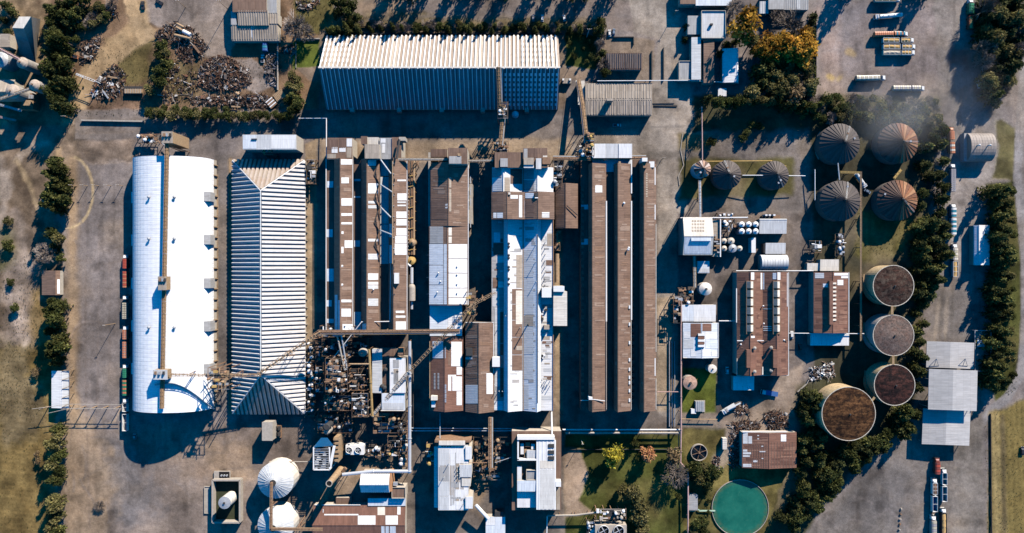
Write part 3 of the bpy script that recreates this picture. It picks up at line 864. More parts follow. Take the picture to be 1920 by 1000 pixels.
def flat(B, x0, x1, y0, y1, z, roof, wall=None, axis='y', pitch=1.05, rib=.02, zb=0.0, fall=.35, parapet=0.0):
    """Nearly flat sheeted roof on walls."""
    z, zb = z * ZK, zb * ZK
    a, c = P(x0, y0, z), P(x1, y1, z)
    zn, zs = z - .15, z - fall - .15
    tops = (zs, zs, zn, zn) if axis == 'y' else (zs, zn, zn, zs)
    cs = ((a.x, c.y), (c.x, c.y), (c.x, a.y), (a.x, a.y))
    mw = MB(); mw.hexa([(x, y, zb) for x, y in cs], [(x, y, t_) for (x, y), t_ in zip(cs, tops)])
    mw.build('wall', wall or M_WALL, B)
    if axis == 'y':
        q = [(a.x - .1, c.y - .1, z - fall), (c.x + .1, c.y - .1, z - fall), (c.x + .1, a.y + .1, z), (a.x - .1, a.y + .1, z)]
    else:
        q = [(a.x - .1, c.y - .1, z - fall), (a.x - .1, a.y + .1, z - fall), (c.x + .1, a.y + .1, z), (c.x + .1, c.y - .1, z)]
    mr = MB(); rib_quad(mr, *q, pitch=pitch, h=rib); slab_edge(mr, q, .3)
    mr.build('roof', roof(axis), B)
    if parapet:
        for p, r in (((a.x, a.y), (c.x, a.y)), ((a.x, c.y), (c.x, c.y)), ((a.x, a.y), (a.x, c.y)), ((c.x, a.y), (c.x, c.y))):
            m = MB(); m.beam((*p, z + parapet / 2 - .1), (*r, z + parapet / 2 - .1), .3, parapet + .2)
            m.build('parapet', wall or M_WALL, B)
    return plane3(q[0], q[1], q[2]) + (axis,)


def patch(B, pl, rects, roof, name='roof_panel', pitch=1.05, t=.10, lab=None):
    """Replacement sheets laid on a slope: each its own ribbed panel, a little proud of the old roof."""
    for x0, x1, y0, y1 in rects:
        c = [on_plane(x, y, pl) for x, y in ((x0, y0), (x1, y0), (x1, y1), (x0, y1))]
        up = pl[1] * t
        c = [p + up for p in c]
        m = MB()
        if pl[2] == 'x':
            rib_quad(m, c[0], c[3], c[2], c[1], pitch, .26 if pitch > 1.2 else .02)
        else:
            rib_quad(m, c[0], c[1], c[2], c[3], pitch, .26 if pitch > 1.2 else .02)
        slab_edge(m, c, t + .02)
        o = m.build(name, roof(pl[2]), B)
        if lab:
            o['label'] = lab


def weather(B, pl, x0, x1, y0, y1, n, seed, mats):
    """Odd replaced sheets scattered over a slope, each a thin panel of its own."""
    r = random.Random(seed)
    for k in range(n):
        w, h = (r.uniform(.25, .95) * (x1 - x0), r.choice((2.2, 3.2, 3.4, 6.5))) if pl[2] == 'x' else (r.choice((2.2, 3.2, 3.4, 6.5)), r.uniform(.25, .95) * (y1 - y0))
        a, b = r.uniform(x0, x1 - w), r.uniform(y0, y1 - h)
        patch(B, pl, [(a, a + w, b, b + h)], r.choice(mats), t=.05 + .001 * (k % 30))


def skirt_box(B, name, x0, x1, y0, y1, z0, z1, mat, px_z=None):
    """Box whose top shows at the given photo rectangle."""
    z0, z1 = z0 * ZK, z1 * ZK
    a, c = P(x0, y0, z1), P(x1, y1, z1)
    m = MB(); m.box(a.x, c.y, z0, c.x, a.y, z1)
    return m.build(name, mat, B)


def vents(B, pts, z, r=.35, h=1.0, mat=None, name='roof_vent'):
    z = z * ZK
    for x, y in pts:
        p = P(x, y, z + h)
        m = MB(); m.tube((p.x, p.y, z - .3), (p.x, p.y, z + h), r, 8)
        m.lathe((p.x, p.y, z + h), [(r * 1.9, .1), (r * 1.7, .3), (.05, .65)], 8)
        m.build(name, mat or M_WHITE, B)


def stacks(B, pts, z, r=.3, h=3.0, mat=None, name='exhaust_pipe'):
    z = z * ZK
    for x, y in pts:
        p = P(x, y, z)
        m = MB(); m.tube((p.x, p.y, z - .4), (p.x, p.y, z + h), r, 8)
        m.lathe((p.x, p.y, z + h + .15), [(r * 1.5, 0), (.04, .4)], 8)
        m.build(name, mat or M_STEEL, B)


def gutter(B, x0, y0, x1, y1, z, mat=None, w=.45, name='gutter'):
    m = MB(); m.beam(Q(x0, y0, z), Q(x1, y1, z), w, .3)
    m.build(name, mat or M_WHITE, B)


def door(B, px, py, face, wd, hg, mat=None, zr=0):
    """A door leaf with frame, proud of a wall; (px,py) ground pixel of its centre, face n/s/e/w."""
    p = P(px, py, 0)
    m = MB()
    if face in 'ns':
        m.box(p.x - wd / 2, p.y - .08, 0, p.x + wd / 2, p.y + .08, hg)
    else:
        m.box(p.x - .08, p.y - wd / 2, 0, p.x + .08, p.y + wd / 2, hg)
    m.build('door', mat or M_STEEL, B)


FOLD = ((0, 0), (.16, 1), (.70, 1), (.88, 0), (1, 0))


def fold_mesh(o, u, v, n, w, h, L, name, mat, prof=FOLD, L0=None, crest=None, ci=1):
    """One folded plate: profile across u (width w), running up v for L(t); a closed thin shell."""
    mb = MB()
    L0 = L0 or (lambda t: 0.0)
    top = [o + u * (f * w) + n * (g * h) + v * L0(f) for f, g in prof]
    end = [o + u * (f * w) + n * (g * h) + v * L(f) for f, g in prof]
    for a in range(len(prof) - 1):
        mb.poly([top[a], top[a + 1], end[a + 1], end[a]])
    mb.poly(top)
    mb.poly(end[::-1])
    me = mb.mesh(name, mat)
    if crest:                                  # the flat crest takes a second, paler colour
        me.materials.append(crest)
        me.polygons[ci].material_index = 1
    return me


# ---------------------------------------------------------------- the big folded-roof warehouse at the top
def big_warehouse():
    zr, ze = 20.0, 3.5
    X0, X1 = P(612, 0, ze).x, P(1050, 0, zr).x
    YR = P(0, 127, zr).y; YN = P(0, 68, ze).y; YS = P(0, 205, ze).y
    B = bld('warehouse', 'huge long warehouse with steep folded roof, cream north slope and shaded south slope', 830, 140, 'warehouse')
    mw = MB()
    for x in (X0 + .3, X1 - .3):
        mw.poly([(x, YS, 0), (x, YN, 0), (x, YN, ze), (x, YR, zr - .3), (x, YS, ze)])
    mw.poly([(X0, YN - .2, 0), (X1, YN - .2, 0), (X1, YN - .2, ze), (X0, YN - .2, ze)])
    mw.poly([(X0, YS + .2, 0), (X1, YS + .2, 0), (X1, YS + .2, ze), (X0, YS + .2, ze)])
    mw.poly([(X0, YS, ze), (X1, YS, ze), (X1, YR, zr - .3), (X0, YR, zr - .3)])
    mw.poly([(X0, YN, ze), (X1, YN, ze), (X1, YR, zr - .3), (X0, YR, zr - .3)])
    mw.build('wall', M_CONC, B)
    n = 56
    wd = (X1 - X0) / n
    org = ORG[B.name]
    for side, Y in (('n', YN), ('s', YS)):
        up = Vector((0, YR - Y, zr - ze)); L = up.length; up.normalize()
        nn = Vector((1, 0, 0)).cross(up)
        if nn.z < 0:
            nn = -nn
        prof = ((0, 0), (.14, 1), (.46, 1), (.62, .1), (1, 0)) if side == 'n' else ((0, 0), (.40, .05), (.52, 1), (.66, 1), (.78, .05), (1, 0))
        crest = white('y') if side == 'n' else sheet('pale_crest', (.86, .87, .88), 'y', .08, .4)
        mats = [sheet('warm_sheet', (.37, .295, .235), 'y', .07, .4), sheet('warm_sheet_b', (.33, .26, .205), 'y', .06, .4), sheet('warm_sheet_c', (.45, .38, .31), 'y', .06, .4)] if side == 'n' else [sheet('shaded_sheet', (.17, .175, .18), 'y', .10, .4), sheet('shaded_sheet_b', (.21, .22, .23), 'y', .10, .4), sheet('shaded_sheet_c', (.21, .22, .23), 'y', .10, .4)]  # south slope: shade contrast put into dark folds and pale crests
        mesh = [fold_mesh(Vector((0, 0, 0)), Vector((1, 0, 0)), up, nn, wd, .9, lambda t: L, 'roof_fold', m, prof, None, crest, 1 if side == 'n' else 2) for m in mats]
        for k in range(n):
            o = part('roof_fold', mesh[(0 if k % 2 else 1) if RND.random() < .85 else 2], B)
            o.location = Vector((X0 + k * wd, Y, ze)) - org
    m = MB(); m.beam((X0 - .2, YR, zr + .55), (X1 + .2, YR, zr + .55), 1.0, .5)
    m.build('ridge_cap', cream('y'), B)
    for k in range(28):                         # small ridge ventilators, one every other fold
        x = X0 + (k * 2 + 1) * wd
        m = MB(); m.box(x - .3, YR - .95, zr - .1, x + .3, YR - .45, zr + 1.0)
        m.build('ridge_vent', M_WHITE, B)
    for k in range(36):                         # buttress feet along the north eave
        x = X0 + (k + .5) * (X1 - X0) / 36
        m = MB(); m.hexa([(x - .25, YN - .5, 0), (x + .25, YN - .5, 0), (x + .25, YN + 1.6, 0), (x - .25, YN + 1.6, 0)],
                         [(x - .25, YN - .5, ze + .2), (x + .25, YN - .5, ze + .2), (x + .25, YN + .4, ze + .2), (x - .25, YN + .4, ze + .2)])
        m.build('buttress', M_CONC, B)
    for px in (660, 748, 828, 905, 988):        # lean-to hoods on the south eave
        skirt_box(B, 'eave_hood', px - 4, px + 4, 202, 210, 0, 4.6, M_CONC)
    def slopept(fx, fs, side):
        Y = YN if side == 'n' else YS
        return Vector((X0 + fx * wd, Y + (YR - Y) * fs, ze + (zr - ze) * fs)) + Vector((0, (.62 if side == 'n' else -.62), .78)) * 1.0
    for side, ks, nr in (('n', list(range(0, 7)) + list(range(47, 55)), 5), ('s', range(42, 56), 7)):   # plaid of translucent sheets at the ends
        for k in ks:
            for j in range(nr):
                f0 = .10 + .84 * j / nr; f1 = f0 + .84 / nr * .55
                m = MB(); m.poly([slopept(k + .12, f0, side), slopept(k + .60, f0, side), slopept(k + .60, f1, side), slopept(k + .12, f1, side)]); slab_edge(m, m.v[:4], .2)
                m.build('skylight', white('y') if side == 'n' else bluew('y'), B)
    m = MB()
    p = P(966, 216, 0)
    m.lathe((p.x, p.y, 0), [(2.2, 0), (2.2, 2.4), (1.6, 3.6), (.3, 4.2)], 16)
    m.build('dome_hatch', bluew('x'), B)


big_warehouse()


# ---------------------------------------------------------------- hipped folded-roof warehouse, white ribs
def hip_warehouse():
    ze, zr = 4.0, 17.0
    X0, X1, XR = P(437, 0, ze).x, P(572, 0, ze).x, P(490, 0, zr).x
    YN, YS = P(0, 301, ze).y, P(0, 775, ze).y
    YA, YB = P(0, 358, zr).y, P(0, 703, zr).y
    B = bld('warehouse', 'long hipped warehouse with white folded roof plates beside the white barrel roof', 505, 540, 'warehouse')
    m = MB(); m.box(X0 + .4, YS + .4, 0, X1 - .4, YN - .4, ze - .1); m.build('wall', M_WALL, B)
    A_, B_ = Vector((XR, YA, zr)), Vector((XR, YB, zr))
    c = {'nw': Vector((X0, YN, ze)), 'ne': Vector((X1, YN, ze)), 'sw': Vector((X0, YS, ze)), 'se': Vector((X1, YS, ze))}
    mt = sheet('hip_white', (.66, .63, .60), 'x', .05, .3, (.5, .45, .4), rough=.5)
    ms = sheet('hip_warm', (.42, .35, .29), 'y', .08, .55, (.34, .19, .11), rough=.5)
    def slope(e0, e1, r0, r1, mat, n, prof=FOLD):
        u = (e1 - e0); W = u.length; u.normalize()
        nn = u.cross((r0 + r1) / 2 - e0).normalized()
        if nn.z < 0:
            nn = -nn
        v = nn.cross(u)
        if v.z < 0:
            v = -v
        a0 = (r0 - e0).dot(u); a1 = (r1 - e0).dot(u); h = (r0 - e0).dot(v)
        wd = W / n
        def Lx(s):
            if s < a0: return h * s / a0
            if s > a1: return h * (W - s) / max(W - a1, 1e-6)
            return h
        shared = None
        for k in range(n):
            s0 = k * wd
            full = s0 >= a0 and s0 + wd <= a1
            if full:
                if shared is None:
                    shared = fold_mesh(Vector((0, 0, 0)), u, v, nn, wd, 1.25, lambda f: h, 'roof_fold', mat, prof)
                me = shared
            else:
                me = fold_mesh(Vector((0, 0, 0)), u, v, nn, wd, 1.25, lambda f, s0=s0: max(.02, Lx(s0 + f * wd)), 'roof_fold', mat, prof)
            o = part('roof_fold', me, B)
            o.location = e0 + u * s0 - ORG[B.name]
    slope(c['sw'], c['nw'], B_, A_, mt, 60, ((0, 0), (.62, 1), (.70, 1), (1, 0)))
    slope(c['se'], c['ne'], B_, A_, mt, 60, ((0, 0), (.20, 1), (.66, 1), (.84, 0), (1, 0)))
    slope(c['nw'], c['ne'], A_, A_, ms, 17)
    slope(c['sw'], c['se'], B_, B_, ms, 17)
    for p, q in ((A_, B_), (A_, c['nw']), (A_, c['ne']), (B_, c['sw']), (B_, c['se'])):
        m = MB(); m.beam(p + Vector((0, 0, 1.2)), q + Vector((0, 0, 1.1)), .5, .25); m.build('ridge_cap', M_WHITE, B)
    for k in range(30):                    # rainwater feet on both long eaves
        y = YS + (YN - YS) * (k + .5) / 30
        for x in (X0 - .2, X1 + .2):
            m = MB(); m.box(x - .35, y - .22, 0, x + .35, y + .22, ze + .6); m.build('eave_bracket', M_CONC, B)


hip_warehouse()


# ---------------------------------------------------------------- white barrel-vault warehouse
def barrel():
    ze, zr = 4.0, 20.0
    X0, X1 = P(255, 0, ze).x, P(401, 0, ze).x
    YN, YS = P(0, 298, 8).y, P(0, 767, 8).y
    XC, hw = (X0 + X1) / 2, (X1 - X0) / 2
    B = bld('barrel_warehouse', 'white barrel-vaulted warehouse with a brown conveyor along its crown', 335, 530, 'warehouse')
    n = 26
    def arc(a, d=0):
        return XC - (hw + d) * math.cos(a), ze + (zr - ze + d) * max(0.0, math.sin(a)) ** .85
    ang = [math.pi * k / n for k in range(n + 1)]
    rows = 60
    L = YN - YS
    mats = white('y')
    vm = sheet('vault_white', (.86, .865, .87), 'x', .01, .2, (.74, .75, .76), rough=.42, sw=2.6, sl=9, lapk=.96)
    # the vault in sheeted bays, each with raised seams
    for bay in range(rows):
        m = MB()
        y0 = YS + L * bay / rows
        w = L / rows
        for a in range(n):
            for f0, f1, d0, d1 in ((0, .42, 0, 0), (.42, .46, 0, .015), (.46, .52, .015, .015), (.52, .56, .015, 0), (.56, .90, 0, 0), (.90, .94, 0, .03), (.94, 1.0, .03, .03)):
                p0, p1 = arc(ang[a], d0), arc(ang[a + 1], d0)
                q0, q1 = arc(ang[a], d1), arc(ang[a + 1], d1)
                m.poly([(p0[0], y0 + f0 * w, p0[1]), (q0[0], y0 + f1 * w, q0[1]), (q1[0], y0 + f1 * w, q1[1]), (p1[0], y0 + f0 * w, p1[1])])
        m.build('roof_bay', vm, B)
    m = MB()
    for y, s in ((YN, 1), (YS, -1)):
        ring = [arc(a, -.05) for a in ang]
        m.poly([(X0, y, 0)] + [(x, y, z) for x, z in ring] + [(X1, y, 0)])
    m.poly([(X0, YS, 0), (X0, YN, 0), (X0, YN, ze), (X0, YS, ze)])
    m.poly([(X1, YS, 0), (X1, YN, 0), (X1, YN, ze), (X1, YS, ze)])
    m.build('wall', M_WALL, B)
    for y in (370, 450, 531, 611, 691):             # box hoods: loading bays on the west, vent dormers on the east
        skirt_box(B, 'loading_hood', 246, 253, y - 10, y + 11, 0, 5.2, white('y'))
        x0, x1 = 387, 401
        a, c = P(x0, y - 9, 9), P(x1, y + 9, 6.5)
        mm = MB()
        zb = 5.0
        mm.hexa([(a.x, c.y, zb), (c.x, c.y, zb), (c.x, a.y, zb), (a.x, a.y, zb)], [(a.x, c.y, 12.2), (c.x, c.y, 11.4), (c.x, a.y, 11.4), (a.x, a.y, 12.2)])
        mm.build('dormer', grey('x'), B)
    for k in range(24):                               # brackets along the east eave
        y = YS + L * (k + .5) / 24
        mm = MB(); mm.box(X1, y - .3, 0, X1 + .9, y + .3, 4.4); mm.build('eave_bracket', M_TAN, B)
    for side in (-1, 1):                              # pairs of vent cowls either side of the crown
        for y in (370, 448, 614):
            x, z = arc(math.pi / 2 + side * .32)
            p = P(0, y, z)
            mm = MB(); mm.tube((x, p.y, z - .4), (x, p.y, z + 1.1), .55, 10); mm.lathe((x, p.y, z + 1.1), [(.95, 0), (.9, .3), (.1, .7)], 10)
            mm.build('roof_vent', M_STEEL, B)
    # curved maintenance walkway sweeping over the south end
    mm = MB()
    pr = None
    for k in range(15):
        u = k / 14
        px = 301 + 88 * u
        py = 722 - 8 * math.sin(u * 3.0) + 46 * u ** 2.2
        a = math.acos(max(-1, min(1, (XC - P(px, 0, 14).x) / hw)))
        x, z = arc(a, .35)
        q = Vector((x, P(0, py, z).y, z + .25))
        if pr is not None:
            mm.beam(pr, q, .9, .5)
        pr = q
    mm.build('roof_walkway', M_STEEL, B)
    return B


barrel()


# ---------------------------------------------------------------- sawtooth factory west
ZK = 1.3


def factory_a():
    B = bld('factory', 'brown factory with three long monitor roofs, white replacement sheets and zigzag ducts', 688, 460, 'factory')
    fl = flat(B, 612, 764, 300, 620, 8.0, dbrown, M_DWALL, 'y')
    patch(B, fl, [(613, 625, 340, 352), (612, 624, 430, 445), (613, 626, 504, 528), (611, 622, 563, 575), (613, 626, 598, 606), (663, 676, 336, 340), (663, 676, 368, 371), (664, 675, 451, 463), (662, 677, 585, 620)], bluew)
    patch(B, fl, [(711, 735, 300, 330), (711, 735, 332, 420), (711, 735, 421, 495)], pale)
    p1 = gableNS(B, 627, 661, 299, 620, 638, 11, 14.5, brown, M_DWALL, zb=7.5)
    patch(B, p1['e'], [(639, 660, 299, 309), (640, 654, 333, 344), (640, 660, 372, 386), (640, 660, 400, 405), (640, 660, 417, 421), (640, 644, 434, 439), (646, 661, 451, 465), (640, 644, 463, 475), (640, 659, 562, 567), (640, 658, 579, 594), (642, 661, 608, 619), (640, 643, 497, 501), (640, 643, 532, 536)], white)
    patch(B, p1['w'], [(628, 633, 553, 620), (634, 638, 563, 620)], bluew)
    p2 = gableNS(B, 678, 711, 299, 620, 688, 11, 14.5, brown, M_DWALL, zb=7.5)
    patch(B, p2['e'], [(690, 709, 344, 363), (690, 709, 513, 525), (690, 709, 529, 534), (690, 710, 448, 453), (690, 705, 300, 311)], white)
    patch(B, p2['e'], [(690, 706, 377, 382), (690, 706, 385, 391), (690, 709, 535, 542), (690, 709, 560, 574), (690, 709, 476, 487)], pale)
    patch(B, p2['w'], [(679, 687, 607, 620)], white)
    p3 = gableNS(B, 729, 763, 299, 620, 738, 11, 14.5, brown, M_DWALL, zb=7.5)
    patch(B, p3['e'], [(745, 761, 337, 340), (745, 762, 363, 376), (743, 762, 397, 409), (743, 762, 411, 423), (743, 762, 428, 442), (741, 762, 443, 456), (740, 762, 457, 478), (742, 758, 583, 587), (742, 760, 592, 596), (742, 761, 603, 620)], white)
    patch(B, p3['e'], [(745, 761, 378, 381), (745, 761, 384, 387)], pale)
    patch(B, p3['w'], [(730, 737, 460, 494), (730, 737, 420, 445)], pale)
    skirt_box(B, 'vent_box', 739, 747, 512, 532, 13, 15.5, white('y'))
    for i, (y, z) in enumerate(((300, 0), (300, 0))):
        pass
    # zigzag ducts between the second and third monitor
    for x0, y0, x1, y1 in ((714, 300, 733, 326), (713, 346, 735, 360), (714, 389, 733, 408), (713, 432, 734, 440)):
        m = MB(); m.tube(Q(x0, y0, 15), Q(x1, y1, 18), .42, 8); m.build('duct', M_STEEL, B)
    for yk in (300, 345, 389, 432):  # dark tubes stand in for the zigzag shadow of the ducts
        pts = [on_plane(x, y, p2['e']) + Vector((0, 0, .5)) for x, y in ((711, yk), (702, yk + 29), (711, yk + 44))]
        for a, b in zip(pts[:-1], pts[1:]):
            m = MB(); m.tube(a, b, .38, 6); m.build('brace_and_shadow_bar', M_DARK, B)
    for k in range(9):
        p = Q(737, 306 + k * 20, 17)
        m = MB(); m.tube((p.x, p.y, 14 * ZK), (p.x, p.y, 17.2 * ZK), .28, 8); m.build('exhaust_pipe', M_STEEL, B)
    m = MB(); m.tube(Q(736, 302, 17), Q(736, 495, 17), .35, 8); m.build('header_pipe', M_TAN, B)
    gutter(B, 611.5, 298, 611.5, 620, 8.3, M_WHITE, .4)
    gutter(B, 661.5, 299, 661.5, 620, 11, M_WHITE, .3)
    gutter(B, 763, 299, 763, 620, 11, M_WHITE, .4)
    for x in (693, 693, 648, 648):
        pass
    vents(B, [(642, 499), (642, 534), (700, 543), (647, 611), (655, 616)], 13.2, .3, .7)
    mm_ = [lambda ax: sheet('worn_brown', (.29, .205, .155), ax, .1, .4), lambda ax: sheet('worn_brown', (.29, .205, .155), ax, .1, .4), lambda ax: sheet('old_brown', (.175, .108, .075), ax, .12, .5), lambda ax: sheet('old_brown', (.175, .108, .075), ax, .12, .5), lambda ax: sheet('rusted_sheet', (.235, .142, .092), ax, .15, .5)]
    for q, a, b, sd in ((p1, 640, 660, 1), (p2, 690, 710, 2), (p3, 744, 762, 3)):
        weather(B, q['e'], a, b, 300, 618, 26, sd, mm_)
        weather(B, q['w'], a - 12, a - 3, 300, 618, 10, sd + 9, mm_)
    # head house across the north end
    f = flat(B, 613, 660, 259, 298, 11, brown, M_WALL, 'y')
    patch(B, f, [(614, 634, 260, 280), (636, 649, 260, 278)], dbrown)
    patch(B, f, [(650, 660, 260, 275), (622, 633, 276, 287), (636, 648, 277, 285)], white)
    patch(B, f, [(650, 659, 277, 296), (614, 630, 289, 297)], beige)
    g = flat(B, 684, 711, 271, 297, 16, beige, M_WALL, 'y')
    flat(B, 677, 688, 256, 270, 13, brown, M_WALL, 'y')
    f2 = flat(B, 689, 710, 258, 271, 12, cream, M_WALL, 'y')
    f3 = flat(B, 712, 735, 259, 298, 12.5, grey, M_WALL, 'y')
    patch(B, f3, [(714, 723, 260, 268), (716, 722, 270, 287)], white)
    flat(B, 735, 752, 258, 300, 13, brown, M_WALL, 'y')
    skirt_box(B, 'vent_box', 748, 760, 257, 264, 8, 14, M_CONC)
    m = MB(); m.tube(Q(749, 262, 15), Q(744, 298, 16), .6, 8); m.build('duct', M_DARK, B)
    return B


factory_a()


# ---------------------------------------------------------------- narrow brown and white factory
def factory_b():
    B = bld('factory', 'narrow long factory, brown roof in the north and white sheets further south', 842, 520, 'factory')
    p = gableNS(B, 808, 877, 306, 424, 841, 11, 14.5, brown, M_DWALL)
    mm_ = [lambda ax: sheet('worn_brown', (.29, .205, .155), ax, .1, .4), lambda ax: sheet('worn_brown', (.29, .205, .155), ax, .1, .4), lambda ax: sheet('old_brown', (.175, .108, .075), ax, .12, .5), lambda ax: sheet('old_brown', (.175, .108, .075), ax, .12, .5), lambda ax: sheet('rusted_sheet', (.235, .142, .092), ax, .15, .5)]
    weather(B, p['e'], 848, 876, 310, 422, 16, 5, mm_)
    weather(B, p['w'], 809, 838, 310, 422, 14, 6, mm_)
    patch(B, p['w'], [(809, 838, 376, 412)], dbrown)
    patch(B, p['e'], [(842, 846, 333, 352), (842, 846, 355, 397)], beige)
    patch(B, p['w'], [(835, 839, 382, 386), (835, 839, 387, 391)], white)
    flat(B, 840, 876, 278, 307, 17.5, brown, M_WALL, 'y')
    skirt_box(B, 'vent_box', 842, 865, 293, 307, 17, 18, grey('y'))
    skirt_box(B, 'roof_hatch', 858, 863, 288, 293, 17.5, 18.2, M_TAN)
    flat(B, 808, 838, 280, 294, 9, dbrown, M_WALL, 'y')
    skirt_box(B, 'parapet', 803, 807, 286, 425, 0, 9, M_CONC)
    p2 = gableNS(B, 805, 877, 425, 572, 839, 11, 14, brown, M_DWALL)
    patch(B, p2['w'], [(806, 831, 425, 457)], grey)
    patch(B, p2['w'], [(805, 831, 458, 497), (805, 831, 498, 534), (805, 831, 535, 571), (832, 838, 458, 571)], bluew)
    patch(B, p2['e'], [(841, 847, 427, 442), (841, 847, 444, 456)], cream)
    patch(B, p2['e'], [(841, 876, 458, 485), (841, 876, 486, 512), (841, 876, 513, 540), (841, 876, 541, 558), (841, 876, 559, 571)], white)
    wm_ = [lambda ax: sheet('worn_white', (.58, .56, .53), ax, .08, .5), lambda ax: sheet('grimy_white', (.42, .39, .36), ax, .1, .5), pale, grey, beige]
    weather(B, p2['w'], 806, 831, 460, 570, 10, 15, wm_)
    vents(B, [(857, 500), (857, 515), (857, 533), (857, 550), (822, 512), (826, 528), (820, 548)], 12.6, .28, .5)
    f = flat(B, 806, 866, 573, 630, 9.5, bluew, M_WALL, 'x')
    patch(B, f, [(811, 824, 574, 591)], white)
    patch(B, f, [(848, 866, 578, 588)], white)
    patch(B, f, [(840, 866, 589, 618)], white)
    patch(B, f, [(848, 866, 620, 630)], white)
    p3 = gableNS(B, 808, 868, 632, 770, 834, 9, 12, maroon, M_DWALL)
    patch(B, p3['w'], [(811, 831, 640, 672)], bluew)
    patch(B, p3['w'], [(833, 836, 650, 672), (833, 837, 721, 729), (833, 837, 730, 738), (833, 837, 739, 747), (833, 837, 748, 755)], pale)
    patch(B, p3['e'], [(846, 866, 641, 687), (856, 866, 688, 703), (840, 855, 703, 706), (848, 866, 706, 733), (856, 866, 734, 760), (840, 846, 705, 733)], white)
    patch(B, p3['e'], [(840, 845, 655, 685)], brown)
    for k in range(12):                       # two rows of small tiles left on the brown slope
        for x in (813.5, 820.5):
            patch(B, p3['w'], [(x, x + 3.2, 700 + k * 2.6, 701.3 + k * 2.6)], pale, 'slate')
    skirt_box(B, 'vent_box', 808, 820, 743, 751, 8, 12.5, cream('y'))
    skirt_box(B, 'roof_hatch', 809, 816, 752, 764, 8, 11.2, bluew('y'))
    gutter(B, 806, 640, 806, 770, 9.2, M_TAN, .5)
    gutter(B, 878, 306, 878, 572, 11, M_WHITE, .4)
    # ledge with pipes along the east side
    skirt_box(B, 'ledge', 878, 886, 345, 420, 0, 7, M_CONC)
    for y in (330, 352, 372, 413):
        m = MB(); m.tube(Q(882, y, 8), Q(882, y + 14, 8), .4, 8); m.build('pipe', M_STEEL, B)
    for y in (478, 493, 520, 551):
        m = MB(); m.beam(Q(805, y, 10.9), Q(799, y + 1, 6), .25); m.build('brace_and_shadow_bar', M_STEEL, B)
    return B


factory_b()

B = bld('shed', 'plain brown gabled shed with two white sheets beside the long white roof', 900, 688)
p = gableNS(B, 873, 926, 605, 772, 898, 9, 13, brown, M_DWALL)
mm_ = [lambda ax: sheet('worn_brown', (.29, .205, .155), ax, .1, .4), lambda ax: sheet('worn_brown', (.29, .205, .155), ax, .1, .4), lambda ax: sheet('old_brown', (.175, .108, .075), ax, .12, .5), lambda ax: sheet('old_brown', (.175, .108, .075), ax, .12, .5), lambda ax: sheet('rusted_sheet', (.235, .142, .092), ax, .15, .5)]
weather(B, p['e'], 900, 925, 607, 770, 18, 7, mm_)
weather(B, p['w'], 874, 896, 607, 720, 14, 8, mm_)
patch(B, p['e'], [(912, 924, 700, 739)], white)
patch(B, p['w'], [(873, 896, 722, 757)], pale)
patch(B, p['w'], [(873, 886, 670, 674)], pale)
skirt_box(B, 'roof_hatch', 874, 886, 653, 667, 9, 12.5, M_DARK)
gutter(B, 873, 605, 926, 605, 9.4, M_WHITE, .4)
gutter(B, 925.5, 605, 925.5, 700, 9.2, M_WHITE, .4)


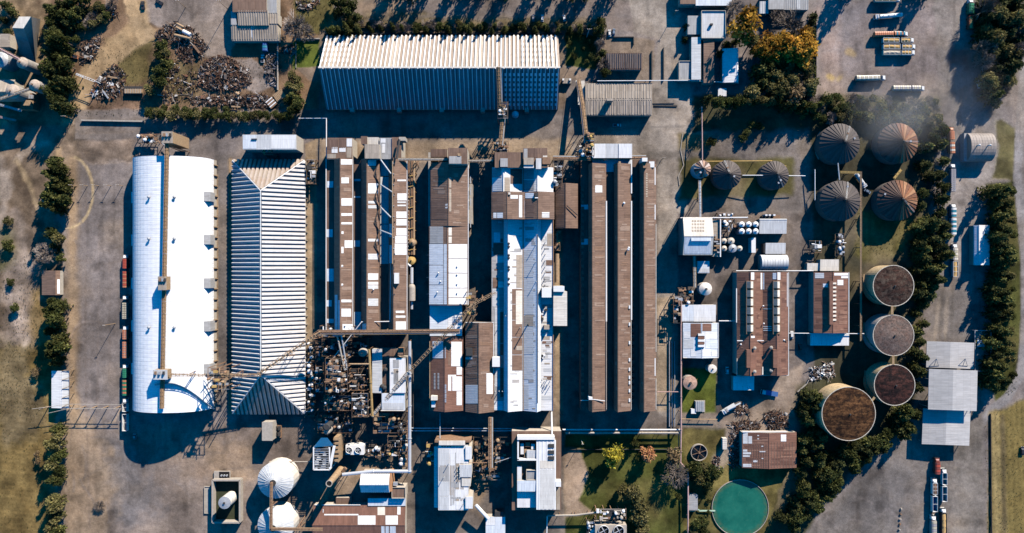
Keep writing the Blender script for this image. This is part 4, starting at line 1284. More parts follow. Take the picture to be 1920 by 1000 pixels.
# ---------------------------------------------------------------- white patchwork mill in the centre
def mill():
    B = bld('mill', 'central mill of white patchwork roofs with rows of small exhaust pipes', 980, 560, 'factory')
    # north head
    flat(B, 928, 980, 286, 314, 14, brown, M_WALL, 'y')
    f = flat(B, 981, 1026, 278, 314, 15, brown, M_WALL, 'y')
    patch(B, f, [(990, 1008, 279, 296)], dbrown)
    patch(B, f, [(982, 989, 279, 296)], grey)
    patch(B, f, [(1018, 1026, 292, 297)], cream)
    skirt_box(B, 'roof_cabin', 982, 1001, 296, 309, 14, 16.5, beige('y'))
    skirt_box(B, 'roof_cabin', 982, 1001, 309.4, 315, 14, 16, pale('y'))
    skirt_box(B, 'roof_cabin', 1005, 1015, 297, 317, 12, 16.5, pale('y'))
    skirt_box(B, 'roof_cabin', 1017, 1032, 295, 308, 12, 15.3, M_RUSTY)
    skirt_box(B, 'roof_cabin', 938, 952, 297, 313, 10, 14.5, grey('y'))
    # shaded twin ridges behind the head house
    p1 = gableNS(B, 923, 981, 315, 360, 944, 10, 13, white, M_DWALL)
    p2 = gableNS(B, 981, 1037, 315, 360, 1008, 10, 13, white, M_DWALL)
    patch(B, p1['w'], [(924, 941, 335, 359)], bluew)
    patch(B, p1['w'], [(923, 940, 316, 333)], grey)
    patch(B, p1['e'], [(957, 979, 317, 345)], dbrown)
    patch(B, p2['w'], [(982, 1001, 318, 336), (982, 1001, 338, 357)], grey)
    patch(B, p1['e'], [(946, 956, 333, 359)], beige)
    # brown cross block
    q1 = gableNS(B, 922, 984, 361, 411, 951, 15.5, 18, brown, M_DWALL)
    q2 = gableNS(B, 984, 1039, 361, 411, 1009, 15.5, 18, brown, M_DWALL)
    patch(B, q1['w'], [(923, 944, 362, 398)], dbrown)
    patch(B, q1['w'], [(925, 931, 399, 409)], white)
    patch(B, q1['w'], [(932, 943, 399, 409)], bluew)
    patch(B, q1['e'], [(957, 971, 366, 373), (973, 979, 366, 408)], white)
    patch(B, q2['w'], [(985, 1001, 362, 372), (981, 984, 376, 408)], bluew)
    patch(B, q2['w'], [(986, 1001, 376, 408)], dbrown)
    patch(B, q2['e'], [(1016, 1030, 398, 401), (1016, 1030, 402, 405), (1016, 1030, 406, 408)], white)
    skirt_box(B, 'roof_hatch', 1003, 1009, 362, 368, 15.5, 18.3, M_DARK)
    skirt_box(B, 'roof_hatch', 1003, 1009, 370, 372, 15.5, 18.2, M_WHITE)
    skirt_box(B, 'roof_hatch', 953, 957, 361, 365, 15.5, 18.4, cream('y'))
    # long southern range: low west aisle, two ridges, cluttered east aisle
    wa = flat(B, 922, 945, 412, 770, 8, grey, M_DWALL, 'x')
    patch(B, wa, [(926, 938, 436, 455)], bluew)
    patch(B, wa, [(925, 944, 456, 478)], dbrown)
    patch(B, wa, [(931, 945, 481, 493)], white)
    patch(B, wa, [(924, 934, 521, 540)], brown)
    patch(B, wa, [(934, 944, 528, 540)], white)
    patch(B, wa, [(923, 936, 542, 575), (928, 937, 577, 668), (928, 937, 690, 725)], pale)
    patch(B, wa, [(938, 944, 585, 643), (938, 944, 645, 666), (938, 944, 690, 745)], dbrown)
    patch(B, wa, [(924, 944, 752, 769)], bluew)
    skirt_box(B, 'roof_cabin', 923, 937, 670, 688, 8, 11.5, M_WHITE)
    p1 = gableNS(B, 945, 981, 412, 770, 953, 10, 12.8, white, M_DWALL, zb=7, cap=True)
    patch(B, p1['w'], [(946, 952, 412, 500), (946, 952, 501, 580), (946, 952, 581, 662), (946, 952, 663, 768)], bluew)
    patch(B, p1['e'], [(968, 979, 478, 540)], beige)
    patch(B, p1['e'], [(960, 979, 542, 570), (960, 979, 571, 600), (960, 979, 601, 632), (960, 979, 633, 665), (960, 979, 666, 695)], brown)
    patch(B, p1['e'], [(967, 979, 545, 608)], cream, t=.2)
    patch(B, p1['e'], [(968, 979, 649, 657)], beige, t=.2)
    p2 = gableNS(B, 981, 1014, 412, 770, 1007, 10, 13, bluew, M_DWALL, zb=7)
    patch(B, p2['w'], [(982, 1000, 470, 520), (982, 1000, 522, 590), (982, 1000, 592, 665), (982, 1000, 667, 712), (982, 991, 722, 768)], pale)
    patch(B, p2['w'], [(983, 1000, 592, 612)], beige, t=.16)
    patch(B, p2['e'], [(1009, 1013, 440, 540), (1009, 1013, 545, 660), (1009, 1013, 661, 756)], white)
    ea = flat(B, 1014, 1037, 412, 770, 9, white, M_WALL, 'x')
    patch(B, ea, [(1026, 1036, 438, 462)], beige)
    patch(B, ea, [(1024, 1036, 488, 498)], brown)
    patch(B, ea, [(1017, 1024, 640, 644)], maroon)
    patch(B, ea, [(1016, 1035, 742, 750)], pale)
    skirt_box(B, 'roof_cabin', 1016, 1034, 540, 558, 9, 14, M_WHITE)
    skirt_box(B, 'roof_cabin', 1020, 1030, 610, 618, 9, 12, beige('y'))
    an = flat(B, 1038, 1063, 547, 611, 12, cream, M_WALL, 'x', parapet=0)
    flat(B, 1038, 1058, 537, 547, 13, white, M_WALL, 'x')
    wm_ = [lambda ax: sheet('worn_white', (.58, .56, .53), ax, .08, .5), lambda ax: sheet('grimy_white', (.42, .39, .36), ax, .1, .5), pale, grey, beige]
    weather(B, p1['e'], 956, 979, 420, 768, 26, 11, wm_)
    weather(B, p2['w'], 983, 1004, 415, 768, 40, 12, wm_)
    weather(B, ea, 1016, 1036, 420, 768, 34, 13, wm_ + [brown])
    weather(B, wa, 923, 944, 415, 768, 22, 14, wm_ + [dbrown])
    for y in (457, 463, 479, 484, 501, 506, 523, 533):       # paired vent cowls on the first ridge
        vents(B, [(954, y)], 12.4, .42, .8, M_DARK)
    stacks(B, [(1022, 455 + 11.3 * k) for k in range(8)], 9, .22, 2.6)
    stacks(B, [(1004, 460), (1004, 492), (1005, 528)], 11.5, .2, 4)
    stacks(B, [(1016 + (k % 4) * 5, 712 + (k // 4) * 9 + (k % 2) * 3) for k in range(8)], 9, .2, 2.4)
    stacks(B, [(1036, 612), (1040, 611), (1044, 611), (1048, 611)], 9, .2, 2.2)
    stacks(B, [(929, 733), (936, 732), (942, 732), (950, 731)], 8, .22, 4.2)
    stacks(B, [(990, 608)], 11, .35, 9, M_DARK)
    stacks(B, [(948, 592), (975, 614)], 11, .22, 3)
    rr = random.Random(8)
    for k in range(12):
        x, y = rr.uniform(1010, 1024), rr.uniform(580, 600) if k < 8 else rr.uniform(662, 690)
        c = Q(x, y, 10)
        m = MB(); m.obox((c.x, c.y, 9.6 * ZK), rr.uniform(.8, 2.0), rr.uniform(.8, 2.0), 1.6)
        m.build('roof_machine', rr.choice([M_DARK, M_RUSTY, M_STEEL, M_WHITE]), B)
    gutter(B, 981, 315, 981, 770, 10.3, M_TAN, .4)
    gutter(B, 1037.5, 412, 1037.5, 770, 9.3, M_RUSTY, .5)
    gutter(B, 1008, 440, 1008, 756, 13.2, M_DARK, .35)
    m = MB(); m.tube(Q(1044, 434, 6), Q(1044, 470, 6), 1.0, 10); m.build('duct', M_RUSTY, B)
    m = MB(); m.tube(Q(1044, 476, 6), Q(1044, 530, 6), 1.4, 12); m.build('duct', M_TAN, B)
    return B


mill()


# ---------------------------------------------------------------- three-bay brown factory to the right of centre
def three_bay():
    B = bld('factory', 'three-bay brown sawtooth factory, darkest and straightest roofs right of centre', 1158, 535, 'factory')
    fl = flat(B, 1089, 1230, 300, 770, 7.5, dbrown, M_DWALL, 'y')
    patch(B, fl, [(1090, 1103, 384, 393), (1090, 1103, 448, 459)], bluew)
    for x0, xr, x1 in ((1104, 1111, 1136), (1152, 1159, 1183), (1200, 1208, 1230)):
        p = gableNS(B, x0, x1, 308, 770, xr, 10.5, 13.5, brown, M_DWALL, zb=7)
        mm_ = [lambda ax: sheet('worn_brown', (.29, .205, .155), ax, .1, .4), lambda ax: sheet('worn_brown', (.29, .205, .155), ax, .1, .4), lambda ax: sheet('old_brown', (.175, .108, .075), ax, .12, .5), lambda ax: sheet('old_brown', (.175, .108, .075), ax, .12, .5), lambda ax: sheet('rusted_sheet', (.235, .142, .092), ax, .15, .5)]
        weather(B, p['e'], xr + 3, x1 - 1, 310, 766, 42, x0, mm_)
        weather(B, p['w'], x0 + 1, xr - 1, 310, 766, 16, x0 + 1, mm_)
        if x0 == 1104:
            patch(B, p['e'], [(1116, 1129, 348, 361)], white)
            patch(B, p['e'], [(1112, 1134, 738, 768)], brown, t=.16)
        if x0 == 1200:
            for k in range(11):
                patch(B, p['e'], [(1211, 1214, 325 + k * 4.2, 327.6 + k * 4.2)], beige, 'slate')
    for x, a, b in ((1136.5, 603, 768), (1183.5, 600, 768), (1230, 420, 660), (1230, 710, 768)):
        gutter(B, x, a, x, b, 10.7, cream('x'), .3)
    for x, a, b in ((1137, 377, 603), (1184, 377, 600), (1228, 314, 347), (1228, 384, 412), (1228, 672, 705), (1184, 300, 363)):
        gutter(B, x, a, x, b, 10.8, M_WHITE, .75)
    for k, y in enumerate((573, 605, 640, 672, 690, 705, 715, 730, 748)):
        skirt_box(B, 'vent_box', 1179, 1182, y, y + 6, 10, 11.6, M_WHITE)
    vents(B, [(1170, 381), (1179, 465), (1178, 468)], 12.5, .4, .6)
    # ribbed aisle sheets beside the gutters, one part each
    for k in range(34):
        y = 352 + k * 12
        a, c = Q(1184, y, 8.3), Q(1191, y + 6.5, 8.3)
        m = MB(); m.box(a.x, c.y, 7.4 * ZK, c.x, a.y, 8.3 * ZK); m.build('aisle_rib', maroon('x'), B)
        a, c = Q(1090.5, y, 8.2), Q(1095, y + 6.5, 8.2)
        m = MB(); m.box(a.x, c.y, 7.4 * ZK, c.x, a.y, 8.2 * ZK); m.build('aisle_rib', brown('x'), B)
    m = MB(); m.beam(Q(1137, 603, 11), Q(1137, 768, 11), .35, .3); m.build('gutter', M_CONC, B)
    m = MB(); m.beam(Q(1089, 751, 9), Q(1104, 751, 11), .3); m.beam(Q(1105, 748, 14), Q(1134, 752, 12), .4); m.build('pipe', M_WHITE, B)
    skirt_box(B, 'roof_cabin', 1104, 1111, 745, 750, 10, 14.5, M_WHITE)
    # north heads
    n1 = flat(B, 1111, 1135, 270, 296, 12, white, M_WALL, 'y')
    n2 = flat(B, 1135.5, 1160, 270, 296, 11.7, pale, M_WALL, 'y')
    n3 = flat(B, 1160.5, 1185, 270, 296, 12, white, M_WALL, 'y')
    flat(B, 1111, 1185, 300, 322, 8.2, bluew, M_DWALL, 'y')
    skirt_box(B, 'roof_cabin', 1204, 1214, 296, 303, 7, 16, M_WHITE)
    skirt_box(B, 'roof_cabin', 1217, 1227, 303, 314, 7, 12, M_WHITE)
    skirt_box(B, 'roof_cabin', 1160, 1164, 303, 312, 7, 13, M_TAN)
    skirt_box(B, 'roof_cabin', 1206, 1213, 304, 315, 7, 15, M_RUSTY)
    return B


three_bay()
B = bld('shed', 'small brown gabled annex leaning on the west side of the three-bay factory', 1066, 388)
p = gableNS(B, 1042, 1083, 345, 428, 1061, 8, 10.5, brown, M_DWALL)
patch(B, p['w'], [(1043, 1058, 402, 426)], dbrown)
m = MB(); m.tube(Q(1063, 386, 11), Q(1083, 404, 9), .3, 8); m.build('pipe', M_DARK, B)

ZK = 1.0
# ---------------------------------------------------------------- small buildings, north side
B = bld('shed', 'dark ribbed shed with plain sloping roof north of the wider beige shed', 1170, 115)
flat(B, 1137, 1204, 100, 129, 6, dbrown, M_WALL, 'y', 1.5, .16, fall=1.6)
patch(B, plane3(P(1137, 129, 4.4), P(1204, 129, 4.4), P(1204, 100, 6)) + ('y',), [(1138 + 8.2 * k, 1145.2 + 8.2 * k, 101, 128) for k in range(8)], lambda ax: sheet('dull_sheet', (.22, .175, .15), ax, .15, .5), 'roof_sheet', 1.3)
B = bld('shed', 'wide beige ribbed shed with low gable beside the brown conveyor', 1160, 187)
p = gableEW(B, 1098, 1222, 157, 216, 187, 6, 6.7, beige, M_WALL, 1.4, .2)
patch(B, p['s'], [(1099 + 11.1 * k, 1108.8 + 11.1 * k, 190, 215) for k in range(11)], lambda ax: sheet('dull_beige', (.36, .30, .245), ax, .12, .5), 'roof_sheet', 1.4)
patch(B, p['n'], [(1099 + 11.1 * k, 1108.8 + 11.1 * k, 158, 185) for k in range(11)], beige, 'roof_sheet', 1.4)
skirt_box(B, 'roof_cabin', 1138, 1150, 185, 189, 6, 14, beige('y'))
B = bld('shed', 'low white concrete ramp house along the brown conveyor', 1091, 175)
flat(B, 1084, 1096, 152, 196, 4.5, cream, M_CONC, 'x')
B = bld('shed', 'tiny stone hut with white corners beside the huge warehouse', 1063, 151)
flat(B, 1055, 1071, 147, 156, 3.2, beige, M_CONC, 'y')
for x in (1056, 1069):
    skirt_box(B, 'corner_post', x - 1.6, x + 1.6, 147.5, 151, 0, 3.9, M_WHITE)

B = bld('workshop', 'workshop of stepped ribbed roofs between paved lot and scrap yard', 477, 38)
flat(B, 436, 499, -30, 22, 9, brown, M_WALL, 'y')
flat(B, 433, 443, 21, 46, 7, grey, M_WALL, 'y')
f = flat(B, 445, 502, 20, 46, 8.6, beige, M_WALL, 'y', 1.5, .2, fall=1.5)
p = plane3(P(433, 75, 4.6), P(502, 75, 4.6), P(502, 45, 6.4)) + ('y',)
flat(B, 433, 520, 45, 75, 6.4, beige, M_WALL, 'y', 1.5, .2, fall=1.8)
patch(B, p, [(471, 475, 48, 74)], white)
patch(B, p, [(434 + 9.3 * k, 442 + 9.3 * k, 47, 74) for k in range(4)], beige, 'roof_sheet', 1.5)
patch(B, p, [(476 + 8.8 * k, 483.6 + 8.8 * k, 47, 74) for k in range(5)], beige, 'roof_sheet', 1.5)
flat(B, 501, 518, -30, 24, 7.5, grey, M_WALL, 'y')
flat(B, 503, 521, 24.5, 44, 7, beige, M_WALL, 'y', 1.5, .2)

B = bld('house', 'pale office block with smooth grey roof near the orange trees', 1335, 46, 'house')
f = flat(B, 1315, 1360, 21, 72, 7.5, pale, M_WALL, 'y', parapet=.7)
flat(B, 1290, 1314, 30, 64, 6, grey, M_WALL, 'y')
skirt_box(B, 'roof_vent', 1332, 1337, 44, 47, 7, 9, M_DARK)
B = bld('house', 'narrow twin-roofed house, grey and brown strips side by side', 1318, 112, 'house')
flat(B, 1297, 1314, 70, 149, 6.5, pale, M_WALL, 'x')
flat(B, 1320, 1339, 73, 155, 7, brown, M_WALL, 'x')
gutter(B, 1273, 150, 1385, 156, 5, M_WHITE, .4)
B = bld('house', 'small bluish-grey flat-roofed house by the concrete road', 1286, 133, 'house')
flat(B, 1273, 1298, 115, 150, 5, grey, M_WALL, 'y', parapet=.5)
B = bld('house', 'house with white roof lying in the shade of the orange trees', 1368, 123, 'house')
p = gableNS(B, 1355, 1384, 92, 155, 1382, 5, 6.4, white, M_WALL, ze2=6.0)
B = bld('kiosk', 'small square white kiosk south of the shaded white house', 1353, 173)
flat(B, 1347, 1362, 166, 180, 3.5, white, M_WALL, 'y')
B = bld('house', 'building at the top edge with white roof, mostly cut off by the frame', 1325, -8, 'house')
flat(B, 1276, 1304, -40, 7, 7, brown, M_WALL, 'y')
flat(B, 1305, 1372, -40, 10, 6, bluew, M_WALL, 'y')
B = bld('house', 'row of grey roofs at the top edge behind the orange trees', 1470, 2, 'house')
flat(B, 1425, 1441, 3, 25, 5, pale, M_WALL, 'y', 1.0, .12)
flat(B, 1441.5, 1470, -30, 17, 6.5, grey, M_WALL, 'y')
f = flat(B, 1470.5, 1516, -30, 18, 6, grey, M_WALL, 'y', 1.2, .15)
patch(B, f, [(1494, 1500, -20, 17)], pale)

B = bld('headhouse', 'flat white elevator head house north of the hipped warehouse', 505, 272)
f = flat(B, 455, 555, 253, 280, 15, pale, M_WALL, 'y')
patch(B, f, [(456, 481, 254, 279)], bluew)  # bluish panel puts the left part's shadow into the roof colour
patch(B, f, [(508, 554, 254, 279)], white)
skirt_box(B, 'roof_hatch', 471, 481, 260, 262, 14, 15.6, M_DARK)

# left edge
B = bld('shed', 'small brown gabled hut with one white side at the hedge', 96, 530)
p = gableNS(B, 79, 112, 508, 553, 104, 3.5, 5.5, brown, M_WALL)
patch(B, p['e'], [(107, 112, 524, 551)], white)
B = bld('canopy', 'white weighbridge canopy with timber frames left of the gravel yard', 113, 728, 'canopy')
for k in range(4):
    for x in (99, 130):
        c = P(x, 695 + k * 22, 5)
        m = MB(); m.box(c.x - .15, c.y - .15, 0, c.x + .15, c.y + .15, 5); m.build('post', M_TAN, B)
f = gableNS(B, 97, 129, 696, 765, 117, 5.2, 6.0, white, M_STEEL, zb=4.6)
patch(B, f['e'], [(117.5, 128, 697 + k * 17, 712 + k * 17) for k in range(4)], pale)
for k in range(5):
    m = MB(); m.beam(P(116, 696 + k * 17, 6.3), P(138, 690 + k * 16, 6.6), .35); m.build('rafter', M_TAN, B)
m = MB(); m.beam(P(131, 692, 6.4), P(131, 762, 6.4), .35); m.build('purlin', M_TAN, B)
m = MB(); m.beam(P(137, 685, 6.4), P(124, 694, 6.4), .35); m.build('purlin', M_TAN, B)

# elevator group in the upper left corner
B = bld('silo_tower', 'tall hopper tower with small beige top and long sloping side, upper left', 50, 80, 'tower')
tp = [P(37, 32, 22), P(59, 32, 22), P(45, 54, 22), P(24, 53, 22)]
bt = [P(48, 36, 0), P(76, 36, 0), P(67, 118, 0), P(40, 112, 0)]
m = MB(); m.hexa([bt[3], bt[2], bt[1], bt[0]], [tp[3], tp[2], tp[1], tp[0]]); m.build('wall', plain('weathered_concrete', (.30, .275, .25), .9, var=.2, dirt=.5), B)
m = MB(); m.hexa([Vector((p.x, p.y, 22.01)) for p in (tp[3], tp[2], tp[1], tp[0])], [Vector((p.x, p.y, 22.5)) for p in (tp[3], tp[2], tp[1], tp[0])]); m.build('roof', cream('y'), B)
for lab, x, y, r, z in (('round beige silo with stained dome beside the hopper tower', 42, 118, 10, 16), ('white dome-topped silo at the tip of the upper-left grain elevator', 65, 160, 10, 17),
                        ('broad beige silo at left edge crossed by a pale conveyor', 24, 172, 13, 15), ('galvanised silo cut by the left edge of the frame', 1, 112, 14, 10)):
    t = bld('silo', lab, x, y, 'silo', 'silos of the upper-left grain elevator')
    c = P(x, y, z); rr = r / 3
    m = MB(); m.lathe((c.x, c.y, 0), [(rr, 0), (rr, z)], 24, False); m.build('shell', plain('weathered_concrete', (.30, .275, .25)) if x > 5 else M_STEEL, t)
    m = MB(); m.lathe((c.x, c.y, z), [(rr + .15, 0), (rr * .8, .9), (rr * .35, 1.9), (.05, 2.2)], 24); m.build('dome', plain('stained_dome', (.40, .33, .27), .8, var=.25, dirt=.6, dirtcol=(.3, .2, .14)) if x > 5 else M_STEEL, t)
    m = MB(); m.lathe((c.x, c.y, z + 2), [(.5, 0), (.5, .8)], 8); m.build('hatch', M_RUSTY, t)
B = bld('elevator_house', 'low elevator house with pale gable at the left edge', 8, 162)
gableEW(B, -30, 28, 150, 185, 172, 8, 11, beige, M_WALL)
B = bld('machine_deck', 'rusty machine deck among the upper-left silos', 50, 190, 'platform')
skirt_box(B, 'deck', 38, 62, 175, 205, 0, 6, M_RUSTY)
for k in range(5):
    skirt_box(B, 'hopper', 40 + k * 4.4, 43 + k * 4.4, 178, 185, 6, 7.5, M_STEEL)
skirt_box(B, 'machine_box', 42, 58, 188, 198, 6, 8, M_TAN)
B = bld('shed', 'long pale shed cut by the top-left corner', 8, 40)
flat(B, -40, 18, 64, 88, 6, beige, M_WALL, 'x')


# ---------------------------------------------------------------- process yard east of the factories
B = bld('process_house', 'white gabled process house with cream north slope beside the small tanks', 1310, 443)
p = gableEW(B, 1281, 1335, 408, 478, 443, 13, 16, cream, M_WALL)
patch(B, p['s'], [(1283, 1333, 445, 476)], bluew)
for k in range(5):
    for j in range(4):
        patch(B, p['n'], [(1297 + k * 5, 1300.5 + k * 5, 413 + j * 6, 416.5 + j * 6)], beige, 'skylight')
skirt_box(B, 'roof_cabin', 1296, 1333, 446, 452, 13, 16.2, bluew('y'))
f = flat(B, 1336, 1350, 413, 481, 8, beige, M_RUSTY, 'x')
skirt_box(B, 'parapet', 1350, 1352, 411, 482, 0, 9, M_WHITE)
rr = random.Random(4)
for k in range(9):
    skirt_box(B, 'roof_machine', 1337 + rr.random() * 8, 1341 + rr.random() * 10, 440 + k * 4, 442.5 + k * 4, 8, 9.5, rr.choice([M_RUSTY, M_STEEL, M_TAN]))


def vessel(label, px, py, r, z, mat, top=None, name='tank', group=None, cone=.5, ring=True, hatch=True):
    """Upright vessel: shell with hoops, shallow cone top, hatch. (px,py) and r in photo pixels at the top edge."""
    c = P(px, py, z); R = r / S * (1 - z / H)
    t = thing(name, label, 'tank', (c.x, c.y, 0), group)
    m = MB(); m.lathe((c.x, c.y, 0), [(R, 0), (R, z)], 24, False); m.build('shell', mat, t)
    m = MB(); m.lathe((c.x, c.y, z), [(R + .06, -.12), (R + .06, .06), (R * .5, cone * .6), (.12, cone)], 24); m.build('roof', top or mat, t)
    if ring:
        m = MB()
        for h in (z * .35, z * .7):
            m.lathe((c.x, c.y, h), [(R + .1, 0), (R + .1, .2)], 24, False)
        m.build('hoop', M_STEEL, t)
    if hatch:
        m = MB(); m.tube((c.x, c.y, z + cone - .1), (c.x, c.y, z + cone + .5), max(.2, R * .18), 8); m.build('hatch', M_DARK, t)
    return t


pos = ('leftmost', 'middle', 'rightmost')
for j, y in enumerate((421, 434)):
    for i, x in enumerate((1391, 1404, 1417)):
        vessel('small steel cyclone tank, %s of the %s row of three' % (pos[i], ('upper', 'lower')[j]), x, y, 5.2, 8, M_STEEL, M_WHITE, 'cyclone_tank', 'six small steel cyclone tanks', .9, True, True)
for lab, x, y, r, z in (('upper-left small cream tank of the group beside the process house', 1358, 452, 5, 6), ('upper-right round cream tank of the group beside the process house', 1371, 452, 6.2, 7), ('lower-left cream tank of the group beside the process house', 1358, 466, 5, 6),
                        ('largest grey-topped tank of the group beside the process house', 1374, 466, 7.5, 7), ('lower-right small cream tank of the group, next to white beam', 1387, 466, 5, 6)):
    vessel(lab, x, y, r, z, M_CONC, M_STEEL if r > 7 else plain('cream_paint', (.6, .52, .42), .6, dirt=.4), 'tank', 'five round tanks beside the process house', .8)
m = MB(); a, c = P(1409, 446, 6), P(1417, 474, 6); m.box(a.x, c.y, 0, c.x, a.y, 6)
tag(m.build('white_box_duct', M_WHITE), 'tall narrow white box duct between the small tanks and grey roofs', 'duct')
B = bld('shed', 'grey gabled shed with three small vents north of the process yard', 1448, 424)
p = gableEW(B, 1424, 1474, 411, 438, 412, 5, 5.8, pale, M_WALL)
for x in (1437, 1443.5, 1452):
    skirt_box(B, 'roof_vent', x - 2, x + 2, 402, 405, 0, 5.5, M_WHITE)
skirt_box(B, 'equipment_pad', 1429, 1446, 405, 410, 0, 3, M_DARK); skirt_box(B, 'equipment_pad', 1449, 1463, 404, 410, 0, 3.4, M_RUSTY)
B = bld('shed', 'small grey flat-roofed shed just north of the grey vault', 1454, 466)
f = flat(B, 1436, 1473, 456, 476, 5, pale, M_WALL, 'y')
skirt_box(B, 'side_hopper', 1432, 1436, 457, 475, 0, 4.5, M_DARK)
B = bld('barrel_shed', 'small ribbed grey barrel-vault shed behind the red-brown twin-gabled factory', 1452, 492, 'shed')
a, c = P(1427, 478, 6), P(1477, 507, 6)
for k in range(10):
    m = MB(); x0 = a.x + (c.x - a.x) * k / 10; x1 = a.x + (c.x - a.x) * (k + .93) / 10
    for s in range(12):
        t0, t1 = math.pi * s / 12, math.pi * (s + 1) / 12
        q = lambda t: ((a.y + c.y) / 2 + (a.y - c.y) / 2 * math.cos(t), 4 + 4.2 * math.sin(t))
        m.poly([(x0, *q(t0)), (x1, *q(t0)), (x1, *q(t1)), (x0, *q(t1))])
    m.poly([(x0, (a.y + c.y) / 2 + (a.y - c.y) / 2 * math.cos(math.pi * s / 12), 4 + 4.2 * math.sin(math.pi * s / 12)) for s in range(13)])
    m.build('roof_bay', pale('y'), B)
m = MB(); m.box(a.x + .1, c.y + .2, 0, c.x - .6, a.y - .2, 4.2); m.build('wall', M_WALL, B)
B = bld('shed', 'small bluish roof in shade below the process house', 1319, 500)
f = flat(B, 1308, 1330, 490, 512, 5, bluew, M_WALL, 'y'); patch(B, f, [(1309, 1329, 504, 511)], pale)
vessel('white dome-topped tank on grass between pipe racks', 1323, 542, 12, 7, plain('white_tank', (.72, .66, .58), .5, dirt=.3), None, 'tank', None, 1.6)
B = bld('shed', 'white flat shed next to the patchwork-roofed shed', 1310, 587)
f = flat(B, 1277, 1342, 572, 603, 6, white, M_WALL, 'y'); patch(B, f, [(1278, 1301, 573, 602)], bluew)
B = bld('shed', 'patchwork gabled shed, white, grey and brown sheets mixed', 1314, 638)
p = gableNS(B, 1281, 1347, 606, 671, 1316, 7, 9, bluew, M_WALL)
patch(B, p['w'], [(1295, 1314, 607, 632)], maroon); patch(B, p['e'], [(1317, 1334, 607, 621)], maroon)
patch(B, p['w'], [(1282, 1294, 622, 634), (1295, 1305, 655, 669)], white); patch(B, p['w'], [(1282, 1300, 635, 654)], pale)
patch(B, p['e'], [(1322, 1345, 622, 636), (1334, 1345, 659, 668), (1317, 1333, 655, 669)], white); patch(B, p['e'], [(1323, 1346, 637, 654)], bluew)
for y in (626, 637, 647):
    skirt_box(B, 'skylight', 1309, 1322, y, y + 4, 8, 9.9, M_WHITE)
for y0, y1 in ((630, 636), (641, 646)):
    skirt_box(B, 'skylight_base', 1309, 1321, y0 + .5, y1, 8, 9.7, maroon('x'))
gutter(B, 1281, 671, 1347, 671, 7.3, cream('x'), .4); gutter(B, 1347, 606, 1347, 671, 7.3, M_WHITE, .3)
vessel('small white tank tucked in the shade below the patchwork shed', 1336, 692, 8, 7, plain('white_tank', (.72, .66, .58)), None, 'tank')
vessel('rust-topped round tank on the lawn corner beside the pipe rack', 1294, 718, 13, 7, M_WALL, plain('pinkish_rust', (.42, .27, .20), .85, var=.3, dirt=.5), 'tank', None, 1.0)
B = bld('pump_house', 'silver pump container on a small lawn plinth', 1311, 762, 'pump house')
skirt_box(B, 'plinth', 1302, 1322, 751, 773, 0, .5, M_CONC)
for k in range(4):
    skirt_box(B, 'roof_sheet', 1304.5 + k * 4, 1308 + k * 4, 753, 772, 0, 3 + .2 * (k % 2), M_STEEL)
skirt_box(B, 'cabinet', 1296, 1305, 767, 776, 0, 2.5, M_WHITE)

# red-brown twin-gabled factory with skylights
B = bld('factory', 'red-brown twin-gabled factory with two ladders of skylight hoods', 1429, 607, 'factory')
g1 = gableNS(B, 1382, 1430, 511, 703, 1407, 9, 12.5, maroon, M_WALL)
g2 = gableNS(B, 1430, 1477, 511, 703, 1457, 9, 12.5, maroon, M_WALL)
mr_ = [lambda ax: sheet('worn_maroon', (.26, .145, .10), ax, .1, .4), lambda ax: sheet('old_maroon', (.14, .07, .05), ax, .12, .5), lambda ax: sheet('old_maroon', (.14, .07, .05), ax, .12, .5)]
weather(B, g1['w'], 1383, 1398, 513, 700, 16, 21, mr_); weather(B, g1['e'], 1416, 1429, 513, 700, 16, 22, mr_); weather(B, g2['w'], 1431, 1448, 513, 700, 16, 23, mr_); weather(B, g2['e'], 1464, 1476, 513, 700, 16, 24, mr_)
for xr in (1407, 1457):
    for k in range(6):
        y0 = 528 + k * 16.3
        a = [P(xr - 7, y0, 13), P(xr + 6, y0 + 12.5, 13)]
        m = MB(); x0, x1, yn, ys = a[0].x, a[1].x, a[0].y, a[1].y; xm = (x0 + x1) / 2
        m.poly([(x0, yn, 12.6), (x0, ys, 12.6), (xm, ys, 14.2), (xm, yn, 14.2)]); m.build('skylight', beige('x'), B)
        m = MB(); m.poly([(x1, yn, 12.6), (xm, yn, 14.2), (xm, ys, 14.2), (x1, ys, 12.6)]); m.poly([(x0, yn, 11), (x1, yn, 11), (x1, yn, 12.6), (xm, yn, 14.2), (x0, yn, 12.6)]); m.poly([(x0, ys, 11), (x1, ys, 11), (x1, ys, 12.6), (xm, ys, 14.2), (x0, ys, 12.6)])
        m.build('skylight', cream('x'), B)
    skirt_box(B, 'monitor_base', xr - 7.5, xr + 6.5, 527, 627, 11, 12.7, M_RUSTY)
    skirt_box(B, 'roof_monitor', xr - 7, xr, 656, 690, 10, 14, maroon('x'))
patch(B, g1['e'], [(1408, 1414, 511, 525), (1408, 1415, 630, 634)], white); patch(B, g2['e'], [(1457, 1463, 511, 525)], white)
patch(B, g1['e'], [(1426, 1429, 512, 543)], white); patch(B, g2['w'], [(1449, 1456, 512, 524), (1431, 1433, 512, 543)], bluew)
patch(B, g2['w'], [(1431, 1447, y, y + 1.4) for y in (612, 615.5, 619)], pale); patch(B, g2['w'], [(1431, 1447, 579, 580)], pale)
gutter(B, 1382, 639, 1432, 639, 10.5, M_WHITE, .5); gutter(B, 1432, 639.5, 1477, 639.5, 10.2, M_DARK, .5)
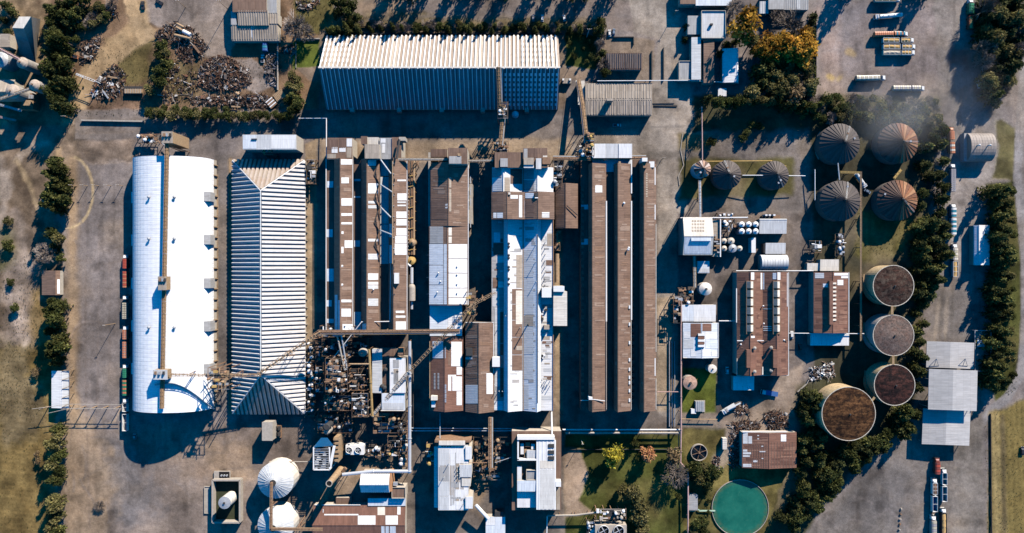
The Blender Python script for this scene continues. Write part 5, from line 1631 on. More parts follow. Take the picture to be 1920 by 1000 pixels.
gutter(B, 1381, 704, 1478, 704, 9, cream('x'), .4); gutter(B, 1476, 512, 1476, 575, 9.3, M_WHITE, .4); gutter(B, 1381, 541, 1381, 605, 9.3, M_WHITE, .5)
gutter(B, 1430, 688, 1430, 703, 9.5, cream('x'), .8); gutter(B, 1382, 672, 1382, 703, 9.4, M_CONC, .6); gutter(B, 1478.5, 511, 1478.5, 704, 9, M_WHITE, .3)
vents(B, [(1415, 653), (1446, 652), (1415, 697), (1446, 695)], 11.3, .6, 1.4, M_CONC)
vents(B, [(1431, 574), (1432, 607), (1389, 646), (1470, 638)], 10, .3, .6)
flat(B, 1375, 1414, 706, 732, 4.5, white, M_WALL, 'y')
B = bld('factory', 'narrow red-brown gabled factory with one comb of skylights, near the rusty tanks', 1556, 568, 'factory')
g = gableNS(B, 1526, 1591, 511, 624, 1562, 8, 11, maroon, M_WALL)
weather(B, g['w'], 1527, 1553, 524, 622, 16, 25, mr_); weather(B, g['e'], 1572, 1590, 536, 622, 14, 26, mr_)
for k in range(10):
    m = MB(); y = 530 + k * 7.6; a, c = P(1557, y, 11.6), P(1569, y + 3.4, 11.6)
    m.hexa([(a.x, c.y, 10.6), (c.x, c.y, 10.2), (c.x, a.y, 10.2), (a.x, a.y, 10.6)], [(a.x, c.y, 12.2), (c.x, c.y, 11), (c.x, a.y, 11), (a.x, a.y, 12.2)])
    m.build('skylight', cream('x'), B)
skirt_box(B, 'roof_monitor', 1555.5, 1562, 527, 609, 9, 12.4, maroon('x'))
patch(B, g['e'], [(1564, 1590, 512, 517), (1577, 1590, 518, 522), (1570, 1581, 525, 535)], white); patch(B, g['w'], [(1528, 1545, 512, 522)], pale); patch(B, g['w'], [(1543, 1556, 532, 539)], bluew)
gutter(B, 1591.5, 511, 1591.5, 624, 8.3, M_WHITE, .4)
f = flat(B, 1520, 1592, 625.5, 648, 5, white, M_WALL, 'y')
B = bld('shed', 'pale stepped flat shed north of the narrow red-brown factory', 1544, 498)
flat(B, 1514, 1538, 494, 508, 5, cream, M_WALL, 'y'); flat(B, 1538.4, 1573, 487, 508, 6, cream, M_WALL, 'y')
B = bld('shed', 'red-brown shed with scattered white sheets, half in tree shade by the scrap', 1442, 843)
p = gableNS(B, 1392, 1493, 811, 877, 1442, 6, 8.4, maroon, M_WALL)
patch(B, p['w'], [(1393, 1402, 811, 832), (1403, 1410, 818, 832), (1393, 1401, 843, 847), (1393, 1408, 848, 852), (1393, 1406, 853.5, 857), (1393, 1409, 870, 876), (1412, 1420, 863, 867), (1420, 1423, 816, 818), (1420, 1423, 822, 824), (1427, 1431, 836, 838), (1424, 1435, 846, 848), (1428, 1431, 859, 861)], pale)
patch(B, p['e'], [(1464, 1474, 815, 828)], white)
gutter(B, 1392, 810, 1475, 810, 6.6, M_WHITE, .6)
weather(B, p['w'], 1393, 1440, 812, 875, 16, 27, mr_); weather(B, p['e'], 1444, 1492, 830, 875, 14, 28, mr_)
for k in range(8):
    patch(B, p['w'], [(1404 + k * 4.6, 1404.8 + k * 4.6, 833, 877)], dbrown, 'roof_batten'); patch(B, p['e'], [(1446 + k * 5.6, 1446.8 + k * 5.6, 829, 877)], dbrown, 'roof_batten')
B = bld('hut', 'small grey pond hut with orange front beside the green basin', 1300, 941)
flat(B, 1291, 1308, 928, 957, 3.5, grey, M_WALL, 'x'); skirt_box(B, 'front_cabinet', 1292, 1304, 957, 960, 0, 2, M_TAN)
m = MB(); m.beam(P(1309, 955, 1), P(1313, 959, 1), .7, .5); m.beam(P(1313, 958, 1), P(1341, 958, 1), .8, .4)
tag(m.build('pond_walkway', M_GREEN), 'pale green walkway reaching into the green basin', 'walkway')
m = MB(); a, c = P(1355, 822, 3), P(1363, 843, 3); m.box(a.x, c.y, 0, c.x, a.y, 3)
for k in range(6):
    y = c.y + (a.y - c.y) * (k + .5) / 6
    m.box(a.x + .05, y - .12, 3, c.x - .05, y + .12, 3.1)
tag(m.build('shipping_container', cream('y')), 'cream container standing on the gravel strip near the clarifier', 'container')

# east canopies over the weighbridge road
for lab, x0, x1, y0, y1, z, dx in (('pale grey canopy roof with two bracing masts, northernmost of three', 1738, 1827, 640, 689, 6.5, 1.5), ('largest and highest grey canopy roof, middle of three', 1742, 1833, 692, 768, 11, 1.2), ('low grey canopy roof shaded by the higher one, southernmost of three', 1731, 1820, 766, 833, 6, 2)):
    t = thing('canopy', lab, 'canopy', P((x0 + x1) / 2, (y0 + y1) / 2, 0), 'stepped canopies over the eastern road')
    xm = (x0 + x1) / 2
    for s, (xa, xb) in (('w', (x0, xm)), ('e', (xm, x1))):
        m = MB()
        sl = (y1 - y0) and 3.0 / (x1 - x0)
        def q(x, y, dz=0): return P(x - (y - y0) * dx / 50, y + (x - x0) * .035, z + (.7 if abs(x - xm) < 1 else 0) + dz)
        c = [q(xa, y0), q(xa, y1), q(xb, y1), q(xb, y0)]
        rib_quad(m, c[0], c[1], c[2], c[3], 1.1, .015); slab_edge(m, c, .35)
        m.build('roof_panel', sheet('canopy_grey_b', (.41, .395, .38), 'x', .05, .3) if s == 'w' else sheet('canopy_grey', (.50, .48, .46), 'x', .05, .3), t)
    for x in (x0 + 4, xm, x1 - 4):
        for y in (y0 + 4, y1 - 4):
            p = P(x - (y - y0) * dx / 50, y + (x - x0) * .035, z)
            m = MB(); m.box(p.x - .18, p.y - .18, 0, p.x + .18, p.y + .18, z - .1); m.build('post', M_STEEL, t)
    if y0 == 640:
        for x in (1756, 1810):
            m = MB(); m.beam(P(x, 673, 9.5), P(x - 5, 687, 6.8), .22); m.beam(P(x, 673, 9.5), P(x + 4, 687, 6.8), .22); m.tube(P(x, 673, 6.5), P(x, 673, 9.6), .15, 6); m.build('mast', M_STEEL, t)
B = bld('loading_bay', 'open-framed loading bay in shade beside the northern canopy', 1841, 650, 'loading bay')
skirt_box(B, 'slab', 1830, 1856, 622, 696, 0, .3, M_CONC)
skirt_box(B, 'roof_panel', 1833, 1848, 637, 651, 3.4, 3.7, bluew('y'))
for a in ((1828, 620, 1858, 620), (1828, 620, 1828, 696), (1858, 620, 1858, 696), (1828, 696, 1858, 696)):
    m = MB(); m.beam(P(a[0], a[1], 3.6), P(a[2], a[3], 3.6), .4); m.build('beam', M_STEEL, B)
for x, y in ((1828, 620), (1858, 620), (1828, 696), (1858, 696)):
    p = P(x, y, 3.5); m = MB(); m.box(p.x - .2, p.y - .2, 0, p.x + .2, p.y + .2, 3.5); m.build('post', M_STEEL, B)
B = bld('house', 'white-roofed house between the road queue and the tall eastern trees', 1841, 460, 'house')
p = gableNS(B, 1826, 1855, 423, 497, 1836, 4.5, 6.2, white, M_WALL)
patch(B, p['w'], [(1827, 1834, 424, 496)], bluew)
B = bld('barrel_shed', 'brownish grey arched shed with two roof pipes on the right side', 1842, 275, 'shed')
a, c = P(1819, 248, 7), P(1866, 301, 7)
q = lambda t, d=0: ((a.y + c.y) / 2 + ((a.y - c.y) / 2 + d) * math.cos(t), 3 + (5.5 + d) * math.sin(t))
for k in range(9):
    m = MB(); x0 = a.x + (c.x - a.x) * k / 9; x1 = a.x + (c.x - a.x) * (k + .94) / 9
    for s in range(14):
        t0, t1 = math.pi * s / 14, math.pi * (s + 1) / 14
        m.poly([(x0, *q(t0)), (x1, *q(t0)), (x1, *q(t1)), (x0, *q(t1))])
    m.poly([(x0, *q(math.pi * s / 14)) for s in range(15)])
    m.build('roof_bay', sheet('arch_sheet', (.30, .255, .225), 'y', .12, .4), B)
m = MB(); m.box(a.x + .1, c.y + .2, 0, c.x - .7, a.y - .2, 3.2); m.build('wall', M_WALL, B)
m = MB(); b0 = P(1808, 250, 4); b1 = P(1818, 302, 4); m.box(b0.x, b1.y, 0, b1.x, b0.y, 4); m.build('lean_to', grey('x'), B)
for x in (1833, 1853):
    p = P(x, 273, 9); m = MB(); m.tube((p.x, p.y, 7), (p.x, p.y, 11), .35, 8); m.lathe((p.x, p.y, 11), [(.6, 0), (.1, .5)], 8); m.build('exhaust_pipe', M_WHITE, B)


# ---------------------------------------------------------------- cone-roofed silos and flat-topped tanks
def cone_silo(label, px, py, r, ze, za, shell, roofs, ribs, group, seg=40):
    """roofs: list of two materials for the sheets; each wedge of the cone is a part of its own."""
    c = P(px, py, ze); R = r / S * (1 - ze / H)
    t = thing('silo', label, 'silo', (c.x, c.y, 0), group)
    m = MB(); m.lathe((c.x, c.y, 0), [(R * .97, 0), (R * .97, ze)], 48, False); m.build('shell', shell, t)
    nW = ribs
    for k in range(nW):
        a0, a1 = 2 * math.pi * k / nW, 2 * math.pi * (k + .86) / nW
        a2 = 2 * math.pi * (k + 1) / nW
        m = MB(); am = (a0 + a1) / 2
        def pt(a, rr, z): return (c.x + rr * math.cos(a), c.y + rr * math.sin(a), z)
        m.poly([pt(a0, R, ze), pt(am, R, ze + .05), pt(am, .5, za), pt(a0, .5, za)]); m.poly([pt(am, R, ze + .05), pt(a1, R, ze), pt(a1, .5, za), pt(am, .5, za)])
        m.poly([pt(a1, R, ze), pt(a1, R, ze + .45), pt(a1, .5, za + .18), pt(a1, .5, za)]); m.poly([pt(a1, R, ze + .45), pt(a2, R, ze + .45), pt(a2, .5, za + .18), pt(a1, .5, za + .18)]); m.poly([pt(a2, R, ze + .45), pt(a2, R, ze), pt(a2, .5, za), pt(a2, .5, za + .18)])
        m.poly([pt(a0, R, ze), pt(a1, R, ze), pt(a1, R, ze - .4), pt(a0, R, ze - .4)])
        am_d = math.degrees(am) % 360
        m.build('roof_sheet', roofs(am_d, k), t)
    m = MB(); m.lathe((c.x, c.y, za - .1), [(.75, 0), (.75, .6), (.1, 1.0)], 10); m.build('cap', M_DARK, t)
    rr = random.Random(int(px * 7 + py))
    for j in range(2):                         # ladder up the slope and a hatch, somewhere else on every silo
        a = rr.uniform(0, 6.28); u = Vector((math.cos(a), math.sin(a), 0)); v = Vector((-u.y, u.x, 0))
        q0, q1 = Vector((c.x, c.y, ze + .55)) + u * R, Vector((c.x, c.y, za + .3)) + u * 1.0
        if j == 0:
            m = MB()
            for sgn in (-1, 1):
                m.beam(q0 + v * .3 * sgn, q1 + v * .3 * sgn, .1)
            for k in range(14):
                m.beam(q0.lerp(q1, k / 14) + v * .3, q0.lerp(q1, k / 14) - v * .3, .08)
            m.build('ladder', M_STEEL, t)
        f = rr.uniform(.25, .7); q = q0.lerp(q1, f)
        m = MB(); m.obox(q + Vector((0, 0, .2)), 1.1, 1.1, .5, Matrix.Rotation(a, 3, 'Z')); m.build('hatch', rr.choice([M_STEEL, M_DARK, M_RUSTY]), t)
    return t


g_ = [plain('silo_grey', (.115, .095, .087), .7, var=.1, dirt=.3), plain('silo_grey_b', (.092, .077, .070), .7, var=.1, dirt=.3)]
r_ = [plain('silo_rust', (.22, .092, .045), .8, var=.25, dirt=.5, dirtcol=(.16, .08, .05)), plain('silo_rust_b', (.145, .066, .04), .8, var=.25, dirt=.5, dirtcol=(.4, .25, .15)), plain('silo_rust_c', (.31, .165, .09), .8, var=.25, dirt=.5)]
b_ = [plain('silo_rustbrown', (.085, .055, .046), .8, var=.2, dirt=.4), plain('silo_rustbrown_b', (.125, .08, .064), .8, var=.2, dirt=.4)]
M_SHELL = plain('silo_shell', (.17, .145, .125), .8, dirt=.4)
greyf = lambda a, k: g_[k % 2]
def rustf(a, k):
    return (r_[(k * 7) % 3] if (a < 92 or a > 268) else b_[k % 2])
cone_silo('large dusty grey cone-roofed silo, upper left of the group of four', 1574, 270, 38, 8, 15, M_SHELL, greyf, 30, 'four large cone-roofed silos')
cone_silo('large cone-roofed silo with bright orange rust, upper right of the group of four', 1683, 269, 38, 8, 14.5, M_SHELL, rustf, 30, 'four large cone-roofed silos')
cone_silo('large dark grey cone-roofed silo, lower left of the group of four', 1575, 377, 38, 8, 15, M_SHELL, greyf, 30, 'four large cone-roofed silos')
cone_silo('large cone-roofed silo with dull red rust, lower right of the group of four', 1682, 376, 38, 8, 14.5, M_SHELL, rustf, 30, 'four large cone-roofed silos')
cone_silo('smaller grey cone-roofed silo touching the rusty small tank', 1363, 328, 27, 7, 12, M_SHELL, greyf, 26, 'two smaller grey silos')
cone_silo('smaller grey cone-roofed silo standing alone on dry grass', 1452, 329, 27, 7, 12, M_SHELL, greyf, 26, 'two smaller grey silos')
p5 = plain('pinkish_rust', (.42, .27, .20))
cone_silo('small silo with pink and white striped cone roof, beside a grey silo', 1317, 317, 16, 9, 11.5, M_WHITE, lambda a, k: (p5, plain('pale_pink', (.5, .42, .38), .8), b_[1])[k % 3], 16, None)


def flat_tank(label, px, py, r, z, shell, top, group):
    c = P(px, py, z); R = r / S * (1 - z / H)
    t = thing('storage_tank', label, 'tank', (c.x, c.y, 0), group)
    for k in range(6):                           # courses of the shell
        m = MB(); m.lathe((c.x, c.y, k * z / 6), [(R + (.03 if k % 2 else 0), 0), (R + (.03 if k % 2 else 0), z / 6)], 56, False); m.build('shell_course', shell, t)
    m = MB(); m.lathe((c.x, c.y, z), [(R, .1), (R * .6, .9), (R * .3, 1.5), (.1, 1.9)], 56); m.build('roof', top, t)
    m = MB(); m.lathe((c.x, c.y, z), [(R + .12, -.25), (R + .25, .25), (R - .12, .25), (R - .12, 0)], 56, False); m.build('rim', plain('rim_paint', (.6, .54, .44), .6, dirt=.4), t)
    m = MB()                                     # stair winding round the shell
    for k in range(22):
        a = math.radians(150 + k * 4); h = z * k / 22
        m.obox((c.x + (R + .5) * math.cos(a), c.y + (R + .5) * math.sin(a), h), .9, .9, .12, Matrix.Rotation(a, 3, 'Z'))
    m.build('stair', M_TAN, t)
    m = MB()
    for k in range(40):
        a = 2 * math.pi * k / 40
        m.tube((c.x + R * math.cos(a), c.y + R * math.sin(a), z), (c.x + R * math.cos(a), c.y + R * math.sin(a), z + 1.1), .04, 4)
    m.lathe((c.x, c.y, z + 1.05), [(R + .03, 0), (R + .03, .07)], 48, False)
    m.build('railing', M_STEEL, t)['kind'] = 'stuff'
    m = MB(); m.tube((c.x, c.y, z + 1.6), (c.x, c.y, z + 2.5), .5, 10); m.build('hatch', M_DARK, t)
    return t


def tank_top(name, c1, c2, c3, sx):
    m, t, b = nodes(name, .95, 0, .05)
    g = N(t, 'ShaderNodeNewGeometry').outputs['Position']
    mp = N(t, 'ShaderNodeMapping'); mp.inputs['Scale'].default_value = (.12, sx, 1); t.links.new(g, mp.inputs['Vector'])
    c = mixc(t, rng(t, noise(t, mp.outputs[0], 1, 5, .75), .40, .60, 0, 1), c1, c2)
    c = mixc(t, rng(t, noise(t, g, .30, 6, .85), .47, .57, 0, .95), c, c3)
    c = scale_col(t, c, rng(t, noise(t, g, .9, 4, .8), .3, .7, .30, 1.12))
    t.links.new(c, b.inputs['Base Color'])
    return m


M_T1 = tank_top('tank_top_dark', (.020, .017, .017), (.095, .050, .038), (.12, .09, .07), .5)
M_T2 = tank_top('tank_top_pale', (.25, .185, .155), (.19, .12, .095), (.15, .12, .105), .2)
M_T3 = tank_top('tank_top_maroon', (.024, .017, .017), (.115, .050, .040), (.020, .017, .017), .6)
M_T4 = tank_top('tank_top_rust', (.045, .022, .014), (.20, .10, .045), (.026, .017, .013), .6)
M_TS = plain('tank_shell_cream', (.55, .41, .24), .7, var=.2, scale=.5, dirt=.5, dirtcol=(.3, .2, .1))
M_TS2 = plain('tank_shell_grey', (.42, .37, .34), .7, var=.15, scale=.5, dirt=.4)
gt = 'four flat-topped storage tanks'
flat_tank('large flat tank with dark brown streaked top and yellow shell', 1675, 536, 38, 13, M_TS, M_T1, gt)
flat_tank('large flat tank with pale pinkish dusty top', 1675, 629, 38, 13, M_TS2, M_T2, gt)
flat_tank('large flat tank with dark maroon top next to the largest rusty tank', 1677, 722, 38, 13, M_TS, M_T3, gt)
flat_tank('largest flat tank with rusty orange-brown mottled top', 1591, 776, 50, 14, M_TS, M_T4, gt)
for lab, a, b_2 in (('short steel catwalk joining the dark-topped and the pale-topped tanks', (1673, 574), (1673, 590)), ('short yellow catwalk joining the pale-topped and maroon-topped tanks', (1675, 667), (1675, 684)), ('short yellow catwalk from the maroon-topped tank to the largest tank', (1640, 745), (1633, 754))):
    t = thing('catwalk', lab, 'catwalk', P(*a, 13), 'catwalks between the flat tanks')
    m = MB(); m.beam(P(*a, 13.4), P(*b_2, 13.4), 1.3, .2); m.build('deck', M_TAN, t)
    d = (P(*b_2, 0) - P(*a, 0)).normalized(); sd_ = Vector((-d.y, d.x, 0)) * .62
    for s in (-1, 1):
        m = MB(); m.beam(P(*a, 14.4) + sd_ * s, P(*b_2, 14.4) + sd_ * s, .1); m.build('handrail', M_YEL, t)

vessel('white shallow-coned tank with radial seams, upper of the two at the bottom edge', 517, 901, 34, 11, plain('white_tank', (.72, .66, .58)), pale('x'), 'tank', 'two white-domed tanks at the bottom', 5.0, False)
vessel('white shallow-coned tank cut by the bottom edge, shadow stripe across its roof', 517, 985, 34, 11, plain('white_tank', (.72, .66, .58)), pale('x'), 'tank', 'two white-domed tanks at the bottom', 5.0, False)
for nm, (tx, ty) in (('', (517, 901)), ('', (517, 985))):
    t = [o for o in COL.objects if o.get('group') == 'two white-domed tanks at the bottom'][0 if ty == 901 else 1]
    c = P(tx, ty, 11); R = 34 / S * (1 - 11 / H)
    for k in range(28):
        a = 2 * math.pi * k / 28
        m = MB(); m.beam((c.x + R * math.cos(a), c.y + R * math.sin(a), 11.1), (c.x + R * .5 * math.cos(a), c.y + R * .5 * math.sin(a), 14.08), .22, .2); m.beam((c.x + R * .5 * math.cos(a), c.y + R * .5 * math.sin(a), 14.08), (c.x + .3 * math.cos(a), c.y + .3 * math.sin(a), 16.05), .2, .2); m.build('roof_seam', bluew('x'), t)

# walled basin with leaning-looking white tank
B = bld('bund_wall', 'rectangular concrete bund around a tall white tank', 427, 940, 'wall')
for a in ((401, 899, 452, 899), (401, 978, 452, 978), (401, 899, 401, 978), (452, 899, 452, 978)):
    m = MB(); m.beam(P(a[0], a[1], 2.2), P(a[2], a[3], 2.2), 1.0, 4.4); m.build('wall', M_CONC, B)
m = MB(); a, c = P(403, 901), P(450, 976); m.box(a.x, c.y, -.1, c.x, a.y, .12)
tag(m.build('basin_floor', plain('mossy_floor', (.045, .05, .025), .9, var=.3)), kind='structure')
vessel('tall white tank standing inside the concrete bund', 421, 943, 11.5, 11, plain('white_tank', (.72, .66, .58)), M_STEEL, 'tank', None, .6)
B = bld('control_box', 'small open control box with three dials on the bund corner', 418, 891, 'equipment')
skirt_box(B, 'slab', 401, 431, 884, 898, 0, 1.2, M_CONC); skirt_box(B, 'pit', 411, 430, 885, 896, 1.2, 1.4, M_BLACK)
for x in (415, 420, 425):
    p = P(x, 892, 2); m = MB(); m.tube((p.x, p.y, 1), (p.x, p.y, 2.2), .6, 10); m.build('valve', M_STEEL, B)
m = MB(); a, c = P(383, 912, .5), P(395, 963, .5); m.box(a.x, c.y, 0, c.x, a.y, .5); m.box(a.x, a.y - .3, .5, c.x, a.y, .9); m.box(a.x, c.y, .5, c.x, c.y + .3, .9); m.box(a.x, c.y + .3, .5, a.x + .3, a.y - .3, .9)
tag(m.build('ramp_slab', M_CONC), 'long narrow concrete slab left of the bund', 'slab')
m = MB(); a, c = P(492, 792, 9), P(511, 826, 9); m.box(a.x, c.y, 0, c.x, a.y, 9); m.box(a.x - .15, c.y - .15, 9, c.x + .15, a.y + .15, 9.3)
tag(m.build('concrete_tower', M_CONC), 'beige flat-topped concrete block south of the hipped warehouse', 'block')
B = bld('pump_skid', 'dark pump skid beside the beige concrete block', 520, 809, 'equipment')
skirt_box(B, 'frame', 513, 527, 798, 821, 0, 1.6, M_RUSTY)
for k in range(4):
    skirt_box(B, 'pump', 515 + (k % 2) * 6, 519 + (k % 2) * 6, 800 + (k // 2) * 11, 807 + (k // 2) * 11, 1.6, 3, M_DARK)

# ---------------------------------------------------------------- south buildings
ZK = 1.22
B = bld('mill', 'white patchwork mill building with red marks on its roof, left of the two southern ones', 849, 891)
f = flat(B, 822, 878, 835, 957, 13, white, M_WALL, 'y')
wm_ = [lambda ax: sheet('worn_white', (.58, .56, .53), ax, .08, .5), lambda ax: sheet('grimy_white', (.42, .39, .36), ax, .1, .5), pale, grey, beige]
weather(B, f, 824, 876, 842, 954, 24, 29, wm_)
patch(B, f, [(844, 853, 842, 873), (855, 877, 842, 869), (854, 873, 918, 935), (854, 875, 940, 955)], white)
patch(B, f, [(823, 842, 875, 902), (845, 861, 904, 914), (845, 864, 932, 935)], grey)
patch(B, f, [(823, 842, 903, 930), (823, 842, 931, 955), (823, 842, 842, 873)], pale)
patch(B, f, [(826, 870, 836, 839)], cream)
for k in range(4):
    patch(B, f, [(828 + k * 5, 831 + k * 5, 836.6, 838.6)], lambda ax: plain('red_mark', (.55, .2, .16), .7), 'red_mark', t=.16)
skirt_box(B, 'parapet', 815, 883, 826, 830, 0, 13.4, M_RUSTY); skirt_box(B, 'roof_cabin', 823, 872, 827, 835, 12, 14, cream('y'))
flat(B, 873, 884, 838, 862, 14, white, M_WALL, 'y'); flat(B, 862, 884, 872, 895, 14, pale, M_WALL, 'y'); flat(B, 866, 882, 898, 912, 13.5, cream, M_WALL, 'y'); flat(B, 873, 886, 932, 954, 14, white, M_WALL, 'y')
flat(B, 814, 821, 838, 952, 9, white, M_WALL, 'x')
stacks(B, [(858 + (k % 2) * 4, 875 + k * 4) for k in range(6)], 13, .2, 1.6); stacks(B, [(842, 868), (868, 946), (833, 893)], 13, .2, 3)
B = bld('mill', 'white mill building with open machine pit in its roof, right of the two southern ones', 1005, 884)
flat(B, 960, 1052, 809, 957, 10, brown, M_WALL, 'y')
f = flat(B, 1006, 1042, 826, 956, 14, white, M_WALL, 'y', 2.4, .1)
patch(B, f, [(1012, 1040, 864, 879)], cream); patch(B, f, [(1012, 1040, 881, 955)], lambda ax: sheet('slab_white', (.66, .64, .60), ax, .06, .3, sw=30, sl=2.6))
skirt_box(B, 'parapet', 970, 1040, 819, 825, 9, 14.6, M_WHITE); skirt_box(B, 'parapet', 970, 973, 826, 863, 9, 14, M_WHITE); skirt_box(B, 'parapet', 970, 1006, 861, 864, 9, 14, M_WHITE)
skirt_box(B, 'pit_floor', 973, 1005, 826, 860, 8, 10.4, M_DARK)
for a in ((976, 832, 982, 852, M_WHITE), (985, 830, 994, 838, M_RUSTY), (996, 833, 1003, 843, M_WHITE), (983, 843, 988, 858, M_TAN)):
    skirt_box(B, 'machine', a[0], a[2], a[1], a[3], 10, 12.5, a[4])
flat(B, 988, 1006, 845, 863, 13.5, pale, M_WALL, 'y'); flat(B, 987, 1006, 882, 900, 13, grey, M_WALL, 'y', parapet=.5); flat(B, 970, 1008, 902, 922, 13.5, bluew, M_WALL, 'y')
flat(B, 970, 978, 875, 900, 12, white, M_WALL, 'y'); flat(B, 970, 1006, 923, 952, 11, white, M_WALL, 'y'); flat(B, 960, 970, 890, 952, 8, white, M_WALL, 'x')
for y in (833, 845, 856):
    skirt_box(B, 'roof_hatch', 1028, 1039, y, y + 7, 13, 14.4, M_DARK)
skirt_box(B, 'roof_cabin', 1042, 1052, 903, 913, 9, 14, M_WHITE); patch(B, plane3(Q(1044, 956, 10), Q(1052, 956, 10), Q(1052, 830, 10)) + ('y',), [(1043, 1050, 915, 956)], beige)
ZK = 1.0
B = bld('shed', 'small white-roofed shed at the bottom edge between the two southern mills', 929, 984)
f = flat(B, 911, 947, 970, 1015, 6, bluew, M_WALL, 'y'); patch(B, f, [(911, 928, 972, 985)], white); skirt_box(B, 'roof_box', 928, 944, 960, 969, 0, 6, M_DARK)
m = MB(); m.tube(P(892, 947, 8), P(915, 972, 7), 1.1, 10); tag(m.build('chute', M_WHITE), 'white slanting chute running down to the small white shed', 'chute')
B = bld('workshop', 'low red-brown workshop with large white sheets at the bottom edge', 680, 970)
p = gableEW(B, 588, 760, 948, 1025, 985, 6, 8.5, maroon, M_WALL)
patch(B, p['n'], [(671, 704, 967, 984), (723, 746, 967, 984)], white); patch(B, p['n'], [(608, 672, 964, 966.5), (745, 751, 950, 965)], white); patch(B, p['n'], [(708, 722, 951, 966)], cream)
patch(B, p['s'], [(715, 721, 987, 1010), (723, 729, 987, 1010), (731, 742, 987, 1010)], bluew)
f = flat(B, 690, 760, 935, 949, 7, bluew, M_WALL, 'y')
f = flat(B, 735, 760, 914, 934, 9, brown, M_WALL, 'y', parapet=.5)
flat(B, 630, 657, 934, 947, 4, brown, M_WALL, 'y')
gutter(B, 590, 947, 676, 947, 6.4, M_WHITE, .4); gutter(B, 606, 955, 606, 966, 6.8, M_WHITE, .4)
B = bld('boiler_house', 'boiler house with ribbed white north slope and orange end wall', 705, 904)
p = gableEW(B, 677, 730, 889, 923, 909, 11, 14, white, M_WALL, 1.3, .16)
for k in range(9):
    patch(B, p['n'], [(678 + k * 5.8, 682.6 + k * 5.8, 891, 908)], pale, 'roof_sheet'); patch(B, p['s'], [(678 + k * 5.8, 682.6 + k * 5.8, 911, 922)], bluew, 'roof_sheet')
skirt_box(B, 'end_wall', 730, 735, 888, 922, 0, 11, plain('orange_wall', (.5, .26, .13), .8))
skirt_box(B, 'roof_hatch', 737, 745, 905, 911, 8, 10, M_STEEL)


def fan_unit(label, x0, x1, y0, y1, z, fans, mat, blades=4, r=3.6):
    t = thing('cooling_unit', label, 'cooling unit', P((x0 + x1) / 2, (y0 + y1) / 2, 0))
    skirt_box(t, 'casing', x0, x1, y0, y1, 0, z, mat)
    for fx, fy in fans:
        c = P(fx, fy, z)
        m = MB(); rr2 = r / S * 1.9
        m.lathe((c.x, c.y, z), [(rr2, 0), (rr2, .9), (rr2 - .18, .9), (rr2 - .18, .1)], 24, False); sh = m.build('fan_ring', M_WHITE, t)
        m = MB(); m.lathe((c.x, c.y, z + .02), [(rr2 - .2, 0)], 24); m.build('opening', M_BLACK, sh)
        m = MB(); m.tube((c.x, c.y, z + .1), (c.x, c.y, z + .7), .3, 8)
        for k in range(blades):
            a = math.pi * 2 * k / blades + .5
            m.obox((c.x + math.cos(a) * rr2 * .45, c.y + math.sin(a) * rr2 * .45, z + .5), rr2 * .85, .5, .08, Matrix.Rotation(a, 3, 'Z') @ Matrix.Rotation(.3, 3, 'X'))
        m.build('fan', M_STEEL, sh)
    return t


fan_unit('cooling unit with two big fans at the bottom edge beside the park', 1116, 1175, 985, 1020, 8, [(1132, 995), (1160, 995)], M_CONC, 4, 5.2)
fan_unit('pale cooling unit with two shaded fans among the plant pipework', 648, 682, 835, 853, 7, [(655, 844), (672, 844)], M_WHITE, 5, 3.2)
ZK = 1.45
B = bld('cooling_tower', 'cooling tower with white hipped hood over dark open louvre racks', 607, 850, 'cooling tower')
for x in (589, 617):
    for y in (840, 881):
        p = Q(x, y, 13); m = MB(); m.box(p.x - .4, p.y - .4, 0, p.x + .4, p.y + .4, 13 * ZK); m.build('post', M_WHITE, B)
skirt_box(B, 'casing', 588.5, 617.5, 839, 881, 0, 9, M_DARK)
m = MB(); a = [Q(588, 839, 13), Q(626, 836, 13), Q(614, 821, 16), Q(602, 821, 16)]; m.poly(a); m.poly([a[0], a[3], Q(602, 821, 11), Q(588, 838, 11)]); m.poly([a[1], a[2], Q(614, 821, 11), Q(626, 836, 11)]); m.poly([Q(602, 821, 11), Q(614, 821, 11), a[2], a[3]]); m.poly([Q(588, 839, 11), Q(626, 836, 11), a[1], a[0]])
m.build('hood', M_WHITE, B)
rr = random.Random(5)
for k in range(9):
    y = 842 + k * 4.3
    m = MB(); m.beam(Q(589, y, 13), Q(617, y, 13), .3); m.build('louvre_beam', M_STEEL, B)
    for x in (592, 604):
        if rr.random() < .8:
            m = MB(); c = Q(x + rr.uniform(0, 6), y + 2, 11.5); m.obox(c, rr.uniform(2, 3.6), .8, .5, Matrix.Rotation(rr.uniform(-.2, .2), 3, 'Z')); m.build('louvre', rr.choice([M_WHITE, M_STEEL]), B)
for a in ((588, 839, 588, 881), (618, 839, 618, 881), (588, 881, 618, 881), (627, 836, 619, 876)):
    m = MB(); m.beam(Q(a[0], a[1], 13), Q(a[2], a[3], 13), .7 if a[0] < 620 else 1.6, .4); m.build('beam', M_WHITE, B)
m = MB(); c = Q(610, 812, 15); m.lathe((c.x, c.y, 8 * ZK), [(1.9, 0), (1.9, 7), (1.3, 8.4), (.4, 8.8)], 14); m.build('duct', M_CONC, B)
m = MB(); c = Q(610, 803, 18); m.lathe((c.x, c.y, 10 * ZK), [(1.8, 0), (1.8, 8), (2.1, 8.3), (2.1, 8.9), (1.6, 9.2)], 14); m.build('cowl', M_DARK, B)
skirt_box(B, 'side_tower', 626, 634, 820, 868, 0, 11, M_TAN)
for k in range(6):
    skirt_box(B, 'platform', 625 + (k % 2) * 3, 638 - (k % 3) * 2, 822 + k * 8, 826 + k * 8, 11, 11.6, M_TAN)

ZK = 1.0
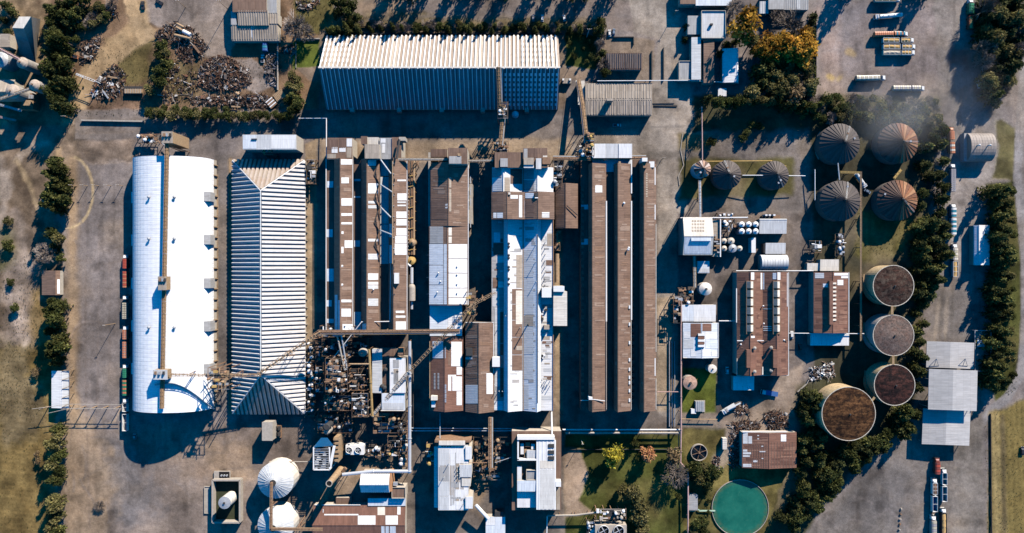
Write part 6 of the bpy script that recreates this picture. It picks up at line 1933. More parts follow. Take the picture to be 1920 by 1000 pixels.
# tall chimney
c0 = P(617, 907, 30)
t = thing('chimney', 'tall tan chimney with dark mouth, its long shadow towards lower left', 'chimney', (c0.x, c0.y, 0))
m = MB(); m.lathe((c0.x, c0.y, 0), [(2.4, 0), (2.2, 6), (1.75, 30)], 24, False); m.build('shaft', M_TAN, t)
m = MB(); m.lathe((c0.x, c0.y, 29.6), [(1.75, 0), (1.95, .1), (1.95, .5), (1.5, .5), (1.5, .1)], 24, False); m.build('rim', M_CONC, t)
m = MB(); m.lathe((c0.x, c0.y, 29.7), [(1.5, 0)], 24); m.build('mouth', M_BLACK, t)
for h in (8, 16, 24):
    m = MB(); m.lathe((c0.x, c0.y, h), [(2.35 - h * .02, 0), (2.35 - h * .02, .4)], 24, False); m.build('band', M_RUSTY, t)

# clarifier and green basin
c0 = P(1311, 849, 2); R = 15.5 / S
t = thing('clarifier', 'round dark clarifier tank with white rim on the lawn', 'tank', (c0.x, c0.y, 0))
m = MB(); m.lathe((c0.x, c0.y, 0), [(R, 0), (R, 2), (R - .35, 2), (R - .35, .9)], 36, False); m.build('rim', M_CONC, t)
m = MB(); m.lathe((c0.x, c0.y, .9), [(R - .35, 0)], 36); m.build('water', plain('dark_water', (.012, .016, .018), .15, spec=.5, var=.4, dirt=.2), t)
for k in range(6):
    a = k * math.pi / 3 + .3
    m = MB(); m.beam((c0.x, c0.y, 1.9), (c0.x + (R - .2) * math.cos(a), c0.y + (R - .2) * math.sin(a), 1.9), .2); m.build('arm', M_RUSTY, t)
m = MB(); m.tube((c0.x, c0.y, .5), (c0.x, c0.y, 2.6), .6, 10); m.build('hub', M_RUSTY, t)
c0 = P(1388, 953, .5); R = 52.5 / S
m = MB(); m.lathe((c0.x, c0.y, 0), [(R + .3, -.3), (R + .3, .75), (R, .75), (R - .1, -.2)], 72, False)
tag(m.build('basin_kerb', M_CONC), 'thin concrete kerb ringing the green basin', 'kerb')
mw_, tw, bw = nodes('green_water', .25, 0, .4)
g = N(tw, 'ShaderNodeNewGeometry').outputs['Position']
cc = mixc(tw, rng(tw, noise(tw, g, .09, 5, .6), .35, .65, 0, 1), (.007, .100, .072), (.018, .150, .105))
cc = mixc(tw, rng(tw, noise(tw, g, .5, 4, .7), .52, .75, 0, .35), cc, (.05, .19, .13))
ll = N(tw, 'ShaderNodeVectorMath', operation='DISTANCE'); tw.links.new(g, ll.inputs[0]); ll.inputs[1].default_value = (c0.x, c0.y, .35)
scum = mul(tw, rng(tw, ll.outputs['Value'], R - 3.2, R - .2, 0, 1), rng(tw, noise(tw, g, .45, 5, .75), .42, .62, .1, 1))
cc = mixc(tw, scum, cc, (.10, .13, .06))
cc = mixc(tw, rng(tw, noise(tw, g, .8, 5, .8), .63, .72, 0, .6), cc, (.14, .2, .12))
tw.links.new(cc, bw.inputs['Base Color']); bump(tw, bw, noise(tw, g, 1.5, 3), .05, .6)
m = MB(); m.lathe((c0.x, c0.y, .35), [(R - .05, 0)], 72)
tag(m.build('water', mw_), kind='structure')


# ---------------------------------------------------------------- conveyors, galleries and pipe bridges
def gallery(label, pts, wd, hg, mat, legs=(), roofmat=None, cat='conveyor', name='conveyor', walk=0, leg_w=2.2, lattice=False):
    """Covered conveyor: casing bays, pitched top, side walkway and trestle legs (legs: fractions along each run)."""
    q = [P(*p) for p in pts]
    t = thing(name, label, cat, (q[0].x, q[0].y, 0))
    for a, b in zip(q[:-1], q[1:]):
        d = (b - a); L = d.length; d.normalize()
        s = Vector((-d.y, d.x, 0)).normalized()
        n = max(1, int(L / 7))
        for k in range(n):
            p0, p1 = a + d * (L * k / n), a + d * (L * (k + .97) / n)
            m = MB()
            cw = wd * .32 if lattice else wd
            sec = lambda o: [o + s * (-cw / 2) + Vector((0, 0, -hg)), o + s * (cw / 2) + Vector((0, 0, -hg)), o + s * (cw / 2), o + Vector((0, 0, .22 * cw)), o - s * (cw / 2)]
            A_, B_ = sec(p0), sec(p1)
            for i in range(5):
                j = (i + 1) % 5
                m.poly([A_[i], A_[j], B_[j], B_[i]])
            m.poly(A_[::-1]); m.poly(B_)
            m.build('casing', mat, t)
        for e in (-1, 1):
            m = MB(); o = s * (wd / 2 + .08) * e + Vector((0, 0, .12)); m.beam(a + o, b + o, .2, .3); m.build('edge_rail', M_TAN if wd > 1.2 else mat, t)
        m = MB()
        for k in range(int(L / 2.2)):
            o = a + d * (k * 2.2 + .6) + Vector((0, 0, .22 * wd * .6)); m.beam(o - s * wd * .5, o + s * wd * .5, .22, .3)
        if m.v:
            m.build('hoops', mat, t)['kind'] = 'stuff'
        if lattice:
            m = MB(); nn_ = max(2, int(L / 3))
            for k in range(nn_):
                e = 1 if k % 2 else -1
                m.beam(a + d * (L * k / nn_) + s * wd * .5 * e, a + d * (L * (k + 1) / nn_) - s * wd * .5 * e, .14)
            m.build('lacing', M_RUSTY, t)['kind'] = 'stuff'
        if walk:
            m = MB(); o = s * (wd / 2 + .5) * walk - Vector((0, 0, hg * .6)); m.beam(a + o, b + o, .8, .12); m.build('walkway', M_STEEL, t)
            o2 = s * (wd / 2 + .9) * walk + Vector((0, 0, .4)); m = MB(); m.beam(a + o2, b + o2, .1); m.build('handrail', M_YEL, t)
        for f in legs:
            p = a.lerp(b, f)
            if p.z - hg < 1.5:
                continue
            m = MB()
            f1, f2 = p + s * leg_w, p - s * leg_w
            top = p.z - hg
            m.beam((f1.x, f1.y, 0), (p + s * wd * .4 - Vector((0, 0, hg))), .35); m.beam((f2.x, f2.y, 0), (p - s * wd * .4 - Vector((0, 0, hg))), .35)
            for z0 in range(2, int(top) - 1, 4):
                u0 = 1 - z0 / top; m.beam(p.xy.to_3d() + s * leg_w * (u0 * .9 + .1) + Vector((0, 0, z0)), p.xy.to_3d() - s * leg_w * (u0 * .9 + .1) + Vector((0, 0, z0 + 2)), .2)
            m.build('trestle', M_RUSTY, t)
    return t


gallery('long brown covered conveyor lying along the crown of the white barrel roof', [(313, 252, 24), (303, 767, 22.5)], 1.7, 1.4, M_BELT, (.04,))
for lab, x0, x1, y0, y1, z in (('brown conveyor head tower at the north end of the barrel roof', 303, 323, 247, 268, 26), ('square transfer box midway along the barrel roof conveyor', 296, 311, 519, 544, 26.5), ('long transfer box near the south end of the barrel roof', 287, 313, 694, 712, 26.5)):
    t = thing('transfer_tower', lab, 'transfer house', P((x0 + x1) / 2, (y0 + y1) / 2, 0))
    skirt_box(t, 'cabin', x0, x1, y0, y1, 20 if z > 25 and y0 > 300 else 4, z - 1.0, M_TAN)
    f = flat(t, x0, x1, y0, y1, z, beige if y0 != 694 else pale, M_TAN, 'y', zb=z - 1.5)
    for k in range(3):
        skirt_box(t, 'roof_machine', x0 + 2 + k * (x1 - x0) / 3.4, x0 + 5 + k * (x1 - x0) / 3.4, y0 + 3, y0 + 9, z - .3, z + 1.0, (M_RUSTY, M_STEEL, M_DARK)[k])
    if y0 < 300:
        for k in range(10):
            m = MB(); yy = y0 + 4 + (k % 5) * 3
            m.beam(P(x0 - 28 + k * 7, yy + 4, 5), P(x0 - 22 + k * 7, yy + 10, 5), .5); m.build('platform', (M_RUSTY, M_STEEL, M_TAN)[k % 3], t)
gallery('brown conveyor crossing from the barrel roof to the hipped warehouse ridge', [(313, 703, 25), (395, 704, 23), (490, 703, 20)], 1.5, 1.0, M_TAN, (.5,), lattice=True)
gallery('slanting twin conveyor from the hipped warehouse ridge up to the mill gallery', [(484, 702, 20), (600, 622, 24)], 2.4, 1.2, M_TAN, (.45, .85), lattice=True)
gallery('long east-west conveyor gallery crossing the south ends of the brown factories', [(596, 622, 23), (700, 622, 21), (862, 620, 21)], 1.7, 1.5, M_RUSTY, (.15, .85), walk=-1)
gallery('bright slanting conveyor tube over the grey plant roof', [(697, 781, 9), (766, 698, 15)], 1.9, 1.2, plain('pale_casing', (.55, .49, .42), .7, dirt=.4), (.3, .7))
gallery('slanting lattice conveyor rising to the white mill past the gallery', [(768, 696, 16), (888, 570, 24), (930, 548, 24)], 1.7, 1.0, M_TAN, (.4,), lattice=True)
gallery('brown conveyor down the shaded slope of the huge warehouse to the road', [(934, 126, 24), (937, 200, 18), (943, 215, 17), (938, 272, 16)], 1.8, 1.5, M_BELT, (.95,), walk=1)
gallery('brown conveyor slanting beside the beige ribbed shed across the service road', [(1085, 150, 6), (1093, 196, 11), (1101, 268, 17)], 1.9, 1.5, M_BELT, (.4, .8), walk=-1)
gallery('thin tan pipe gallery joining the north ends of the brown factories', [(745, 299, 17), (840, 299, 17)], 1.5, 1.0, M_CONC, (.35, .8))
gallery('tan gallery between the narrow factory and the central mill', [(877, 302, 15), (925, 301, 15)], 1.3, 1.0, M_CONC, (.5,))
gallery('twin tan pipe gallery from the central mill to the three-bay factory', [(1037, 297, 14), (1100, 298, 14), (1212, 296, 14)], 1.6, 1.0, M_RUSTY, (.3, .7), walk=1)
gallery('short brown conveyor running south from the mills between the two southern mill buildings', [(919, 783, 12), (919, 878, 14)], 1.7, 1.4, M_RUSTY, (.5,), walk=1)
gallery('thin roof conveyor between the two white-domed tanks', [(509, 905, 17.5), (508, 992, 17.5), (605, 993, 16)], 1.3, 1.0, M_RUSTY, (.5,))
gallery('dark slanting gallery beside the chimney leading to the workshop', [(648, 878, 10), (622, 912, 8), (580, 978, 5)], 1.8, 1.3, M_RUSTY, (.5,))
gallery('pale conveyor from the left edge to the white-domed silo', [(-30, 196, 15), (57, 166, 17)], 1.4, 1.0, M_CONC, (.6,))
gallery('reddish conveyor from the left edge to the stained silo', [(-30, 76, 14), (38, 112, 17)], 1.6, 1.0, M_PINK, (.6,))
gallery('thin steel conveyor low on the left edge below the silos', [(-30, 188, 9), (40, 208, 10)], 1.2, .8, M_STEEL, (.6,))
gallery('lowest pale conveyor at the left edge beneath the machine deck', [(-30, 213, 8), (30, 226, 8)], .9, .7, M_PINK, (.6,))
gallery('thin orange-brown pipe bridge running north-south between the large silos', [(1614, 322, 7), (1614, 500, 7), (1614, 640, 7)], .7, .5, M_TAN, (.2, .5, .8), None, 'pipe bridge', 'pipe_bridge', 0, .8)
gallery('short yellow-brown pipe bridge below the dusty grey silo', [(1575, 323, 7), (1613, 324, 7)], 1.0, .6, M_YEL, (.5,), None, 'pipe bridge', 'pipe_bridge', 0, .8)
gallery('short tan pipe bridge under the orange-rusted silo', [(1676, 335, 7), (1690, 318, 7)], 1.0, .6, M_YEL, (.5,), None, 'pipe bridge', 'pipe_bridge', 0, .8)
gallery('twin-pipe bridge between the pink-topped silo and the process house', [(1312, 338, 8), (1313, 408, 11)], 1.6, .7, M_STEEL, (.5,), None, 'pipe bridge', 'pipe_bridge', 0, .9)
gallery('twin-pipe bridge between the process house and the white dome tank', [(1302, 480, 9), (1303, 540, 8)], 1.6, .8, M_CONC, (.5,), None, 'pipe bridge', 'pipe_bridge', 0, .9)


def pipe(label, pts, r, mat, name='pipe', n=8, post=0, group=None):
    q = [P(*p) for p in pts]
    t = thing(name, label, 'pipe', (q[0].x, q[0].y, 0), group)
    for a, b in zip(q[:-1], q[1:]):
        L = (b - a).length
        k = max(1, int(L / 18))
        for i in range(k):
            m = MB(); m.tube(a.lerp(b, i / k), a.lerp(b, (i + 1) / k), r, n)
            if k > 1:
                m.tube(a.lerp(b, (i + .985) / k), a.lerp(b, (i + 1) / k), r * 1.35, n)
            m.build('pipe_run', mat, t)
        if post:
            for i in range(int(L / post) + 1):
                p = a.lerp(b, min(1, i * post / max(L, .1)))
                if p.z > 1:
                    m = MB(); m.box(p.x - .14, p.y - .14, 0, p.x + .14, p.y + .14, p.z - r); m.build('support', M_RUSTY, t)
    for p in q[1:-1]:
        m = MB(); m.lathe(p - Vector((0, 0, r)), [(r * .4, 0), (r * 1.15, r * .5), (r * 1.15, r * 1.5), (r * .4, r * 2)], 10); m.build('elbow', mat, t)
    return t


M_SILV = plain('silver_pipe', (.62, .64, .67), .35, .35, var=.06, dirt=.2, dirtcol=(.4, .38, .36))
pipe('large silver duct running south along the plant then west to the chimney', [(768, 640, 9), (768, 884, 10), (700, 884, 10), (642, 890, 10)], 1.05, M_SILV, 'duct', 12, 16)
pipe('thin white pipe across the road from the conveyor to the houses', [(1120, 152, 7), (1290, 151, 7)], .25, M_WHITE, 'pipe', 6, 30)
pipe('thin white pipe crossing the service road beside the huge warehouse', [(560, 222, 6), (612, 222, 6), (612, 296, 7)], .28, M_WHITE, 'pipe', 6, 20)
pipe('thin white pipe stepping across the brown factory roofs', [(733, 480, 16), (731, 603, 16), (678, 604, 16), (622, 675, 14)], .26, M_WHITE, 'pipe', 6)
pipe('pinkish pipe line running south beside the pipe rack to the park corner', [(1277, 560, 6), (1277, 806, 6), (1276, 868, 5), (1290, 884, 4), (1290, 1005, 4)], .5, M_PINK, 'pipe', 8, 14)
pipe('pinkish pipe parallel to the park edge', [(1273, 808, 5), (1272, 870, 4), (1286, 887, 4)], .35, M_RUSTY, 'pipe', 8, 14)
pipe('long tan pipe bridge along the north edge of the park', [(1060, 812, 5), (1276, 812, 5)], .6, M_CONC, 'pipe', 8, 12)
pipe('rusty-white pipe line just north of the tan park pipe', [(1055, 806, 4), (1275, 806, 4)], .45, M_WHITE, 'pipe', 8, 12)
pipe('blue-grey pipe in the shade south of the central mill', [(770, 803, 4), (960, 804, 4)], .4, M_STEEL, 'pipe', 8, 12)
pipe('second pipe in the shade south of the central mill', [(770, 808, 3.5), (1052, 808, 3.5)], .3, M_SILV, 'pipe', 8, 12)
pipe('thin tan pipe from the pink-topped silo past both grey silos', [(1320, 303, 5), (1446, 302, 5), (1474, 312, 5)], .3, M_YEL, 'pipe', 6, 16)
pipe('white pipe between the grey silos and the large silos', [(1392, 329, 7), (1425, 329, 8), (1510, 330, 7)], .25, M_WHITE, 'pipe', 6, 16)
pipe('thin pipe going north from the pink-topped silo across the road', [(1316, 200, 7), (1317, 305, 9)], .35, M_PINK, 'pipe', 6, 18)
pipe('short white pipe between the two left large silos', [(1571, 306, 13), (1574, 338, 13)], .4, M_STEEL, 'pipe', 6)
pipe('thin white pipe hanging beside the left large silos', [(1528, 318, 5), (1528, 376, 4)], .3, M_WHITE, 'pipe', 6, 14)
pipe('white pipe along the north side of the process house', [(1276, 409, 9), (1402, 408, 9)], .35, M_WHITE, 'pipe', 6, 14)
pipe('thin white pipe line south of the grey vault', [(1380, 508, 6), (1525, 508, 6)], .28, M_WHITE, 'pipe', 6, 14)
pipe('white pipe across the alley beside the red-brown factory', [(1348, 602, 6), (1380, 602, 6)], .3, M_WHITE, 'pipe', 6)
pipe('thin white pipe linking the red-brown factories', [(1478, 625, 6), (1620, 626, 6)], .22, M_WHITE, 'pipe', 6, 16)
pipe('short pink pipe over the paved strip right of the three-bay factory', [(1232, 735, 5), (1276, 735, 5)], .25, M_PINK, 'pipe', 6, 8)
pipe('tan handrail-like pipe in front of the process vents', [(1278, 786, 2), (1345, 787, 2)], .3, M_TAN, 'pipe', 6, 6)
pipe('white pipe from the southern mill up to the central mill', [(1034, 772, 8), (1035, 818, 13)], .55, M_WHITE, 'pipe', 8)
pipe('thin white pipe from the left southern mill to the central mill', [(825, 775, 6), (825, 826, 12)], .3, M_STEEL, 'pipe', 6)
pipe('pale pipe bridge between the southern mill and the fan unit', [(1026, 967, 5), (1080, 966, 5), (1118, 961, 6), (1172, 957, 6)], .55, M_CONC, 'pipe', 8, 8)
pipe('white pipe drop at the bottom edge below the southern mill', [(1026, 968, 5), (1025, 1005, 5)], .35, M_WHITE, 'pipe', 6)
pipe('steel pipe from the domed tank to the cooling tower', [(505, 866, 3), (600, 866, 5)], .3, M_CONC, 'pipe', 6, 14)
pipe('thin pipe from the left southern mill to the short brown conveyor', [(873, 868, 12), (917, 868, 13)], .3, M_RUSTY, 'pipe', 6)
pipe('slanting thin steel pipe from the short brown conveyor to the right southern mill', [(928, 868, 12), (958, 858, 12)], .22, M_STEEL, 'pipe', 6)
pipe('steep twin silver chute from the gallery down to the steel plant', [(632, 628, 20), (645, 690, 17)], .55, M_CONC, 'chute', 8)
pipe('second silver chute beside the twin chute under the gallery', [(640, 628, 20), (650, 690, 17)], .5, M_STEEL, 'chute', 8)
pipe('yellow vertical pipe gallery along the grey plant roof', [(692, 655, 16), (698, 780, 13)], .8, plain('ochre_steel', (.36, .24, .10), .75, var=.25, dirt=.5), 'pipe', 8, 20)
pipe('short yellow cross pipe from the steel plant to the yellow pipe gallery', [(655, 683, 16), (692, 683, 16)], .5, M_TAN, 'pipe', 8)
for k in range(3):
    pipe('%s dark drain pipe lying in the shaded alley by the concrete road' % ('western', 'middle', 'eastern')[k], [(1255 + k * 5, 640, 1), (1255 + k * 5, 800, 1)], .3, M_STEEL, 'pipe', 6, 20)
m = MB(); a, c = P(1020, 970), P(1045, 1000)

# right-hand pipe rack of factory west: gallery of vessels
t = thing('pipe_rack', 'rusty pipe rack with rows of small white vents east of the zigzag-duct factory', 'pipe rack', P(771, 400, 0))
for k in range(10):
    y = 306 + k * 18
    m = MB(); m.beam(P(764, y, 8), P(779, y, 8), .35); m.build('beam', M_YEL, t)
    for x in (765, 778):
        p = P(x, y, 8); m = MB(); m.box(p.x - .2, p.y - .2, 0, p.x + .2, p.y + .2, 8); m.build('post', M_RUSTY, t)
for x, r, mt in ((766.5, .45, M_RUSTY), (769, .3, M_DARK), (772, .5, M_RUSTY), (776, .7, M_TAN)):
    m = MB(); m.tube(P(x, 302, 8.6), P(x, 478, 8.6), r, 8); m.build('pipe_run', mt, t)
for k in range(22):
    p = P(764.5, 330 + k * 6.6, 9.6); m = MB(); m.tube((p.x, p.y, 8), (p.x, p.y, 10), .42, 8); m.build('vent', M_WHITE, t)
    if k % 3 == 0:
        m = MB(); m.tube(P(766, 331 + k * 6.6, 9.5), P(775, 329 + k * 6.6, 9.5), .25, 6); m.build('branch_pipe', M_YEL, t)
vessel('small tan vessel at the south end of the rusty pipe rack', 773, 455, 6.5, 10, M_TAN, None, 'vessel', None, 1.0)
vessel('round yellow-stained vessel right below the rusty pipe rack', 771, 489, 7.5, 9, M_YEL, None, 'vessel', None, .8)
pipe('pale bent duct around the yellow-stained vessel', [(764, 480, 9), (763, 494, 9), (770, 500, 9)], .7, M_WHITE, 'duct')
pipe('blue-white vertical duct above the pale rounded vessel', [(772, 502, 8), (772, 532, 9)], 1.0, M_SILV, 'duct')
t = thing('vessel', 'pale round-headed horizontal vessel beside the third monitor roof', 'vessel', P(772, 548, 0))
m = MB(); a, b2 = P(772, 540, 9), P(772, 564, 9); m.tube(a, b2, 2.2, 14); m.build('shell', M_CONC, t)
m = MB()
for s in range(5):
    r0, r1 = 2.2 * math.cos(s * .3), 2.2 * math.cos((s + 1) * .3 if s < 4 else 1.57)
    m.tube(a + Vector((0, 2.6 * math.sin(s * .3), 0)), a + Vector((0, 2.6 * math.sin((s + 1) * .3), 0)), r0, 14, r1, False)
m.build('head', M_CONC, t)
pipe('stubby silver duct below the pale rounded vessel', [(772, 566, 8), (772, 580, 8)], .8, M_SILV, 'duct')


# ---------------------------------------------------------------- steel plant and process clutter
def machinery(label, x0, x1, y0, y1, z, seed, levels=3, dens=1.0, cat='process plant', name='process_plant', mats=None, deckmat=None):
    """Open steel frame: columns, decks, hand rails, with boxes, drums and pipes on every deck."""
    r = random.Random(seed)
    t = thing(name, label, cat, P((x0 + x1) / 2, (y0 + y1) / 2, 0))
    mats = mats or [M_RUSTY, M_STEEL, M_TAN, M_WHITE, M_DARK, M_RUSTY, M_CONC]
    nx, ny = max(2, int((x1 - x0) / 14) + 1), max(2, int((y1 - y0) / 14) + 1)
    for i in range(nx):
        for j in range(ny):
            p = P(x0 + (x1 - x0) * i / (nx - 1), y0 + (y1 - y0) * j / (ny - 1), z)
            m = MB(); m.box(p.x - .2, p.y - .2, 0, p.x + .2, p.y + .2, z * r.uniform(.85, 1.05)); m.build('column', M_RUSTY, t)
    for L in range(1, levels + 1):
        zz = z * L / levels
        for k in range(ny * 2):
            y = y0 + (y1 - y0) * (k + .5) / (ny * 2)
            if r.random() < .65:
                xa = x0 + (x1 - x0) * r.uniform(0, .5); xb = xa + (x1 - x0) * r.uniform(.25, .6)
                a, c = P(xa, y - 2.2, zz), P(min(xb, x1), y + 2.2, zz)
                m = MB(); m.box(a.x, c.y, zz - .15, c.x, a.y, zz); m.build('deck', deckmat or r.choice([M_RUSTY, M_DARK, M_DARK, M_STEEL]), t)
        for j in range(ny):
            y = y0 + (y1 - y0) * j / (ny - 1)
            m = MB(); m.beam(P(x0, y, zz), P(x1, y, zz), .28); m.build('beam', r.choice([M_RUSTY, M_DARK, M_DARK, M_STEEL]), t)
        for i in range(nx):
            x = x0 + (x1 - x0) * i / (nx - 1)
            m = MB(); m.beam(P(x, y0, zz), P(x, y1, zz), .28); m.build('beam', r.choice([M_RUSTY, M_DARK, M_DARK]), t)
    area = (x1 - x0) * (y1 - y0)
    for k in range(int(area / 55 * dens)):
        zz = z * r.choice(range(1, levels + 1)) / levels
        x, y = r.uniform(x0 + 2, x1 - 2), r.uniform(y0 + 2, y1 - 2)
        c = P(x, y, zz); u = r.random(); m = MB()
        if u < .4:
            m.obox((c.x, c.y, zz + .6), r.uniform(.8, 2.8), r.uniform(.7, 2.2), r.uniform(.8, 1.8)); m.build('machine_box', r.choice(mats), t)
        elif u < .65:
            R2 = r.uniform(.5, 1.3); h = r.uniform(1, 3); m.lathe((c.x, c.y, zz), [(R2, 0), (R2, h), (R2 * .5, h + .4)], 12); m.build('drum', r.choice(mats), t)
        else:
            a = r.choice([0, math.pi / 2]); d = Vector((math.cos(a), math.sin(a), 0)) * r.uniform(1.5, 5)
            m.tube(c + Vector((0, 0, 1)) - d / 2, c + Vector((0, 0, 1)) + d / 2, r.uniform(.14, .4), 7); m.build('pipe_run', r.choice(mats), t)
    m = MB()
    for p, q2 in (((x0, y0), (x1, y0)), ((x1, y0), (x1, y1)), ((x1, y1), (x0, y1)), ((x0, y1), (x0, y0))):
        m2 = MB(); m2.beam(P(*p, z + 1), P(*q2, z + 1), .1); m2.build('handrail', r.choice([M_TAN, M_DARK, M_RUSTY]), t)
    return t


machinery('tall rusty steel plant of stacked decks under the twin chutes', 610, 652, 672, 735, 22, 21, 4, 1.9)
machinery('low rusty machine deck at the south end of the steel plant', 608, 660, 742, 770, 13, 22, 3, 2.0, mats=[M_RUSTY, M_RUSTY, M_WHITE, M_TAN, M_DARK])
machinery('small machine tower with white vents between steel plant and yellow pipes', 660, 690, 738, 782, 15, 23, 3, 1.8, mats=[M_WHITE, M_DARK, M_RUSTY, M_STEEL])
machinery('cluster of rusty hoppers hanging under the east-west gallery', 600, 680, 612, 632, 14, 24, 2, 1.0)
machinery('pump group between the shaded fan unit and the white frame', 688, 722, 836, 856, 3, 25, 1, 1.5, 'pumps', 'pump_group')
machinery('white square frame cooler with tan condenser rack', 727, 752, 818, 838, 8, 26, 1, .6, 'cooler', 'cooler_frame', [M_WHITE, M_DARK], M_BLACK)
machinery('tan condenser rack directly below the white frame cooler', 726, 748, 844, 854, 5, 27, 1, 2.0, 'condenser', 'condenser_rack', [M_TAN, M_YEL, M_WHITE])
machinery('rusty pipework strip beside the long silver duct', 748, 764, 790, 875, 4, 28, 1, 1.6, 'pipework', 'pipework')
machinery('vertical pipe rack full of crossing pipes by the patchwork shed', 1263, 1277, 556, 606, 7, 29, 3, 2.2, 'pipe rack', 'pipe_rack')
machinery('rusty elevator head at the conveyor end north of the three-bay factory', 1098, 1114, 250, 292, 17, 30, 3, 1.6, 'elevator head', 'head_machine', [M_TAN, M_RUSTY, M_YEL])
machinery('blue-grey open frame tower left of the white north heads', 1085, 1098, 268, 297, 14, 31, 3, .8, 'frame tower', 'frame_tower', [M_STEEL, M_WHITE])
machinery('tan drive tower where the shaded-slope conveyor turns', 933, 952, 192, 222, 18, 32, 3, 1.6, 'drive tower', 'drive_machine', [M_TAN, M_RUSTY, M_WHITE])
machinery('shaded steel machinery foot of the conveyor north of the central mill', 922, 953, 266, 296, 12, 33, 3, 1.2, 'machinery', 'foot_machine', [M_STEEL, M_DARK, M_RUSTY])
machinery('dense dark stair frame on the east edge of the mill head', 1036, 1054, 300, 350, 12, 34, 3, 1.4, 'stair frame', 'stair_frame', [M_DARK, M_WHITE, M_STEEL])
machinery('orange-tan drive frame over the white head house', 494, 511, 270, 290, 11, 35, 2, 1.6, 'drive frame', 'drive_machine', [M_YEL, M_TAN, M_RUSTY])
machinery('tangle of orange trestle frames between barrel roof and hipped warehouse', 390, 430, 690, 730, 25, 36, 3, .8, 'trestle', 'trestle_frame', [M_TAN, M_YEL, M_RUSTY])
machinery('pipework strip along the foot of the hipped warehouse east side', 576, 590, 640, 780, 3, 37, 1, 1.2, 'pipework', 'pipework', [M_STEEL, M_WHITE, M_RUSTY])
machinery('pipes and valves on the east face of the central mill', 1038, 1050, 432, 470, 7, 38, 2, 1.6, 'pipework', 'pipework', [M_YEL, M_RUSTY, M_DARK])
machinery('valve manifold with small white pots near the white dome tank', 1272, 1300, 540, 570, 4, 39, 1, 1.6, 'manifold', 'valve_manifold', [M_RUSTY, M_WHITE, M_DARK])
machinery('outdoor equipment in shade left of the rusty tanks', 1518, 1540, 452, 474, 3, 40, 1, 1.2, 'equipment', 'equipment_yard', [M_STEEL, M_WHITE, M_DARK])
machinery('rack of dark steel sections by the narrow red-brown factory', 1566, 1583, 438, 480, 3, 41, 1, 1.8, 'rack', 'steel_rack', [M_WHITE, M_DARK, M_STEEL])
machinery('orange conveyor tower on the west side of the southern mill', 800, 814, 832, 870, 8, 42, 2, 1.6, 'conveyor tower', 'conveyor_tower', [M_YEL, M_TAN, M_WHITE])
machinery('tan frame where the bright conveyor meets the white mill roof', 874, 892, 548, 592, 20, 43, 2, 1.0, 'support frame', 'support_frame', [M_YEL, M_TAN])
machinery('tank-side machine box group behind the process house', 1352, 1380, 412, 432, 4, 44, 1, 1.6, 'machines', 'machine_group', [M_RUSTY, M_WHITE, M_DARK])
machinery('row of white-fronted pump boxes north of the process house', 1346, 1378, 400, 407, 3, 45, 1, 2.0, 'pumps', 'pump_row', [M_WHITE, M_CONC])
machinery('grey platform stack east of the shaded head house', 575, 592, 300, 345, 6, 46, 2, 1.2, 'platform', 'service_platform', [M_STEEL, M_WHITE, M_DARK])
machinery('cluttered platform west of the barrel roof head tower', 258, 302, 252, 268, 4, 47, 1, 1.6, 'platform', 'service_platform', [M_STEEL, M_RUSTY, M_DARK, M_WHITE])
machinery('mast base machinery between the large fans and the pale pipe bridge', 1100, 1116, 975, 1005, 4, 48, 1, 1.4, 'equipment', 'equipment_yard', [M_STEEL, M_WHITE])
machinery('header pipes above the two big fans', 1118, 1174, 955, 974, 7, 49, 1, 1.0, 'header', 'pipe_header', [M_WHITE, M_CONC])
machinery('dark lattice frame between the steel plant and the yellow pipe gallery', 656, 688, 692, 732, 12, 61, 3, 1.6, 'lattice frame', 'lattice_frame', [M_DARK, M_RUSTY, M_WHITE])
machinery('dark pipe tangle under the gallery north of the steel plant', 604, 690, 636, 668, 8, 62, 2, 1.0, 'pipework', 'pipework', [M_DARK, M_RUSTY, M_STEEL])
machinery('dark pump row between the steel plant and the white hood tower', 596, 660, 778, 812, 7, 63, 2, 1.0, 'pumps', 'pump_row', [M_DARK, M_STEEL, M_RUSTY])
machinery('dark pipe trestles south of the plant building', 700, 762, 774, 812, 8, 64, 2, 1.1, 'trestle', 'trestle_frame', [M_DARK, M_RUSTY, M_TAN])
machinery('dark crossing pipes and platforms between the two southern mills', 888, 955, 820, 868, 5, 65, 1, .7, 'pipework', 'pipework', [M_DARK, M_RUSTY, M_TAN])
machinery('rusty rack of pipes below the short brown conveyor', 890, 940, 872, 900, 4, 66, 1, 1.2, 'pipe rack', 'pipe_rack', [M_RUSTY, M_DARK])
machinery('dark machinery row left of the shaded steel plant', 592, 606, 640, 735, 5, 67, 1, 1.0, 'machines', 'machine_group', [M_DARK, M_STEEL, M_RUSTY])
vessel('pale tan cylinder at the foot of the bright slanting conveyor', 708, 782, 7.5, 7, plain('pinkish_rust', (.42, .27, .20)), None, 'vessel', None, .5)
vessel('white conical vessel north of the yellow pipe gallery', 680, 661, 8, 12, M_CONC, None, 'vessel', None, 2.0)
ZK = 1.3
B = bld('plant_house', 'grey and white plant building with a dark chute over its roof', 728, 712)
f = flat(B, 698, 716, 655, 737, 9, pale, M_WALL, 'x'); flat(B, 716.5, 730, 655, 735, 8, dbrown, M_WALL, 'x'); f2 = flat(B, 730, 746, 655, 671, 8, brown, M_WALL, 'y'); f = flat(B, 731, 760, 672, 737, 10, white, M_WALL, 'y')
patch(B, f, [(737, 748, 675, 690), (738, 747, 700, 720)], grey); patch(B, f, [(738, 747, 692, 715)], beige)
